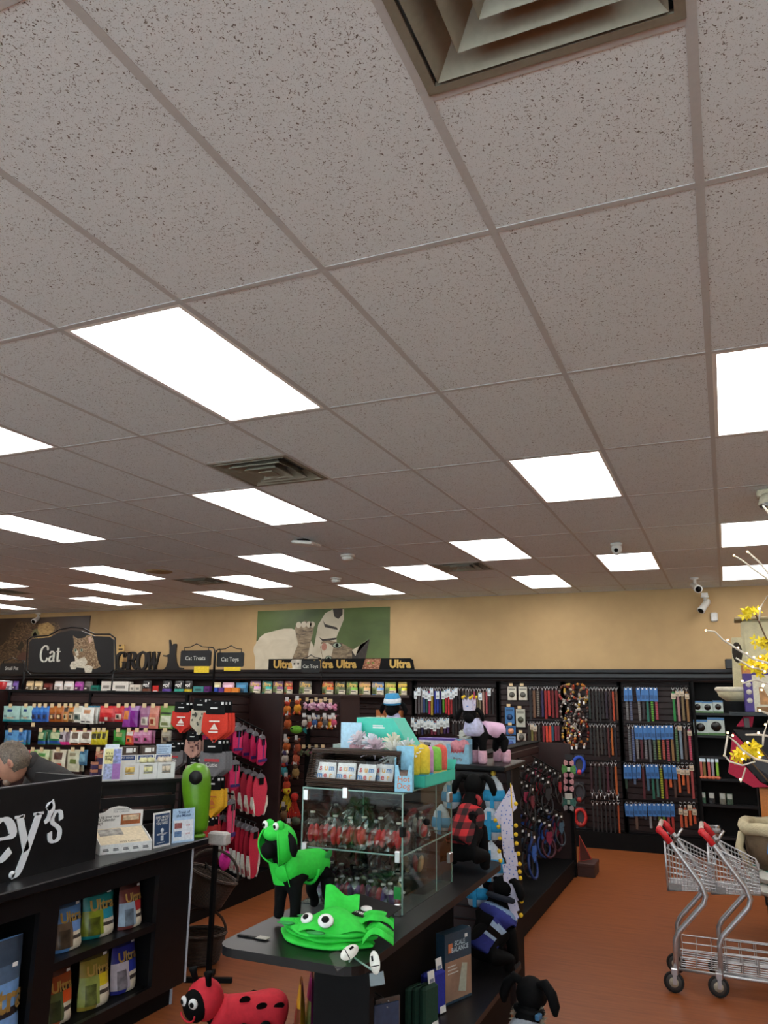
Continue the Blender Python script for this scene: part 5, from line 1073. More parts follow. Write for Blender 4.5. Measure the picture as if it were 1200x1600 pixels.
def hairpt(u, v):
    p_ = headpt(u, .40+.6*v if abs(u-.5) > 0 else v); 
    th_ = 2*PI*u; back = -math.cos(th_); lo = .70 if math.cos(th_) > .75 else .62 if math.cos(th_) > .35 else .5 if math.cos(th_) > -.1 else .33
    p_ = headpt(u, lo+(1-lo)*v); k = 1.085+.02*math.sin(u*50+v*23); return (p_[0]*k-.004, p_[1]*k, p_[2]*k+.003)
q = MB(); q.mat(HAIR); q.grid(hairpt, 48, 14); part('hair', q, hdo)
for s_ in (-1, 1):
    part('ear', new(SKIN).ball((0, 0, 0), .03, 10, 8, sx=.62, sy=.32, sz=1.05).mat(M((160, 100, 84), .6)).ball((.002, .006*s_, 0), .018, 8, 6, sx=.6, sy=.3), hdo, (-.012, s_*.077, -.005))
    part('eye', new(WHITE).ball((0, 0, 0), .012, 8, 6).mat(BLACK).ball((.008, 0, -.002), .006, 6, 4), hdo, (.083, s_*.03, .008)); part('eyebrow', new(HAIR).tube([(0, -.018, 0), (.006, 0, .004), (0, .018, 0)], .004, 5), hdo, (.092, s_*.03, .03))
part('mouth', new(M((150, 86, 76), .5)).tube([(0, -.02, 0), (.007, 0, 0), (0, .02, 0)], .004, 5), hdo, (.089, 0, -.072)); part('beard', new(fur('stubble', [(.3, (120, 100, 86)), (.7, (160, 136, 118))], 90)).ball((.06, 0, -.098), .036, 10, 8, sx=.8, sy=1.0, sz=.75), hdo)
part('collar', new(SHIRT).lathe([(.072, -.02), (.078, .02), (.07, .03)], seg=16), man, tuple(rel(nck)+Lf*.03+Vector((0, 0, .02))), (0, .9, math.atan2(Lf.y, Lf.x)))
# hands resting on the lower desk
for k, s_ in enumerate((-1, 1)):
    i0 = 5+k*7; wr = V[i0+2]; q = [wr-wr, Lf*.05+Vector((0, 0, -.01)), Lf*.09+Vector((0, 0, -.012))]; ed = [(0, 1), (1, 2)]; rd = [(.026, .034), (.022, .042), (.016, .038)]
    for j, (o_, ln) in enumerate(((-.03, .068), (-.01, .078), (.011, .072), (.03, .056))):
        b0 = len(q); q += [Lf*.1+Sd*o_+Vector((0, 0, -.012)), Lf*(.1+ln*.55)+Sd*o_*1.05+Vector((0, 0, -.022)), Lf*(.1+ln)+Sd*o_*1.05+Vector((0, 0, -.042))]; ed += [(2, b0), (b0, b0+1), (b0+1, b0+2)]; rd += [.0095, .0085, .0075]
    b0 = len(q); q += [Lf*.04-Sd*s_*.036+Vector((0, 0, -.012)), Lf*.075-Sd*s_*.058+Vector((0, 0, -.024)), Lf*.1-Sd*s_*.062+Vector((0, 0, -.034))]; ed += [(1, b0), (b0, b0+1), (b0+1, b0+2)]; rd += [.012, .010, .009]
    link('hand', skin_mesh('hand', q, ed, rd, [SKIN], 1), man, tuple(rel(wr)))
wr = (V[7]+V[14])/2
t = thing('work_desk', 'low black desk behind the counter under the bending man', 'desk', (wr.x, wr.y, 0), math.atan2(Lf.y, Lf.x)); hz_ = wr.z-.075
part('top', new(BLACKW).box(-.02, .5, -.55, .5, hz_-.03, hz_), t)
for a in ((.0, -.53), (.46, -.53), (.0, .46), (.46, .46)): part('leg', new(BLACK).box(a[0], a[0]+.03, a[1], a[1]+.03, 0, hz_-.03), t)
# ------------------------------------------------------------------ black display table with glass case
TZ = .93
dt = thing('display_table', 'black two level display table holding the glass treat case', 'display table', (-1.62, 2.8, 0))
tp = new(BLACKW); rr_ = .09
pts = []
for cx_, cy_, a0 in ((-.30+rr_, rr_, PI), (.33-rr_, rr_, 1.5*PI), (.33-rr_, 2.04-rr_, 0), (-.30+rr_, 2.04-rr_, .5*PI)):
    for k in range(6): a = a0+k*PI/10; pts.append((cx_+rr_*math.cos(a), cy_+rr_*math.sin(a)))
tp.prism(pts[::-1], TZ-.032, TZ, 'z'); part('table_top', tp, dt)
pa, pb = at(490, 1560, Y=2.98), at(585, 1560, Y=2.98)
part('end_panel', new(BLACK).box(pa.x+1.62, pb.x+1.62-.02, .18, .22, 0, TZ-.032), dt); part('spine', new(BLACK).box(-.12, .04, .52, 1.95, .3, TZ-.032), dt); part('end_block', new(BLACK).box(pa.x+1.62, .04, .22, .5, 0, TZ-.032), dt)
low = []
for cx_, cy_, a0 in ((-.34+rr_, .75, PI), (.34-rr_, .75, 1.5*PI), (.34-rr_, 2.42-rr_, 0), (-.34+rr_, 2.42-rr_, .5*PI)):
    for k in range(6): a = a0+k*PI/10; low.append((cx_+rr_*math.cos(a), cy_+rr_*math.sin(a)))
part('lower_shelf', new(BLACKW).prism(low[::-1], .27, .3, 'z'), dt); part('plinth', new(BLACK).box(-.28, .28, .6, 2.3, 0, .27), dt)
# --- glass case
gx0, gx1, gy0, gy1, gz = -1.925, -1.405, 3.5, 4.2, 1.45
gc = thing('glass_case', 'clear two shelf display case of wrapped dog treats', 'display case', ((gx0+gx1)/2, (gy0+gy1)/2, TZ)); ox, oy = gc.location.x, gc.location.y
hx, hy, hz = (gx1-gx0)/2, (gy1-gy0)/2, gz-TZ
EDG = M((120, 150, 142), .2, var=.05); g_ = .0025  # greenish pane edge strips; their pale tone stands in for the edge highlight
part('front_pane', new(GLASS).box(-hx, hx, -hy-g_, -hy+g_, .005, hz-.006), gc); part('back_pane', new(GLASS).box(-hx, hx, hy-g_, hy+g_, .005, hz-.006), gc)
part('side_pane', new(GLASS).box(hx-g_, hx+g_, -hy+.004, hy-.004, .005, hz-.006), gc); part('side_pane', new(GLASS).box(-hx-g_, -hx+g_, -hy+.004, hy-.004, .005, hz-.006), gc)
part('top_pane', new(GLASS).box(-hx-.006, hx+.006, -hy-.006, hy+.006, hz-.006, hz), gc); part('glass_shelf', new(GLASS).box(-hx+.006, hx-.006, -hy+.006, hy-.006, .247, .253), gc); part('base_pane', new(M((60, 66, 64), .2)).box(-hx, hx, -hy, hy, .0, .005), gc)
for s1 in (-1, 1):
    for s2 in (-1, 1): part('glass_edge', new(EDG).box(s1*hx-.003, s1*hx+.003, s2*hy-.003, s2*hy+.003, .005, hz-.006), gc)
for z in (.25, hz-.003):
    e = new(EDG)
    for s1 in (-1, 1): e.box(s1*(hx+.003)-.002, s1*(hx+.003)+.002, -hy, hy, z-.003, z+.003); e.box(-hx, hx, s1*(hy+.003)-.002, s1*(hy+.003)+.002, z-.003, z+.003)
    part('glass_edge', e, gc)
part('glass_edge', new(EDG).box(hx+.001, hx+.004, .1, .104, .01, hz-.01), gc)
for x, z in ((-hx+.02, hz-.03), (-.03, hz-.01), (hx-.02, .25), (-hx+.02, .25), (hx-.02, .03)): part('corner_clip', new(METAL).bbox(x-.014, x+.014, -hy-.014, -hy+.01, z-.03, z+.02, .003), gc)
for z in (hz-.09, .13): part('hinge', new(METAL).bbox(hx-.008, hx+.012, hy-.06, hy-.01, z-.025, z+.025, .003), gc)
part('knob', new(BLACK).lathe([(.0001, .03), (.014, .03), (.016, .01), (.008, 0)], (0, 0, 0), 12, 'x'), gc, (hx+.002, -.08, .36)); part('lock', new(BLACK).bbox(hx-.012, hx+.012, -hy-.012, -hy+.02, .33, .375, .004), gc)
part('lock_tag', new(M((30, 140, 60), .5)).box(hx-.035, hx-.004, -hy-.012, -hy-.004, .07, .12), gc); part('stepped_riser', new(GLASS).box(-hx+.03, hx-.03, .02, .3, .005, .07), gc)
def treat_bag(x, y, z, cols, label, s_=1, tall=.15, rz=0):
    rr = random.Random(int(x*1e4+y*1e3+z*977)); t = thing('wrapped_treat', label, 'treat bag', (x+rr.uniform(-.006, .006), y, z), rr.uniform(-.6, .6), 'cellophane bags of treats'); lean = rr.uniform(-.012, .012)
    for k, c_ in enumerate(cols): part('treat', new(M(c_, .45, var=.15, scale=60)).ball((0, 0, 0), .024*s_, 10, 6, sx=.62, sy=.85, sz=1.6), t, ((k-(len(cols)-1)/2)*.022*s_, rr.uniform(-.008, .008), .042*s_+rr.uniform(-.003, .006)), (rr.uniform(-.25, .25), rr.uniform(-.3, .3), 0))
    h = tall*s_*rr.uniform(.85, 1.1); q = new(FILM); nz = [[rr.uniform(.82, 1.2) for _ in range(14)] for _ in range(10)]
    def f(u, v):
        a = 2*PI*u; pr_ = .036 if v < .5 else .036-.024*(v-.5)/.2 if v < .7 else .012+.045*(v-.7)/.3
        j = nz[int(round(v*9))][int(round(u*14)) % 14]; return (pr_*s_*math.cos(a)*j*(1.3 if v < .7 else 1.1)+lean*v*3*(v > .6), pr_*s_*math.sin(a)*j, .002+v*h*(1+.05*(j-1)*(v > .8)*6))
    q.grid(f, 14, 9, smooth=False); part('wrapper', q, t); part('tie', new(M((206, 200, 190), .4)).lathe([(.011*s_, -.004), (.011*s_, .004)], (lean*2.1, 0, h*.7), 8), t)
RC = (186, 30, 40); LB = 'in the case'
for i in range(8): treat_bag(-1.875+i*.058, 3.56+.012*(i % 2), 1.184, [RC, (168, 24, 34)] if i % 2 else [RC, RC, (196, 50, 50)], 'wrapped red dog treats, %s from left at the front of the glass shelf' % ORDS[i], 1.15, .17)
for i in range(6): treat_bag(-1.86+i*.07, 3.74+.01*(i % 2), 1.184, [(206, 190, 160)] if i > 3 else [(176, 180, 176), (150, 60, 60)], 'wrapped pale dog treats, %s from left in the second shelf row' % ORDS[i], 1.1, .2)
for i in range(4): treat_bag(-1.46-.07*(i % 2), 3.66+i*.12, 1.184, [(220, 208, 190), (206, 60, 60)], 'wrapped cream and red treats along the right glass, %s from the front' % ORDS[i], 1.0, .16)
for i in range(8): treat_bag(-1.87+i*.056, 3.56+.012*(i % 2), TZ+.006, [(96, 50, 110), (150, 40, 60)] if i % 3 else [(170, 50, 60), (90, 60, 120)], 'wrapped purple and red treats, %s from left on the case floor' % ORDS[i], 1.1, .15)
for i in range(7): treat_bag(-1.86+i*.062, 3.68+.01*(i % 2), TZ+.006, [(110, 140, 50), (120, 150, 60)] if i < 5 else [(176, 170, 130)], 'wrapped green dog treats, %s from left in the second floor row' % ORDS[i], 1.2, .17)
for i in range(6): treat_bag(-1.84+i*.064, 3.98+.012*(i % 2), TZ+.071, [(160, 50, 46), (190, 150, 110)], 'wrapped brick red treats on the clear riser, %s from left' % ORDS[i], 1.1, .15)
# --- on top of the case: tipped wicker basket of printed pouches
CT = gz+.001
bk = thing('tipped_basket', 'brown wicker basket tipped towards the viewer on the glass case', 'basket', (-1.69, 3.62, CT)); bw, bh = .222, .165
part('back', new(WICK).box(-bw, bw, .17, .185, .0, bh), bk); part('floor', new(WICK).box(-bw, bw, -.09, .18, 0, .014), bk); part('lid_side', new(WICK).box(-bw, bw, .05, .18, bh-.014, bh), bk)
for s_ in (-1, 1): part('end', new(WICK).prism([(-.09, 0), (.18, 0), (.18, bh), (-.03, bh)], s_*bw-.008, s_*bw+.008, 'x'), bk)
for k in range(3):
    z0 = .008+k*.004
    part('rim', new(WICK).tube([(-bw-.006, -.095, .01), (bw+.006, -.095, .01), (bw+.01, -.035, bh), (-bw-.01, -.035, bh)] if k == 0 else [(-bw-.012, -.1+.004*k, .014+.01*k), (bw+.012, -.1+.004*k, .014+.01*k), (bw+.014, -.045+.008*k, bh-.012+.008*k), (-bw-.014, -.045+.008*k, bh-.012+.008*k)], .009, 6, closed=True), bk)
CR, CB, CYl = M((196, 60, 56), .5), M((70, 130, 180), .5), M((226, 170, 90), .5)
for i, x in enumerate((-.165, -.055, .065, .15)):
    o = bag('printed_pouch', 'white pouch with coloured summer lettering, %s from left in the basket' % ORDS[i], 'pouch', (-1.69+x*.94, 3.575+.01*(i % 2)+.02*(i == 3), CT+.016), .1, .095, .03, (224, 222, 218), (), 'stand', rz=R_.uniform(-.1, .1), seed=30+i, group='summer pouches', tilt=-.25)
    for j, (ch, m_) in enumerate((('s', CR), ('u', CYl), ('m', CB), ('m', CB), ('e', CR), ('r', CYl))): text(ch, .038, o, m_, (-.028+.029*(j % 3), -.0175+.003*(j < 3), .067-.034*(j//3)), bold=.03)
    part('wrapper', new(FILM).box(-.055, .055, -.021, -.0205, .0, .105), o)
# teal carton, fluffy toys, blue box, popsicle tray
TEAL = M((64, 196, 172), .45, var=.04)
t = thing('teal_carton', 'turquoise display carton slanting down behind the wicker basket', 'box', (-1.74, 3.98, CT), -.05)
part('carton', new(TEAL).prism([(-.12, 0), (.22, 0), (.22, .14), (.1, .315), (-.12, .315)][::1], -.03, .12), t); part('end_card', new(M((176, 214, 236), .5)).box(-.2, -.08, -.05, -.045, 0, .29), t, rot=(0, 0, .1)); part('side_flap', new(M((150, 166, 160), .5)).box(-.27, -.2, -.02, .1, 0, .17), t)
lines(t, -.165, -.115, [.25, .235, .2, .185], -.058, .011, M((210, 130, 70), .5)); lines(t, -.02, .05, [.262, .272], -.031, .007, WHITE)
q = new(M((214, 240, 232), .5))
for k in range(6): x, z = R_.uniform(-.05, .12), R_.uniform(.12, .22); q.prism([(x, z), (x+.008, z+.012), (x+.002, z+.018), (x-.007, z+.005)], -.0318, -.03)
part('print', q, t)
def fluffy(loc, col, label, r=.06):
    t = thing('fluffy_toy', label, 'pet toy', loc, 0, 'iridescent shredded toys'); q = new(M(col, .3, var=.1)); rr = random.Random(int(loc[0]*1e4))
    for k in range(90):
        a, b_ = rr.uniform(0, 2*PI), rr.uniform(-.5, PI/2); d = Vector((math.cos(a)*math.cos(b_), math.sin(a)*math.cos(b_), math.sin(b_))); n_ = d.orthogonal().normalized()*.004; e = d*r*rr.uniform(.8, 1.2); m_ = d*r*.5+Vector((0, 0, .012)); q.add([-n_, n_, m_+n_, m_-n_, e+n_, e-n_], [(0, 1, 2, 3), (3, 2, 4, 5)])
    part('strands', q, t, (0, 0, r*.55)); part('body', new(M(tuple(int(v*.9) for v in col), .6)).ball((0, 0, r*.5), r*.45, 8, 6), t)
fluffy((-1.80, 3.87, CT+.16), (226, 214, 220), 'pink and white shredded toy leaning on the turquoise carton', .055); fluffy((-1.72, 3.85, CT+.14), (222, 230, 236), 'blue white shredded toy in the middle of the carton'); fluffy((-1.6, 3.86, CT+.13), (226, 226, 206), 'cream shredded toy at the carton corner', .07); fluffy((-1.5, 3.8, CT+.1), (214, 226, 232), 'silvery shredded toy beside the yellow bars', .075); fluffy((-1.68, 3.82, CT+.1), (226, 206, 216), 'rosy shredded toy low in front of the turquoise carton', .075); fluffy((-1.56, 3.78, CT+.08), (230, 230, 222), 'white shredded toy above the basket corner', .08)
for n_ in ('fluffy_toy', 'fluffy_toy.001', 'fluffy_toy.002', 'fluffy_toy.003', 'fluffy_toy.004', 'fluffy_toy.005'):
    o = bpy.data.objects[n_]; part('carton_slot', new(M((196, 150, 160) if n_[-1] in 'y2' else (170, 200, 226), .5)).box(-.045, .045, -.03, .06, CT-o.location.z, .02), o)
t = thing('blue_carton', 'light blue open carton with orange hand lettering on the case', 'box', (-1.425, 3.57, CT), .3); q = new(M((140, 196, 222), .5))
w, d, h = .042, .05, .12
q.box(-w, w, d-.003, d, 0, h+.08); q.box(-w, -w+.003, -d, d, 0, h+.03); q.box(w-.003, w, -d, d, 0, h+.03); q.box(-w, w, -d, d, 0, .003); q.prism([(-w, 0), (w, 0), (w, h), (w*.6, h), (w*.4, h*.6), (-w*.4, h*.6), (-w*.6, h), (-w, h)], -d, -d+.003); part('carton', q, t); text('Hot\nDog', .036, t, M((214, 120, 80), .5), (0, -d-.002, .042), bold=.01); part('contents', new(M((120, 96, 86), .7, var=.3)).box(-w*.9, w*.9, -d*.9, d*.9, .003, h*.75), t)
t = thing('turquoise_tray', 'low turquoise cardboard tray holding soft ice lolly toys', 'tray', (-1.45, 3.95, CT), -.02); q = new(TEAL); q.box(-.075, .075, -.22, .22, 0, .004)
for a in ((-.075, -.071, -.22, .22), (.071, .075, -.22, .22), (-.075, .075, -.22, -.216), (-.075, .075, .216, .22)): q.box(*a, 0, .055)
part('tray', q, t); part('flap', new(TEAL).prism([(.22, .055), (.26, .1), (.262, .098), (.222, .053)], -.07, .07, 'x'), t)
def lolly(y, x, c1, c2, label, h=.16, tilt=0):
    t = thing('lolly_toy', label, 'pet toy', (x, y, CT+.006), rot=(tilt, 0, .2), group='soft ice lolly toys'); part('bar', new(M(c1, .8, bump=.2, bscale=90)).lathe([(.036, .045), (.04, .055), (.04, h-.03), (.03, h-.006), (.0001, h)], seg=16, sy=.55), t); part('base', new(M(c2, .8)).lathe([(.03, 0), (.037, .012), (.039, .046)], seg=16, sy=.55), t)
lolly(3.78, -1.47, (236, 206, 60), (60, 170, 210), 'yellow lolly toy nearest in the turquoise tray', .19); lolly(3.85, -1.44, (238, 210, 66), (60, 170, 210), 'yellow lolly toy with a blue base, second in the tray', .19); lolly(3.93, -1.45, (206, 150, 200), (60, 170, 210), 'lilac lolly toy in the middle of the tray', .18); lolly(4.03, -1.44, (130, 200, 80), (206, 190, 110), 'lime green cone toy in the tray', .17); lolly(4.12, -1.44, (226, 96, 86), (206, 190, 110), 'coral red cone toy at the back of the tray', .175)

# ------------------------------------------------------------------ dog mannequins
MANQ = M((11, 11, 12), .8, var=.2, scale=60, spec=.12)
def dog(name, label, loc, rz, s_, pose, turn=0, ears=True):
    t = thing(name, label, 'mannequin', loc, rz, 'black dog mannequins')
    if pose in ('stand', 'low'):
        V = [(0,0,.27),(.13,0,.275),(-.14,0,.265),(.19,0,.35),(.225,0,.41)]; E = [(0,1),(0,2),(1,3),(3,4)]; Rr = [.068,.078,.066,.052,.055]
        for y in (-.055, .055): i = len(V); V += [(.13,y,.2),(.13,y*1.05,.1),(.137,y*1.1,.022)]; E += [(1,i),(i,i+1),(i+1,i+2)]; Rr += [.042,.031,.03]; i = len(V); V += [(-.15,y,.2),(-.13,y*1.1,.12),(-.17,y*1.1,.07),(-.16,y*1.1,.022)]; E += [(2,i),(i,i+1),(i+1,i+2),(i+2,i+3)]; Rr += [.045,.034,.028,.03]
        hc = Vector((.235, 0, .43))
        if pose == 'low': V[3:5] = [(.19, 0, .32), (.225, 0, .35)]; hc = Vector((.25, 0, .38))
    else:
        V = [(-.02,0,.2),(.06,0,.29),(-.08,0,.11),(.085,0,.37),(.1,0,.43)]; E = [(0,1),(0,2),(1,3),(3,4)]; Rr = [.08,.082,.085,.052,.055]
        for y in (-.055, .055): i = len(V); V += [(.085,y,.24),(.105,y*1.1,.13),(.11,y*1.1,.022)]; E += [(1,i),(i,i+1),(i+1,i+2)]; Rr += [.042,.031,.03]; i = len(V); V += [(-.06,y*1.5,.1),(.05,y*2,.08),(.02,y*2,.028),(.07,y*2,.022)]; E += [(2,i),(i,i+1),(i+1,i+2),(i+2,i+3)]; Rr += [.055,.042,.03,.024]
        hc = Vector((.11, 0, .455))
    me = skin_mesh('body', [Vector(v)*s_ for v in V], E, [r*s_ for r in Rr], [MANQ], 2); link('body', me, t)
    h = part('head', new(MANQ).ball((0, 0, 0), .064*s_, 14, 10, sz=1.05).lathe([(.05*s_, 0), (.047*s_, .035*s_), (.04*s_, .06*s_), (.025*s_, .074*s_), (.0001, .077*s_)], (.02*s_, 0, -.018*s_), 12, 'x'), t, tuple(hc*s_), (0, .12, turn))
    if ears:
        for sd in (-1, 1): part('ear', new(MANQ).tube([(0, 0, 0), (-.004*s_, sd*.03*s_, .012*s_), (-.006*s_, sd*.062*s_, -.02*s_), (-.004*s_, sd*.078*s_, -.065*s_), (0, sd*.078*s_, -.095*s_)], [.018*s_, .021*s_, .023*s_, .022*s_, .01*s_], 8), h, (-.012*s_, sd*.042*s_, .04*s_))
    return t, h, [Vector(v)*s_ for v in V]
GREEN = M((40, 200, 60), .75, var=.08, scale=60, bump=.12, bscale=60); GREEND = M((40, 150, 70), .75)
def eye(parent, loc, r, rot=(0, 0, 0)):
    e = part('toy_eye', new(WHITE).lathe([(r, 0), (r*.96, r*.35), (r*.6, r*.6), (.0001, r*.68)], (0, 0, 0), 14, 'y'), parent, loc, rot); part('pupil', new(BLACK).lathe([(r*.5, r*.6), (r*.45, r*.74), (.0001, r*.8)], (0, 0, 0), 12, 'y'), e)
# frog costume dog on the table
s_ = .78; t, h, V = dog('dog_mannequin', 'black dog mannequin in a green hooded frog costume on the table', (-1.775, 3.26, TZ), -PI/2-.22, s_, 'stand', turn=-.1)
coat_me = skin_mesh('coat', [Vector((.155, 0, .30))*s_, Vector((.06, 0, .285))*s_, Vector((-.08, 0, .285))*s_, Vector((-.19, 0, .275))*s_, Vector((.205, 0, .365))*s_], [(1, 0), (1, 2), (2, 3), (0, 4)], [.098*s_, .088*s_, .086*s_, .078*s_, .068*s_], [GREEN], 2, root=1); cto = link('coat', coat_me, t)
for x, y, z in ((-.06, -.088, .32), (.05, -.086, .33), (-.12, .08, .33)): part('felt_spot', new(GREEND).ball((0, 0, 0), .03*s_, 10, 6, sx=1.15, sy=.12), cto, (x*s_, y*s_*.93, z*s_), (.35 if y < 0 else -.35, 0, 0))
part('front_flap', new(GREEN).grid(lambda u, v: ((.235-.05*v)*s_+.01*math.sin(u*6), (u-.5)*.12*s_, (.33-.12*v)*s_), 6, 6), cto); part('belly_strap', new(GREEN).tube([(-.03*s_, .08*s_*math.cos(a), .27*s_+.085*s_*math.sin(a)) for a in [PI+PI*k/10 for k in range(11)]], .01*s_, 6), cto)
q = new(GREEN)
def hood(u, v):
    a = (u-.5)*1.42*PI+PI; b_ = -PI*.42+v*PI*.92; r = .104*s_; return (r*math.cos(b_)*math.cos(a)*1.05-.004, r*math.cos(b_)*math.sin(a)*1.02, r*math.sin(b_)*1.05)
q.grid(hood, 24, 14); q.grid(lambda u, v: tuple(.95*c for c in hood(u, v)), 24, 14, flip=True)
q.tube([tuple(.985*Vector(hood(0, k/14))) for k in range(15)]+[tuple(.985*Vector(hood(1, 1-k/14))) for k in range(15)], .006*s_, 6)
q.ball((.0, 0, .06*s_), .062*s_, 12, 8, sx=1.25, sy=1.1, sz=.72); ho = part('hood', q, h)
for sd in (-1, 1):
    part('eye_bump', new(GREEN).ball((.01*s_, sd*.042*s_, .1*s_), .028*s_, 10, 8), ho); eye(ho, (.036*s_, sd*.044*s_, .105*s_), .021*s_, (0, 0, PI/2))
# folded frog costumes on the table front
q = new(GREEN); rr = random.Random(4)
def fold(cx_, cy_, w, d, h, z0, rot, ph):
    def f(u, v):
        a = 2*PI*u; k = v; ex = 1/max(abs(math.cos(a))**1.4+abs(math.sin(a))**1.4, .3)**.7; r = (1-abs(2*k-1)**5*.3)*(1+.04*math.sin(5*a+ph))
        x, y = w/2*ex*math.cos(a)*r, d/2*ex*math.sin(a)*r; return (cx_+x*math.cos(rot)-y*math.sin(rot), cy_+x*math.sin(rot)+y*math.cos(rot), z0+k*h+.004*math.sin(7*a+ph)*k)
    o = len(q.v); q.grid(f, 36, 5)
    top = [o+5*37+i for i in range(36)]; q.f.append(tuple(top)); q.m.append(0); q.smooth.append(False); q.f.append(tuple([o+i for i in range(36)][::-1])); q.m.append(0); q.smooth.append(False)
t = thing('folded_costume', 'stack of folded green frog costumes with toy eyes on the table front', 'pet costume', (-1.555, 3.05, TZ)); t.scale = (1.22, 1.1, 1)
fold(0, 0, .36, .26, .022, 0, -.1, 0); fold(.01, .01, .33, .24, .022, .02, .05, 2); fold(.0, .0, .34, .25, .022, .04, -.05, 4); part('body', q, t)
q = new(GREEN); q.grid(lambda u, v: ((u-.5)*.22, (v-.5)*.19, .062+.055*math.sin(PI*u)**.7*math.sin(PI*v)**.7+.008*math.sin(9*u+5*v)), 16, 14); part('hood', q, t, (.03, .0, 0), (0, 0, .35)); ho = [c for c in t.children if c.name.startswith('hood')][0]
eye(ho, (-.02, -.088, .098), .027, (-.7, 0, -.1)); eye(ho, (-.085, -.05, .094), .022, (-.8, 0, -.6)); q = new(GREEN)
q.grid(lambda u, v: ((u-.5)*.12+.02, .06+.05*v, .09+.09*v*(1-.5*u)+.012*math.sin(8*u)), 8, 6); q.grid(lambda u, v: (.08+.12*u, -.03+.1*v+.015*math.sin(9*u), .06+.035*math.sin(PI*u)+.018*math.sin(11*v)), 10, 8); q.grid(lambda u, v: (.1+.1*u, -.12+.1*v+.02*math.sin(7*u), .03+.04*math.sin(PI*u)+.02*math.sin(9*v)), 10, 8); part('loose_fold', q, ho)
for x, y in ((-.12, -.06), (-.1, .05), (.02, -.12)): part('felt_spot', new(GREEND).ball((0, 0, 0), .022, 12, 4, sx=1.5, sz=.1), t, (x, y, .0635))
hc = part('header_card', new(M((20, 20, 22), .4)).box(-.1, .1, -.06, .06, 0, .003), t, (.1, .13, .1), (.3, .1, -.28)); part('emblem', new(WHITE).lathe([(.018, 0), (.018, .001), (.0001, .001)], (.0, -.01, .0032), 14, sx=1.2), hc); text('silver', .028, hc, WHITE, (-.01, -.042, .004), (0, 0, 0), bold=.02); part('sticker', new(WHITE).box(.055, .085, -.035, -.02, .003, .004), hc)
def shelf_talker(px_, py_, label, tilt):
    p = at(px_, py_, Y=2.78); t = thing('price_holder', label, 'price tag', tuple(p), group='oval price tags'); part('card', new(M((226, 226, 216), .5)).lathe([(.034, 0), (.034, .002), (.0001, .002)], (0, 0, 0), 20, 'y', sx=.62, sy=1.1), t, rot=(tilt, .9 if px_ < 560 else -.3, -.1)); c_ = t.children[0]
    part('print', new(BLACK).box(-.018, .018, -.003, -.0022, -.012, -.009).box(-.012, -.004, -.003, -.0022, .005, .022), c_); part('clip', new(FILM).box(-.03, .03, -.001, .003, -.07, -.03), c_); part('arm', new(EDG).tube([(0, 0, -.03), tuple(Vector((min(p.x, -1.36), 2.9, TZ+.004))-p)], .004, 5), t)
shelf_talker(546, 1488, 'oval cream price tag lying at the left on the table edge', -.9); shelf_talker(586, 1504, 'oval white price tag standing at the table corner', -.2)
p = at(415, 1458, Z=TZ); t = thing('black_price_arm', 'flat black strap lying at the feet of the frog dog', 'strap', (p.x-.02, p.y-.08, TZ)); part('band', new(BLACK).box(-.06, .06, -.008, .008, 0, .006), t); part('label', new(M((150, 146, 136), .5)).box(.03, .08, -.015, .02, .006, .008), t)
# plaid coat dog
m, nt, b2 = nodes('red_plaid'); tcp = N(nt, 'ShaderNodeTexCoord'); sp_ = N(nt, 'ShaderNodeSeparateXYZ'); nt.links.new(tcp.outputs['Object'], sp_.inputs[0]); sums = []
for ax in (1, 2):
    mm = N(nt, 'ShaderNodeMath', operation='MULTIPLY'); mm.inputs[1].default_value = 95; nt.links.new(sp_.outputs[ax], mm.inputs[0]); sn = N(nt, 'ShaderNodeMath', operation='SINE'); nt.links.new(mm.outputs[0], sn.inputs[0]); gt = N(nt, 'ShaderNodeMath', operation='GREATER_THAN'); gt.inputs[1].default_value = 0; nt.links.new(sn.outputs[0], gt.inputs[0]); sums.append(gt)
ad_ = N(nt, 'ShaderNodeMath', operation='ADD'); nt.links.new(sums[0].outputs[0], ad_.inputs[0]); nt.links.new(sums[1].outputs[0], ad_.inputs[1]); hf = N(nt, 'ShaderNodeMath', operation='MULTIPLY'); hf.inputs[1].default_value = .5; nt.links.new(ad_.outputs[0], hf.inputs[0])
r_ = ramp(nt, hf.outputs[0], [(.2, lin((30, 14, 16))), (.45, lin((110, 24, 30))), (.8, lin((196, 36, 42)))]); nt.nodes[-1].color_ramp.interpolation = 'CONSTANT'; nt.links.new(r_, b2.inputs['Base Color']); b2.inputs['Roughness'].default_value = .85; PLAID = m
t, h, V = dog('dog_mannequin', 'black dog mannequin in a red plaid coat at the far table end', (-1.43, 4.52, TZ), PI*.42, .98, 'sit', turn=.35); k_ = .98
link('coat', skin_mesh('coat', [Vector((.065, 0, .30))*k_, Vector((.0, 0, .22))*k_, Vector((-.07, 0, .14))*k_, Vector((.085, 0, .36))*k_], [(1, 0), (1, 2), (0, 3)], [.096*k_, .096*k_, .094*k_, .066*k_], [PLAID], 2, root=1), t)
part('collar', new(M((150, 30, 36), .8)).tube([(.085*k_+.02*math.cos(a), .066*k_*math.cos(a), .375*k_+.066*k_*math.sin(a)*.4) for a in [2*PI*i/12 for i in range(12)]], .014, 6, closed=True), t)
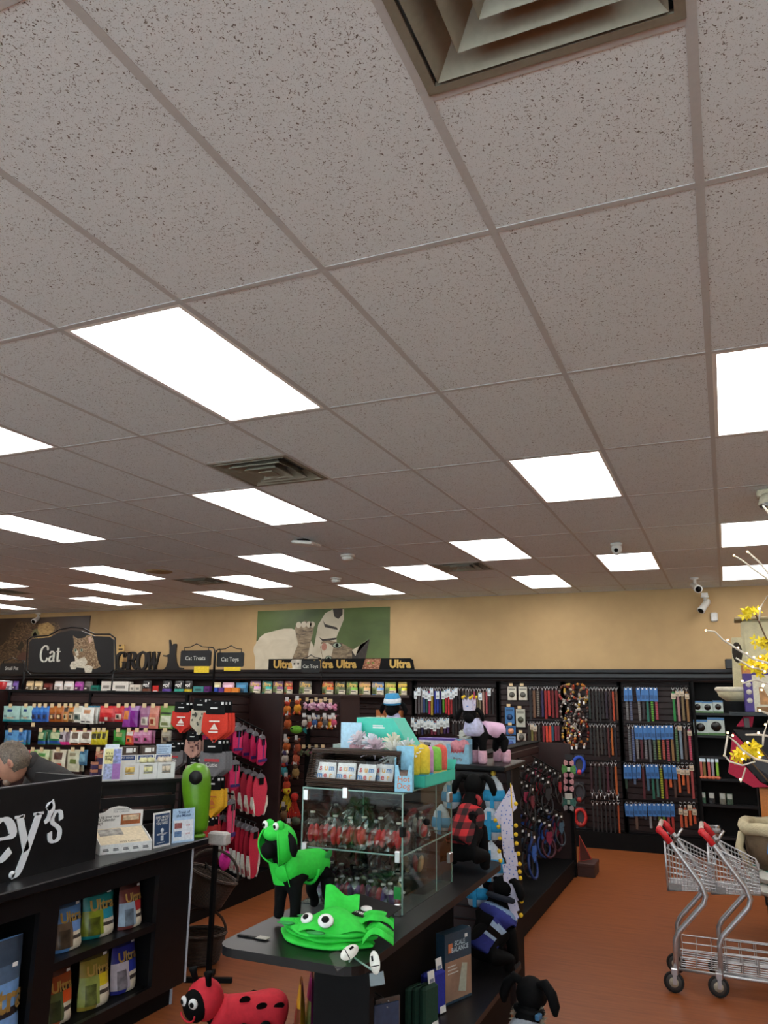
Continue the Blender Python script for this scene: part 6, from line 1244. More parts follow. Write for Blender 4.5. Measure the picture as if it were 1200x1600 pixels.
# blue jersey dog on the lower shelf
t, h, V = dog('dog_mannequin', 'black dog mannequin in a blue striped jersey on the lower shelf', (-1.43, 4.98, .3), PI*.3, 1.0, 'sit', turn=.2)
JB, JL = M((40, 50, 130), .8, var=.1), M((150, 176, 206), .8)
jm = skin_mesh('jersey', [Vector((-.03, 0, .2)), Vector((.06, 0, .30)), Vector((-.09, 0, .12)), Vector((.088, 0, .37)), Vector((.09, -.06, .24)), Vector((.09, .06, .24))], [(0, 1), (0, 2), (1, 3), (1, 4), (1, 5)], [.098, .1, .102, .066, .052, .052], [JB, JL, BLACK, M((130, 160, 196), .8)], 3)
for p_ in jm.polygons:
    t_ = (p_.center-Vector((-.09, 0, .12))).dot(Vector((.64, 0, .77)))
    p_.material_index = 0 if t_ < .075 else 1 if t_ < .105 else 2 if t_ < .14 else 1 if t_ < .17 else 0 if t_ < .25 else 3
link('jersey', jm, t)
t.scale = (1.12, 1.22, .96)
part('bandana', new(M((30, 36, 50), .8)).tube([(.088+.06*math.cos(a), .072*math.sin(a), .395-.02*math.cos(a)) for a in [2*PI*i/14 for i in range(14)]], .018, 6, closed=True), t); part('paw_tag', new(M((150, 180, 210), .4)).box(.15, .153, -.02, .02, .03, .08), t)
# dog at the bottom edge, on the floor, grey fur coat
t, h, V = dog('dog_mannequin', 'black dog mannequin in a grey fur trimmed coat on the floor', (-1.0, 3.95, 0), PI*.42, 1.12, 'sit', turn=0); k_ = 1.12
link('coat', skin_mesh('coat', [Vector((.065, 0, .29))*k_, Vector((-.02, 0, .2))*k_, Vector((.088, 0, .385))*k_], [(1, 0), (0, 2)], [.1*k_, .1*k_, .072*k_], [M((150, 156, 166), .8, var=.2, scale=30)], 2, root=1), t)
q = new(M((160, 148, 130), .95)); rr = random.Random(2)
for k in range(160):
    a = rr.uniform(0, 2*PI); c_ = Vector((.086, 0, .365))*k_; d = Vector((.3*math.cos(a), math.sin(a), .25+.5*math.cos(a))).normalized(); b0 = c_+d*.058*k_; e = b0+(d+Vector((rr.uniform(-.6, .6),)*1+(rr.uniform(-.6, .6), rr.uniform(-.6, .3)))).normalized()*.035; n_ = Vector((rr.uniform(-1, 1), rr.uniform(-1, 1), rr.uniform(-1, 1)))*.006; q.add([b0-n_, b0+n_, e], [(0, 1, 2)])
part('fur_trim', q, t)['kind'] = 'stuff'; part('collar', new(BLACK).tube([(.09*k_+.045*math.cos(a), .06*k_*math.sin(a), .40*k_) for a in [2*PI*i/14 for i in range(14)]], .014, 6, closed=True), t); part('buckle', new(M((60, 110, 150), .4)).bbox(-.02, .02, -.01, .01, -.012, .012, .003), t, (.05, -.075, .40*k_))
# ladybird costume dog on the floor
t, h, V = dog('dog_mannequin', 'black dog mannequin in a red ladybird costume at the bottom edge', (-2.35, 3.81, 0), math.atan2(-.67, -.75), 1.0, 'low', turn=.62, ears=False); k_ = 1.0
LR = M((206, 36, 52), .8, var=.08, scale=40, bump=.15, bscale=40); link('coat', skin_mesh('coat', [Vector((.15, 0, .31))*k_, Vector((.05, 0, .30))*k_, Vector((-.1, 0, .31))*k_, Vector((-.19, 0, .29))*k_, Vector((.2, 0, .34))*k_], [(1, 0), (1, 2), (2, 3), (0, 4)], [.098*k_, .094*k_, .108*k_, .085*k_, .085*k_], [LR], 2, root=1), t); co = [c for c in t.children if c.name.startswith('coat')][0]
for x, y, z, rx in ((-.03, .09, .36, -.6), (.05, .06, .385, -.5), (-.12, .085, .35, -.6), (-.05, .1, .27, .1), (.06, .1, .27, .1), (-.12, -.09, .34, .6), (-.02, -.09, .35, .6)): part('felt_spot', new(BLACK).ball((0, 0, 0), .026*k_, 12, 6, sx=1.1, sy=.14), co, (x*k_, y*k_*1.02, z*k_), (rx, 0, 0))
q = new(LR); q.ball((-.012, 0, .005), .098*k_, 16, 12, sx=.92); ho = part('hood', q, h); part('mask', new(MANQ).ball((.052*k_, 0, 0), .072*k_, 14, 10, sx=.75, sz=1.05), h)
for sd in (-1, 1): part('antenna', new(MANQ).tube([(0, sd*.045*k_, .08*k_), (.01, sd*.055*k_, .125*k_), (.012, sd*.056*k_, .15*k_)], [.014*k_, .016*k_, .022*k_], 10), h); eye(h, (.088*k_, sd*.032*k_, .03*k_), .025*k_, (0, 0, PI/2+sd*.25))
part('smile', new(LR).tube([(.1*k_, .05*k_*math.cos(a), -.02*k_-.035*k_*math.sin(a)) for a in [PI*i/10 for i in range(11)]], .005, 5), h)
# --- goods on the lower shelf
for i, (y, c1, c2) in enumerate(((3.42, (206, 150, 40), (110, 60, 40)), (3.52, (150, 40, 110), (170, 180, 110)), (3.64, (140, 60, 100), (176, 186, 120)))): bag('treat_bag', '%s foil treat bag under the table left side, %s from the front' % (cname(c1), ORDS[i]), 'bag', (-1.86, y, .302), .13, .33, .07, c1, ((.0, 0, 1, .74, c2), (.1, .1, .8, .5, tuple(min(255, int(v*1.15)) for v in c2))), rz=-PI/2+.5, seed=60+i, group='foil treat bags under the table')
t = thing('scale_box', 'dark teal box with a product photo standing on the lower shelf', 'box', (-1.47, 4.42, .302), PI/2-.35); w, h_ = .115, .34
part('carton', new(M((40, 66, 84), .45, var=.1)).box(-w, w, -.03, .03, 0, h_), t); c_ = t.children[0]; part('photo', new(M((150, 120, 100), .5, var=.2, scale=10)).box(-w*.98, w*.98, -.0315, -.03, h_*.04, h_*.6), c_); part('print', new(M((200, 120, 80), .5)).box(-w*.75, -w*.45, -.0318, -.03, h_*.72, h_*.85), c_); text('SCALE\nBALANCE', .034, c_, M((190, 214, 226), .5), (w*.1, -.033, h_*.79), bold=.015)
part('product_picture', new(M((170, 176, 160), .5)).prism([(-.005, .05), (.06, .035), (.075, .17), (.03, .18)], -.033, -.0315), c_)
for k in range(3): part('print', new(M((206, 206, 200), .5)).box(-w*.8, -w*.2+.01*k, -.0325, -.031, h_*(.52-.05*k), h_*(.535-.05*k)), c_)
part('price_sticker', new(WHITE).box(w*.5, w*.7, -.0325, -.03, h_*.88, h_*.93), c_)
def bed_roll(y, x, c1, label, n=3):
    t = thing('rolled_pad', label, 'folded mat', (x, y, .302), PI/2-.3, 'folded mats with white sleeves')
    for k in range(n): part('fold', new(M(c1, .85, bump=.2, bscale=60)).bbox(-.06, .06, -.03+k*.045, .012+k*.045, 0, .2-.012*k, .012), t)
    sl = part('sleeve', new(WHITE).box(.0, .05, -.034, -.03, .0, .25), t, rot=(-.12, 0, 0)); part('print', new(M((206, 120, 80), .5)).box(.015, .035, -.036, -.034, .12, .15), sl); part('print', new(M((120, 130, 150), .5)).box(.01, .04, -.036, -.034, .2, .215), sl)
bed_roll(4.0, -1.47, (24, 60, 44), 'dark green folded mat with a white sleeve, nearest on the shelf'); bed_roll(4.2, -1.5, (36, 44, 150), 'royal blue folded mat with a white sleeve behind the green', 2)
for i, (y, c1) in enumerate(((3.78, (90, 80, 76)), (3.72, (50, 70, 100)))):
    t = thing('hanging_pack', ['silver spiral pack hung on the right pedestal side', 'blue picture pack hung just in front of the spiral pack'][i], 'package', (-1.40+.02*i, y-.45, .66), PI/2-.6, 'packs on the pedestal'); part('card', new(M(c1, .4, var=.2, scale=30)).box(-.06, .06, -.004, .004, -.3, 0), t); part('emblem', new(M((200, 206, 210), .5) if i == 0 else M((90, 150, 200), .5)).lathe([(.04, 0), (.04, .002), (.0001, .002)], (0, -.004, -.15), 16, 'y'), t); part('peg', new(METAL).tube([(0, -.01, -.012), (0, .1, -.012)], .003, 5), t)
bag('salmon_bag', 'cream treat bag with purple header behind the scale box', 'bag', (-1.5, 4.62, .302), .15, .3, .06, (206, 196, 176), ((0, .72, 1, .92, (70, 40, 110)), (.3, .4, .7, .55, (40, 40, 44))), rz=PI/2-.6, seed=71)
# ------------------------------------------------------------------ harness gondola with end cap
hg = thing('harness_gondola', 'low dark gondola of dog harnesses beside the open floor aisle', 'gondola', (-2.06, 5.4, 0))
part('spine', new(M((40, 20, 20), .6)).box(-.06, .06, .0, 3.7, .16, 1.37), hg); part('base_deck', new(BLACK).bbox(-.45, .42, -.05, 3.72, 0, .17, .006), hg)
slats(hg, 3.6, .2, 1.37, (.062, .04, 0), (0, 0, PI/2)); part('wing_panel', new(DBROWN).box(-.06, .42, 3.66, 3.7, .17, 1.37), hg); part('wing_edge', new(BLACK).box(.40, .435, 3.64, 3.72, .0, 1.2), hg)
part('cap', new(BLACK).box(-.07, .07, 0, 3.72, 1.37, 1.385), hg)
part('end_panel', new(M((30, 18, 18), .6)).box(-.35, .72, -.16, -.12, .0, 1.43), hg); slats(hg, 1.02, .34, 1.42, (-.33, -.16, 0)); part('top_board', new(BLACKW).bbox(-.4, .76, -.46, .1, 1.43, 1.46, .006), hg); part('side_cheek', new(BLACK).box(.69, .72, -.12, .08, .0, 1.43), hg)
for z0, z1 in ((1.26, 1.1), (.82, .7)):
    for y in (2.0, 2.7, 3.3): part('waterfall_arm', new(BLACK).tube([(.06, y, z0), (.36, y, z1)], .007, 6), hg)
def harness(x, y, z, c1, c2, label, s_=1, rz=0):
    t = thing('dog_harness', label, 'dog harness', (x, y, z), rz, 'dog harnesses')
    q = new(M(c1, .6, var=.2))
    q.tube([(.05*s_*math.cos(a), .015*math.sin(2*a), -.1*s_+.06*s_*math.sin(a)) for a in [2*PI*i/12 for i in range(12)]], .011*s_, 6, closed=True); part('chest_loop', q, t)
    part('belly_loop', new(M(c1, .6, var=.2)).tube([(.07*s_*math.cos(a), .02*math.sin(a), -.24*s_+.09*s_*math.sin(a)) for a in [2*PI*i/12 for i in range(12)]], .011*s_, 6, closed=True), t)
    part('chest_plate', new(M(c2, .7, var=.2)).prism([(-.03*s_, -.1*s_), (.03*s_, -.1*s_), (.038*s_, -.17*s_), (0, -.22*s_), (-.038*s_, -.17*s_)][::-1], -.02, -.012), t)
    part('header_card', new(M((22, 22, 24), .4)).box(-.028*s_, .028*s_, -.02, -.017, -.08*s_, -.0), t); part('price_sticker', new(WHITE).box(-.012*s_, .014*s_, -.0215, -.02, -.05*s_, -.03*s_), t)
    part('hook', new(METAL).tube([(0, 0, -.03), (0, 0, .0), (.012, 0, .012)], .003, 5), t)
HC = [((26,26,28),(60,58,60)),((30,28,30),(150,36,44)),((28,26,28),(90,30,44)),((30,30,34),(40,40,44)),((40,30,36),(176,60,90)),((26,26,28),(110,40,50)),((30,30,30),(70,66,66)),((34,24,28),(140,40,60))]
k = 0
for ri, (z0, z1, nm) in enumerate(((1.26, 1.1, 'upper'), (.82, .7, 'lower'))):
    for ai, y in enumerate((2.0, 2.7, 3.3)):
        for j in range(6):
            f_ = .14+.165*j; c1, c2 = HC[k % 8] if ri == 0 else [((30,30,34),(40,40,46)),((34,60,120),(40,90,170)),((70,24,40),(130,30,60)),((40,50,60),(60,90,110))][(j+ai) % 4]
            harness(-2.06+.06+.3*f_, 5.4+y, z0+(z1-z0)*f_-.012, c1, c2, '%s dog harness on the %s row, arm %s, %s from the spine' % (cname(c2), nm, ['nearest', 'middle', 'far'][ai], ORDS[j]), (.95 if ri == 0 else 1.15)*R_.uniform(.85, 1.1), rz=PI/2-.5+R_.uniform(-.3, .3)); k += 1
# bow ties on a clip strip at the wing edge
t = thing('clip_strip', 'narrow black clip strip on the gondola corner holding bow ties', 'clip strip', (-1.665, 9.0, 1.2)); part('strip', new(BLACK).box(-.02, .02, .0, .006, -.55, .05), t)
for i, (py_, c1, c2, nm) in enumerate(((1192, (206,150,150), (60,40,44), 'pink bow tie, topmost'), (1202, (90,150,80), (220,220,200), 'green plaid bow tie, second'), (1211, (200,140,150), (70,50,54), 'pink bow tie, third'), (1221, (204,146,150), (70,50,54), 'pink bow tie, fourth'), (1232, (206,150,156), (70,50,54), 'pink bow tie, fifth'), (1253, (60,110,100), (150,170,150), 'teal plaid bow tie, sixth'), (1262, (170,160,160), (60,56,60), 'grey dotted bow tie, lowest'))):
    p = at(889, py_, Y=8.98); t = thing('bow_tie', nm+' on the clip strip', 'bow tie', (p.x, 8.975, p.z), 0, 'pet bow ties'); q = 1.35 if 'plaid' in nm else .95
    for sd in (-1, 1): part('wing', new(M(c1, .8, var=.4, scale=90)).prism([(0, -.012*q), (sd*.05*q, -.035*q), (sd*.058*q, 0), (sd*.05*q, .035*q), (0, .012*q)][::sd], -.014, .004), t)
    part('knot', new(M(c2, .8)).bbox(-.012*q, .012*q, -.02, .006, -.016*q, .016*q, .003), t)
    if i in (0, 5): part('header_card', new(M((40, 40, 42) if i == 0 else (210, 206, 196), .5)).box(-.04, .04, -.004, -.001, .03, .09), t)
o = tag(link('shoe_box', new(M((60, 34, 28), .6)).bbox(-.09, .09, -.16, .16, 0, .13, .004).mesh(), None, (-1.53, 9.25, 0)), 'low brown box on the floor past the gondola corner', 'box'); part('lid', new(M((66, 38, 32), .6)).bbox(-.094, .094, -.164, .164, .1, .136, .004), o)
t = thing('red_toy_cage', 'small red edged triangular toy on the brown floor box', 'toy', (-1.55, 9.2, .137)); part('panel', new(M((90, 40, 30), .6)).prism([(-.06, 0), (.07, .03), (-.05, .26)], -.01, .01), t); part('edge', new(M((190, 60, 40), .5)).tube([(-.06, -.012, 0), (.07, -.012, .03), (-.05, -.012, .26)], .008, 6, closed=True), t)
# --- plush goods on the end cap and pennant banner
BLW = (206, 216, 226); BLU = (40, 150, 200)
for i, (px_, py_, k_, l) in enumerate(((772, 1243, 1.2, 'white and blue cone plush with yellow stars, top of the end cap'), (705, 1245, 1.1, 'white and blue plush left behind the plaid dog'), (768, 1290, 1.3, 'white plush with a blue bow beside the banner, middle'), (768, 1352, 1.4, 'white plush with a blue bow beside the banner, lower'), (745, 1395, 1.2, 'white and blue cupcake plush above the jersey dog'), (690, 1285, 1.1, 'pale blue plush seen behind the glass case'))):
    p = at(px_, py_, Y=5.12); t = thing('gift_plush', l, 'plush toy', (p.x, 5.12, p.z), 0, 'white and blue plush gifts')
    part('body', new(M(BLW, .9, bump=.2, bscale=80)).lathe([(.0001, -.07*k_), (.045*k_, -.06*k_), (.06*k_, 0), (.045*k_, .06*k_), (.012, .1*k_), (.0001, .105*k_)], seg=14, sy=.6), t); part('band', new(M(BLU, .8)).lathe([(.061*k_, -.025*k_), (.0635*k_, 0), (.057*k_, .03*k_)], seg=14, sy=.62), t)
    part('ribbon', new(M(BLU, .8)).prism([(-.012, -.06*k_), (.012, -.06*k_), (.012, .07*k_), (-.012, .07*k_)], -.045*k_, -.036*k_), t)
    part('star', new(M((226, 190, 60), .6)).ball((.0, -.01, .115*k_), .018, 8, 6) if i == 0 else new(M((214, 90, 120), .6)).ball((.0, -.03*k_, -.05*k_), .012, 8, 6), t); part('peg', new(METAL).tube([(0, -.02, .09*k_), (0, .12, .09*k_)], .003, 5), t)
m, nt, b2 = nodes('dotted_cloth'); tcd = N(nt, 'ShaderNodeTexCoord'); vo = N(nt, 'ShaderNodeTexVoronoi', Scale=52); nt.links.new(tcd.outputs['Object'], vo.inputs['Vector'])
nt.links.new(ramp(nt, vo.outputs['Distance'], [(.0, lin((90, 120, 200))), (.2, lin((96, 124, 200))), (.26, lin((212, 206, 226))), (1, lin((220, 212, 230)))]), b2.inputs['Base Color']); b2.inputs['Roughness'].default_value = .8; DOT = m
bn = thing('pennant_banner', 'lilac dotted pennant banner with yellow pompoms hung down the end cap', 'banner', tuple(at(795, 1240, Y=5.06))); o_ = bn.location
pn = [((772,1272),(800,1226),(808,1262),(780,1290)),((783,1272),(801,1262),(803,1308),(786,1326)),((784,1300),(802,1296),(804,1332),(788,1340)),((790,1334),(808,1330),(811,1352),(794,1352)),((786,1350),(806,1346),(812,1374),(790,1376)),((788,1366),(808,1362),(814,1392),(792,1396)),((790,1388),(808,1380),(815,1404),(794,1412)),((790,1404),(808,1398),(814,1420),(794,1428)),((792,1420),(806,1414),(813,1432),(800,1442),(792,1440))]
for i, pl in enumerate(pn):
    yy = -.004*i-.01*(i % 2); P3 = [at(a, b_, Y=5.06) for a, b_ in pl]; part('pennant', new(DOT).prism([(p.x-o_.x, p.z-o_.z) for p in P3][::-1], yy-.002, yy+.002), bn)
YP = M((232, 190, 40), .9, bump=.4, bscale=200)
for i, (a, b_) in enumerate(((774,1282),(779,1292),(781,1310),(780,1330),(782,1345),(806,1256),(806,1290),(806,1304),(807,1318),(810,1334),(812,1350),(812,1362),(813,1372),(813,1390),(815,1408),(814,1430))): p = at(a, b_, Y=5.03); part('pompom', new(YP).ball((p.x-o_.x, p.y-o_.y, p.z-o_.z), .013, 8, 6), bn)
part('cord', new(YP).tube([tuple(at(a, b_, Y=5.055)-o_) for a, b_ in ((798,1224),(800,1262),(802,1330),(806,1400),(808,1440))], .004, 5), bn); part('hook', new(METAL).tube([tuple(at(798, 1224, Y=5.055)-o_), tuple(at(798, 1224, Y=5.25)-o_)], .004, 5), bn)
# --- on the top board
TB = 1.461
t, h, V = dog('dog_mannequin', 'black dog mannequin with a paper crown and pastel scarf on the end cap', (-1.46, 5.16, TB), -PI*.68, .7, 'stand', turn=.7); k_ = .7
link('cape', skin_mesh('cape', [Vector((.1, 0, .3))*k_, Vector((-.05, 0, .29))*k_, Vector((-.17, 0, .28))*k_], [(0, 1), (1, 2)], [.096*k_, .086*k_, .078*k_], [M((214, 176, 206), .7, var=.2, scale=14)], 2, root=1), t); part('scarf', new(M((196, 196, 226), .8, var=.25, scale=40)).lathe([(.06*k_, .06*k_), (.085*k_, .02*k_), (.1*k_, -.06*k_), (.07*k_, -.1*k_)], (.19*k_, 0, .345*k_), 14), t)
q = new(DOT); n_ = 10
for i in range(n_): a0, a1, am = 2*PI*i/n_, 2*PI*(i+1)/n_, 2*PI*(i+.5)/n_; r = .058*k_; q.add([(r*math.cos(a0), r*math.sin(a0), 0), (r*math.cos(a1), r*math.sin(a1), 0), (r*1.1*math.cos(a1), r*1.1*math.sin(a1), .06*k_), (r*1.15*math.cos(am), r*1.15*math.sin(am), .11*k_), (r*1.1*math.cos(a0), r*1.1*math.sin(a0), .06*k_)], [(0, 1, 2, 3, 4)])
cr = part('crown', q, h, (0, 0, .05*k_))
for i in range(0, n_, 2): am = 2*PI*(i+.5)/n_; part('pompom', new(YP).ball((.067*k_*math.cos(am), .067*k_*math.sin(am), .118*k_), .014*k_, 8, 6), cr)
for x in (.137, -.16):
    for y in (-.06, .06): part('boot', new(M((206, 160, 176), .8, var=.15)).lathe([(.036*k_, 0), (.044*k_, .02*k_), (.042*k_, .1*k_), (.036*k_, .115*k_)], (x*k_, y*k_, 0), 12), t)
t, h, V = dog('dog_mannequin', 'black dog mannequin in a blue and white cap behind the turquoise carton', (-2.1, 5.12, TB), -PI*.5, .74, 'sit', turn=0); k_ = .74; part('cap', new(M((60, 150, 200), .8)).lathe([(.068*k_, .0), (.085*k_, .01*k_), (.078*k_, .05*k_), (.06*k_, .1*k_), (.0001, .105*k_)], (0, 0, .03*k_), 16).mat(M((220, 226, 232), .8)).lathe([(.083*k_, .012*k_), (.084*k_, .03*k_), (.076*k_, .06*k_)], (0, 0, .03*k_), 16), h); part('bib', new(M((190, 186, 220), .8)).lathe([(.05*k_, .05*k_), (.075*k_, 0), (.09*k_, -.08*k_)], (.09*k_, 0, .36*k_), 14), t)
t = thing('cookie_box', 'white and purple long cookie box with a bone window on the end cap', 'box', (-1.78, 5.05, TB), .08); part('carton', new(M((216, 212, 218), .5)).box(-.12, .12, -.04, .06, 0, .15), t); c_ = t.children[0]; part('band', new(M((80, 50, 150), .5)).box(.02, .121, -.0412, .061, 0, .05).box(-.121, .121, -.0412, .061, .138, .1505), c_); part('window', new(M((190, 176, 150), .3)).lathe([(.035, 0), (.035, .002), (.0001, .002)], (.03, -.04, .08), 16, 'y', sx=.8, sy=1.3), c_); lines(c_, -.085, -.035, [.115, .1, .085], -.04, .009, BLACK)
t = thing('birthday_bone', 'cream wrapped rawhide bone reading Happy Birthday on the end cap', 'dog chew', (-2.0, 4.97, TB), .06); part('bone', new(M((206, 186, 140), .6, var=.15)).tube([(-.11, 0, .085), (.11, 0, .085)], .035, 12).ball((-.12, 0, .085), .045).ball((.12, 0, .085), .045), t); text('Happy Birthday', .032, t, M((60, 44, 34), .5), (0, -.047, .088), shear=.2); part('box', new(M((190, 176, 150), .6)).box(-.12, .12, -.03, .03, 0, .055), t)
t = thing('bakery_box', 'light blue box of pink iced dog biscuits on the end cap', 'box', (-1.615, 5.0, TB), .05); part('carton', new(M((140, 190, 214), .5)).prism([(-.075, 0), (.075, 0), (.075, .12), (.05, .12), (.04, .07), (-.04, .07), (-.05, .12), (-.075, .12)], -.04, -.037).box(-.075, -.072, -.037, .05, 0, .12).box(.072, .075, -.037, .05, 0, .12).box(-.075, .075, .047, .05, 0, .15), t); part('biscuit', new(M((214, 140, 150), .6, var=.2)).ball((-.02, 0, .1), .045, sy=.6).ball((.03, 0, .11), .04, sy=.6).box(-.07, .07, -.03, .04, .004, .06), t); text('HAPPY', .03, t, M((190, 70, 80), .5), (0, -.042, .075), bold=.02); text('Party', .028, t, M((120, 70, 60), .5), (0, -.042, .03), bold=.01)
fluffy((-1.6, 5.2, TB+.1), (220, 220, 200), 'cream tissue wrapped gift behind the bakery box', .075); o = bpy.data.objects['fluffy_toy.006']; part('gift_bag', new(M((206, 206, 196), .6)).box(-.07, .07, -.03, .05, -.1, .09), o)
# ------------------------------------------------------------------ shopping carts
REDP = M((206, 36, 44), .4)
def cart(loc, rz, label):
    t = thing('shopping_cart', label, 'shopping cart', loc, rz, 'two tier shopping carts'); W2 = .2       # cart points along +x, near side is -y
    H_ = 1.03
    for sd in (-1, 1):
        y = sd*W2
        part('frame_tube', new(CHROME).tube([(.06, y, .96), (.09, y, .92), (.26, y, .68), (.285, y, .61), (.27, y, .56), (.10, y, .37), (.075, y, .32), (.07, y, .12)], .0175, 10), t)
        part('grip', new(REDP).tube([(.02, y, 1.0), (.045, y, .98), (.085, y, .925)], .022, 10), t)
        for x, nm in ((.07, 'rear'), (.92, 'front')):
            w = part('caster', new(M((60, 58, 56), .6)).lathe([(.03, -.014), (.05, -.014), (.05, .014), (.03, .014)], (0, 0, 0), 20, 'y'), t, (x-.02, y, .065))
            part('tyre', new(M((18, 18, 18), .7)).tube([(.056*math.cos(a), 0, .056*math.sin(a)) for a in [2*PI*i/22 for i in range(22)]], .0095, 8, closed=True), w); part('hub', new(M((170, 160, 140), .5)).lathe([(.0001, -.018), (.03, -.016), (.03, .016), (.0001, .018)], (0, 0, 0), 16, 'y'), w)
            part('fork', new(METAL).bbox(-.022, .022, -.024, .024, .045, .085, .004).box(-.012, .012, -.024, -.019, -.01, .05).box(-.012, .012, .019, .024, -.01, .05), w, (.008, 0, 0))
        part('lower_rail', new(CHROME).tube([(.07, y*.9, .14), (.95, y*.8, .12)], .01, 8), t)
    part('handle_bar', new(M((196, 180, 170), .4)).tube([(.015, -W2, 1.003), (.015, W2, 1.003)], .016, 10), t); part('grip', new(REDP).tube([(.02, -W2-.012, 1.0), (.02, -W2+.03, 1.003)], .024, 10), t); part('child_lever', new(METAL).tube([(.09, .05, .88), (.16, .05, .985)], .01, 6), t)
    # wire basket: x from .05 to .42 narrowing forward
    b0, b1 = .62, .93; q = new(CHROME); wr_ = .0032
    for sd in (-1, 1):
        for k in range(15): x = .05+.30*k/14; q.tube([(x, sd*W2*.95, b0+.02*k/14), (x, sd*(W2*.97), b1-.14*k/14)], wr_, 4, cap=False)
        for k in range(9): f_ = k/8; q.tube([(.05, sd*W2*.955, b0+(b1-b0)*f_), (.35, sd*W2*.955, b0+.02+(b1-.14-b0-.02)*f_)], wr_, 4, cap=False)
    for k in range(13): y = -W2*.95+2*W2*.95*k/12; q.tube([(.05, y, b0), (.35, y, b0+.02), (.35, y, b1-.14)], wr_, 4, cap=False)
    for k in range(9): x = .05+.30*k/8; q.tube([(x, -W2*.95, b0+.02*k/8), (x, W2*.95, b0+.02*k/8)], wr_, 4, cap=False)
    for k in range(5): q.tube([(.35, -W2*.95, b0+.03+.035*k), (.35, W2*.95, b0+.03+.035*k)], wr_, 4, cap=False)
    o = part('wire_basket', q, t)
    part('basket_rim', new(CHROME).tube([(.05, -W2, b1), (.35, -W2, b1-.14), (.36, 0, b1-.14), (.35, W2, b1-.14), (.05, W2, b1)], .006, 6), t); part('basket_rim', new(CHROME).tube([(.05, -W2*.97, b0), (.35, -W2*.97, b0+.02), (.35, W2*.97, b0+.02), (.05, W2*.97, b0)], .006, 6, closed=True), t); part('rear_post', new(CHROME).tube([(.05, -W2, b1), (.05, -W2*.97, b0)], .008, 6), t); part('rear_post', new(CHROME).tube([(.05, W2, b1), (.05, W2*.97, b0)], .008, 6), t)
    part('end_plate', new(M((120, 116, 114), .5)).box(.055, .14, -W2*.99, -W2*.97, b0+.005, b0+.045), t)
    q = new(CHROME); l0 = .16
    for k in range(8): y = -W2*.85+2*W2*.85*k/7; q.tube([(.1, y, l0), (.95, y*.9, l0-.01)], wr_, 4, cap=False)
    for k in range(10): x = .1+.85*k/9; q.tube([(x, -W2*.86, l0+.1), (x, -W2*.86, l0), (x, W2*.86, l0), (x, W2*.86, l0+.1)], wr_, 4, cap=False)
    for sd in (-1, 1):
        for z in (.05, .1): q.tube([(.1, sd*W2*.86, l0+z), (.95, sd*W2*.8, l0+z)], wr_+.001, 4, cap=False)
    part('lower_rack', q, t)
pw = at(1052, 1551, Z=0); pw2 = at(1122, 1559, Z=0)
cart((pw.x-.045, pw.y+.2, 0), .02, 'wire shopping cart with red grips, the left one'); cart((pw2.x-.045, pw2.y+.2, .001), .02, 'wire shopping cart with red grips, nested on the right')
# ------------------------------------------------------------------ right edge: table, beds, shelving with cat tree, lit branches
t = thing('bed_table', 'black topped table carrying stacked pet beds at the right edge', 'table', (.52, 7.0, 0)); part('top', new(BLACKW).bbox(-.36, .5, -.4, .4, .44, .475, .006), t); part('body', new(BLACK).box(-.34, .48, -.36, .36, .02, .44), t); part('plinth', new(BLACK).box(-.3, .45, -.33, .33, 0, .02), t)
CREAMB = M((196, 184, 150), .95, var=.15, scale=12, bump=.5, bscale=60); BRB = M((96, 80, 60), .95, var=.45, scale=7, bump=.4, bscale=60)
m, nt, b2 = nodes('teal_print'); tcd = N(nt, 'ShaderNodeTexCoord'); vo = N(nt, 'ShaderNodeTexVoronoi', Scale=14); nt.links.new(tcd.outputs['Object'], vo.inputs['Vector']); nt.links.new(ramp(nt, vo.outputs['Distance'], [(.0, lin((50, 150, 130))), (.3, lin((60, 150, 130))), (.36, lin((206, 206, 196))), (1, lin((214, 212, 202)))]), b2.inputs['Base Color']); b2.inputs['Roughness'].default_value = .9; TPR = m
for i, (z, lab) in enumerate(((.477, 'flat white cushion with teal print, lower one under the pet bed'), (.565, 'flat white cushion with teal print, upper one under the pet bed'))):
    o = tag(link('printed_cushion', new(TPR).lathe([(.0001, 0), (.27, .004), (.31, .03), (.31, .055), (.27, .082), (.0001, .086)], seg=28).mesh(), None, (.34, 6.95, z)), lab, 'cushion', 'printed cushions'); part('piping', new(M((206, 206, 196), .9)).tube([(.312*math.cos(a), .312*math.sin(a), .043) for a in [2*PI*k/28 for k in range(28)]], .007, 6, closed=True), o)
t = thing('pet_bed', 'deep brown pet bed with a cream fleece rim, topmost of the stack', 'pet bed', (.36, 6.95, .652)); part('wall', new(BRB).lathe([(.0001, 0), (.26, .004), (.31, .1), (.33, .26), (.3, .3), (.27, .26), (.25, .08), (.0001, .06)], seg=28), t); part('rim', new(CREAMB).tube([(.315*math.cos(a), .315*math.sin(a), .285+.012*math.sin(5*a)) for a in [2*PI*k/30 for k in range(30)]], .045, 10, closed=True), t)
part('hang_tag', new(M((60, 120, 190), .4)).prism([(-.035, 0), (.035, 0), (.035, -.08), (0, -.11), (-.035, -.08)], -.002, .002), t, (-.13, -.33, .22), (0, .2, -.1)); part('front_lip', new(CREAMB).tube([(-.33, -.06, .24), (-.36, -.1, .14), (-.3, -.16, .02)], .03, 8), t)
sh = thing('tall_shelving', 'dark tall shelf carrying a cat tree and boxes at the right edge', 'shelving unit', (.62, 7.7, 0))
for x in (-.44, .4): part('upright', new(BLACK).box(x, x+.03, -.22, .22, 0, 1.86), sh)
for z in (.3, .8, 1.26, 1.55, 1.86): part('shelf', new(BLACKW).box(-.46, .45, -.25, .25, z-.03, z), sh)
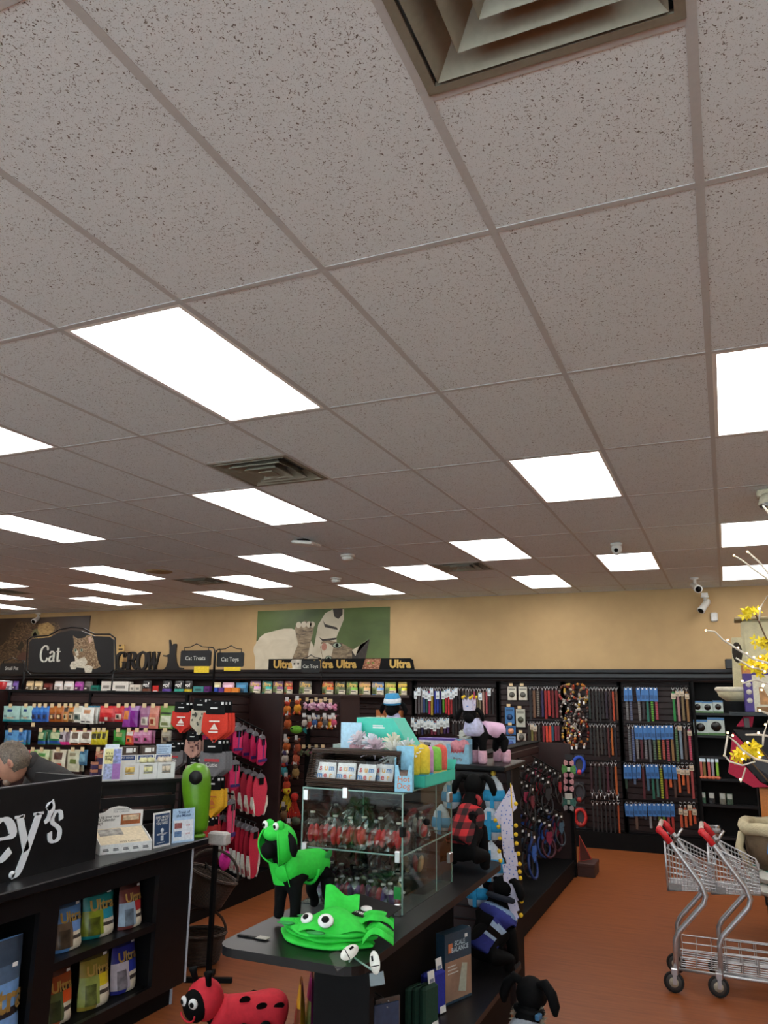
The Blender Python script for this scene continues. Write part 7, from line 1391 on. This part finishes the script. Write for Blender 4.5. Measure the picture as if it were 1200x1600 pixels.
part('back_panel', new(BLACK).box(-.44, .43, .22, .24, 0, 1.86), sh)
CT1 = M((206, 196, 160), .95, var=.1, scale=20, bump=.35, bscale=90)
t = thing('cat_tree', 'beige carpeted cat tree with a round entry and a curved lower perch', 'cat tree', (.42, 7.72, 1.862))
part('tower', new(CT1).bbox(-.25, .1, -.12, .14, .0, .7, .02), t); part('top_plate', new(M((150, 134, 100), .9)).bbox(-.3, .16, -.16, .18, .7, .725, .006), t); part('side_condo', new(CT1).prism([(-.36, 0), (-.24, 0), (-.24, .55), (-.335, .55), (-.35, .25)], -.1, .12), t); part('entry_hole', new(M((50, 44, 36), .9)).lathe([(.075, 0), (.075, .004), (.0001, .004)], (-.3, -.1, .42), 18, 'y', sx=.55, sy=1.2), t)
part('perch', new(CT1).lathe([(.0001, 0), (.14, .0), (.2, .04), (.22, .1), (.2, .1), (.17, .05), (.0001, .035)], (0, 0, 0), 24), t, (-.28, -.14, -.0)); part('perch_rim', new(M((220, 212, 190), .9)).tube([(-.28+.21*math.cos(a), -.14+.21*math.sin(a), .1) for a in [2*PI*k/24 for k in range(24)]], .02, 8, closed=True), t)
t = thing('scratcher_box', 'purple and orange boxed scratching post with a cat picture', 'box', (.31, 7.34, 1.78), .06); q = .17; part('carton', new(M((222, 214, 190), .5)).box(-q, q, -.06, .06, 0, .4), t); c_ = t.children[0]; part('purple_side', new(M((70, 46, 130), .5)).box(-q-.001, -q*.62, -.0615, .0615, 0, .4), c_); part('purple_top', new(M((70, 46, 130), .5)).box(-q*.62, q+.001, -.0612, -.06, .3, .4), c_); part('orange_corner', new(M((206, 130, 60), .5)).box(-q-.002, -q*.6, -.063, .0616, .31, .401), c_)
text('Scratching\nPost', .05, c_, WHITE, (.05, -.063, .352), bold=.015); part('cat_photo', new(M((190, 140, 90), .6, var=.4, scale=20)).prism([(-.06, .06), (.05, .06), (.08, .1), (.0, .13), (-.03, .2), (-.06, .2)], -.0625, -.06).mat(M((150, 110, 70), .7)).box(-.09, .12, -.0622, -.06, .0, .04), c_)
for z in (.09, .16, .22): part('badge', new(M((216, 210, 200), .5)).lathe([(.022, 0), (.022, .001), (.0001, .001)], (-q*.8, -.0615, z), 12, 'y'), c_)
part('support_shelf', new(BLACKW).box(-.3, .3, -.12, .1, -.03, 0), sh, (-.31, -.36, 1.779)); part('bracket', new(BLACK).box(-.28, .28, .1, .14, -.03, .08), sh, (-.31, -.36, 1.779))
t = thing('pet_tent', 'dark red and black folding pet carrier tipped on the shelf', 'pet carrier', (.16, 7.25, 1.27), .05); RDC = M((176, 30, 64), .8, var=.1)
part('side', new(RDC).prism([(-.19, .02), (-.13, .34), (-.06, .26), (-.08, .1), (.04, -.04), (.1, -.07), (-.02, -.08)], -.02, .1), t); part('body', new(M((24, 24, 28), .7)).prism([(-.12, .36), (.22, .36), (.3, .2), (.28, -.02), (.05, -.04), (-.07, .1), (-.05, .26)], .0, .14), t); part('mesh_window', new(M((60, 60, 64), .6)).prism([(-.02, .1), (.1, .02), (.16, .12), (.04, .2)], -.006, 0), t); part('rear_flap', new(RDC).prism([(-.1, .39), (-.04, .47), (.04, .47), (.02, .39)], .05, .06), t); part('strut', new(M((70, 66, 66), .5)).box(-.04, .0, .02, .045, .36, .46), t); part('strap', new(BLACK).box(-.05, .25, .01, .12, .36, .385), t); part('stay', new(BLACK).box(-.1, .1, .1, .16, -.08, .0), t)
t = thing('orange_box', 'orange printed carton on the shelf below the red carrier', 'box', (.32, 7.42, .93)); part('carton', new(M((206, 120, 40), .5)).box(-.13, .1, -.05, .05, 0, .24), t); part('photo', new(M((214, 190, 150), .5, var=.3, scale=20)).box(-.02, .1, -.0515, -.05, .04, .18), t); part('ledge', new(BLACK).box(-.2, .2, -.06, .12, -.03, 0), t)
t = thing('grey_post', 'grey carpeted post standing at the right edge', 'post', (.52, 7.32, .477)); part('column', new(M((96, 92, 88), .95, bump=.3, bscale=80)).lathe([(.075, .02), (.075, .64)], seg=18), t); part('platform', new(M((70, 66, 64), .9)).bbox(-.24, .2, -.1, .1, .64, .68, .01), t); part('foot', new(M((70, 66, 64), .9)).bbox(-.1, .1, -.08, .08, 0, .02, .005), t)
# lit branches in a floor vase
VB = Vector((.62, 4.55, 0)); t = thing('floor_vase', 'tall grey floor vase holding lit twigs just outside the right edge', 'vase', tuple(VB)); part('vase', new(M((90, 90, 94), .4)).lathe([(.1, 0), (.14, .05), (.16, .4), (.1, .75), (.08, .9), (.1, .95), (.08, .94), (.0001, .7)], seg=20), t)
TW = M((206, 196, 180), .6, var=.1, scale=40); BULB = M((255, 214, 150), .4, emit=6.0)
br = thing('lit_twigs', 'white twig branches with tiny warm lights at the right edge', 'branch', tuple(VB)); bl = [[(1200,1036),(1178,1030),(1155,1016),(1130,1000),(1117,987),(1103,985)],[(1200,1048),(1172,1042),(1150,1028)],[(1200,1068),(1180,1062),(1160,1068)],[(1200,1115),(1192,1112),(1187,1110)],[(1200,1126),(1193,1150),(1192,1165)],[(1200,1190),(1180,1186),(1160,1172),(1150,1160),(1137,1150),(1132,1180),(1140,1190),(1160,1196),(1180,1190)],[(1165,1200),(1160,1216),(1157,1222)],[(1200,895),(1186,878),(1168,862)],[(1200,905),(1178,890),(1160,876),(1147,868)],[(1200,930),(1188,950),(1186,970)],[(1200,1150),(1186,1148),(1165,1148)],[(1200,800),(1192,790)]]
S2 = lambda a, b_, Y: at(a, b_, Y=Y)-VB
base = Vector((0, 0, .9))
for i, pl in enumerate(bl):
    Yb = 4.35+.06*(i % 4); P3 = [S2(a, b_, Yb-.02*k) for k, (a, b_) in enumerate(pl)]
    if i not in (6,): P3 = [base+Vector((0, 0, -.15)), base+Vector((.02*i-.1, 0, .12)), (base+P3[0])*.5+Vector((.16, 0, .1))]+P3
    n_ = len(P3); part('twig', new(TW).tube(P3, [.009]*3+[.007-.004*k/max(1, n_-3) for k in range(n_-3)] if n_ > 3 else .004, 6), br)
for a, b_ in ((1103,985),(1137,1000),(1153,1012),(1167,1021),(1168,1024),(1178,1027),(1188,1026),(1183,1032),(1192,1035),(1176,1042),(1195,1049),(1160,1064),(1193,1070),(1187,1110),(1196,1132),(1185,1145),(1137,1145),(1145,1149),(1168,1160),(1132,1180),(1160,1186),(1162,1177),(1185,1176),(1187,1183),(1157,1218),(1147,868),(1168,862),(1186,951),(1192,1072),(1190,1078)):
    p = S2(a, b_, 4.38); part('bulb', new(BULB).ball(tuple(p), .0055, 8, 6), br)
def forsythia(cx_, cy_, n, sp_, label, seed):
    rr = random.Random(seed); c_ = at(cx_, cy_, Y=4.42); t = thing('forsythia_spray', label, 'flower spray', tuple(c_), 0, 'yellow forsythia'); YL = M((236, 210, 30), .6, var=.12, scale=60)
    q = new(M((90, 66, 40), .8)); q.tube([(-sp_*.5, 0, -sp_*.3), (0, .01, 0), (sp_*.6, 0, sp_*.25), (VB.x-c_.x, VB.y-c_.y, .9-c_.z)], .004, 5); part('stem', q, t)
    for k in range(n):
        o_ = Vector((rr.gauss(0, sp_*.5), rr.gauss(0, .02), rr.gauss(0, sp_*.38))); q = new(YL); ax = Vector((rr.uniform(-1, 1), -1.2, rr.uniform(-1, 1))).normalized(); u_ = ax.orthogonal().normalized(); w_ = ax.cross(u_)
        for j in range(4):
            a = PI/2*j+rr.random(); d = u_*math.cos(a)+w_*math.sin(a); s2 = ax.cross(d)*.008; q.add([o_, o_+d*.014+s2+ax*.004, o_+d*.03+ax*.007, o_+d*.014-s2+ax*.004], [(0, 1, 2, 3)])
        part('flower', q, t)
forsythia(1190, 1040, 46, .055, 'large yellow forsythia spray over the scratcher box', 1); forsythia(1172, 956, 12, .03, 'small yellow forsythia spray at the top of the cat tree', 2); forsythia(1180, 1172, 22, .04, 'yellow forsythia spray among the lower lit twigs', 3); forsythia(1155, 1180, 14, .035, 'loose yellow forsythia sprig by the red carrier', 4); forsythia(1196, 1005, 16, .04, 'yellow forsythia sprig cut by the right edge', 5)
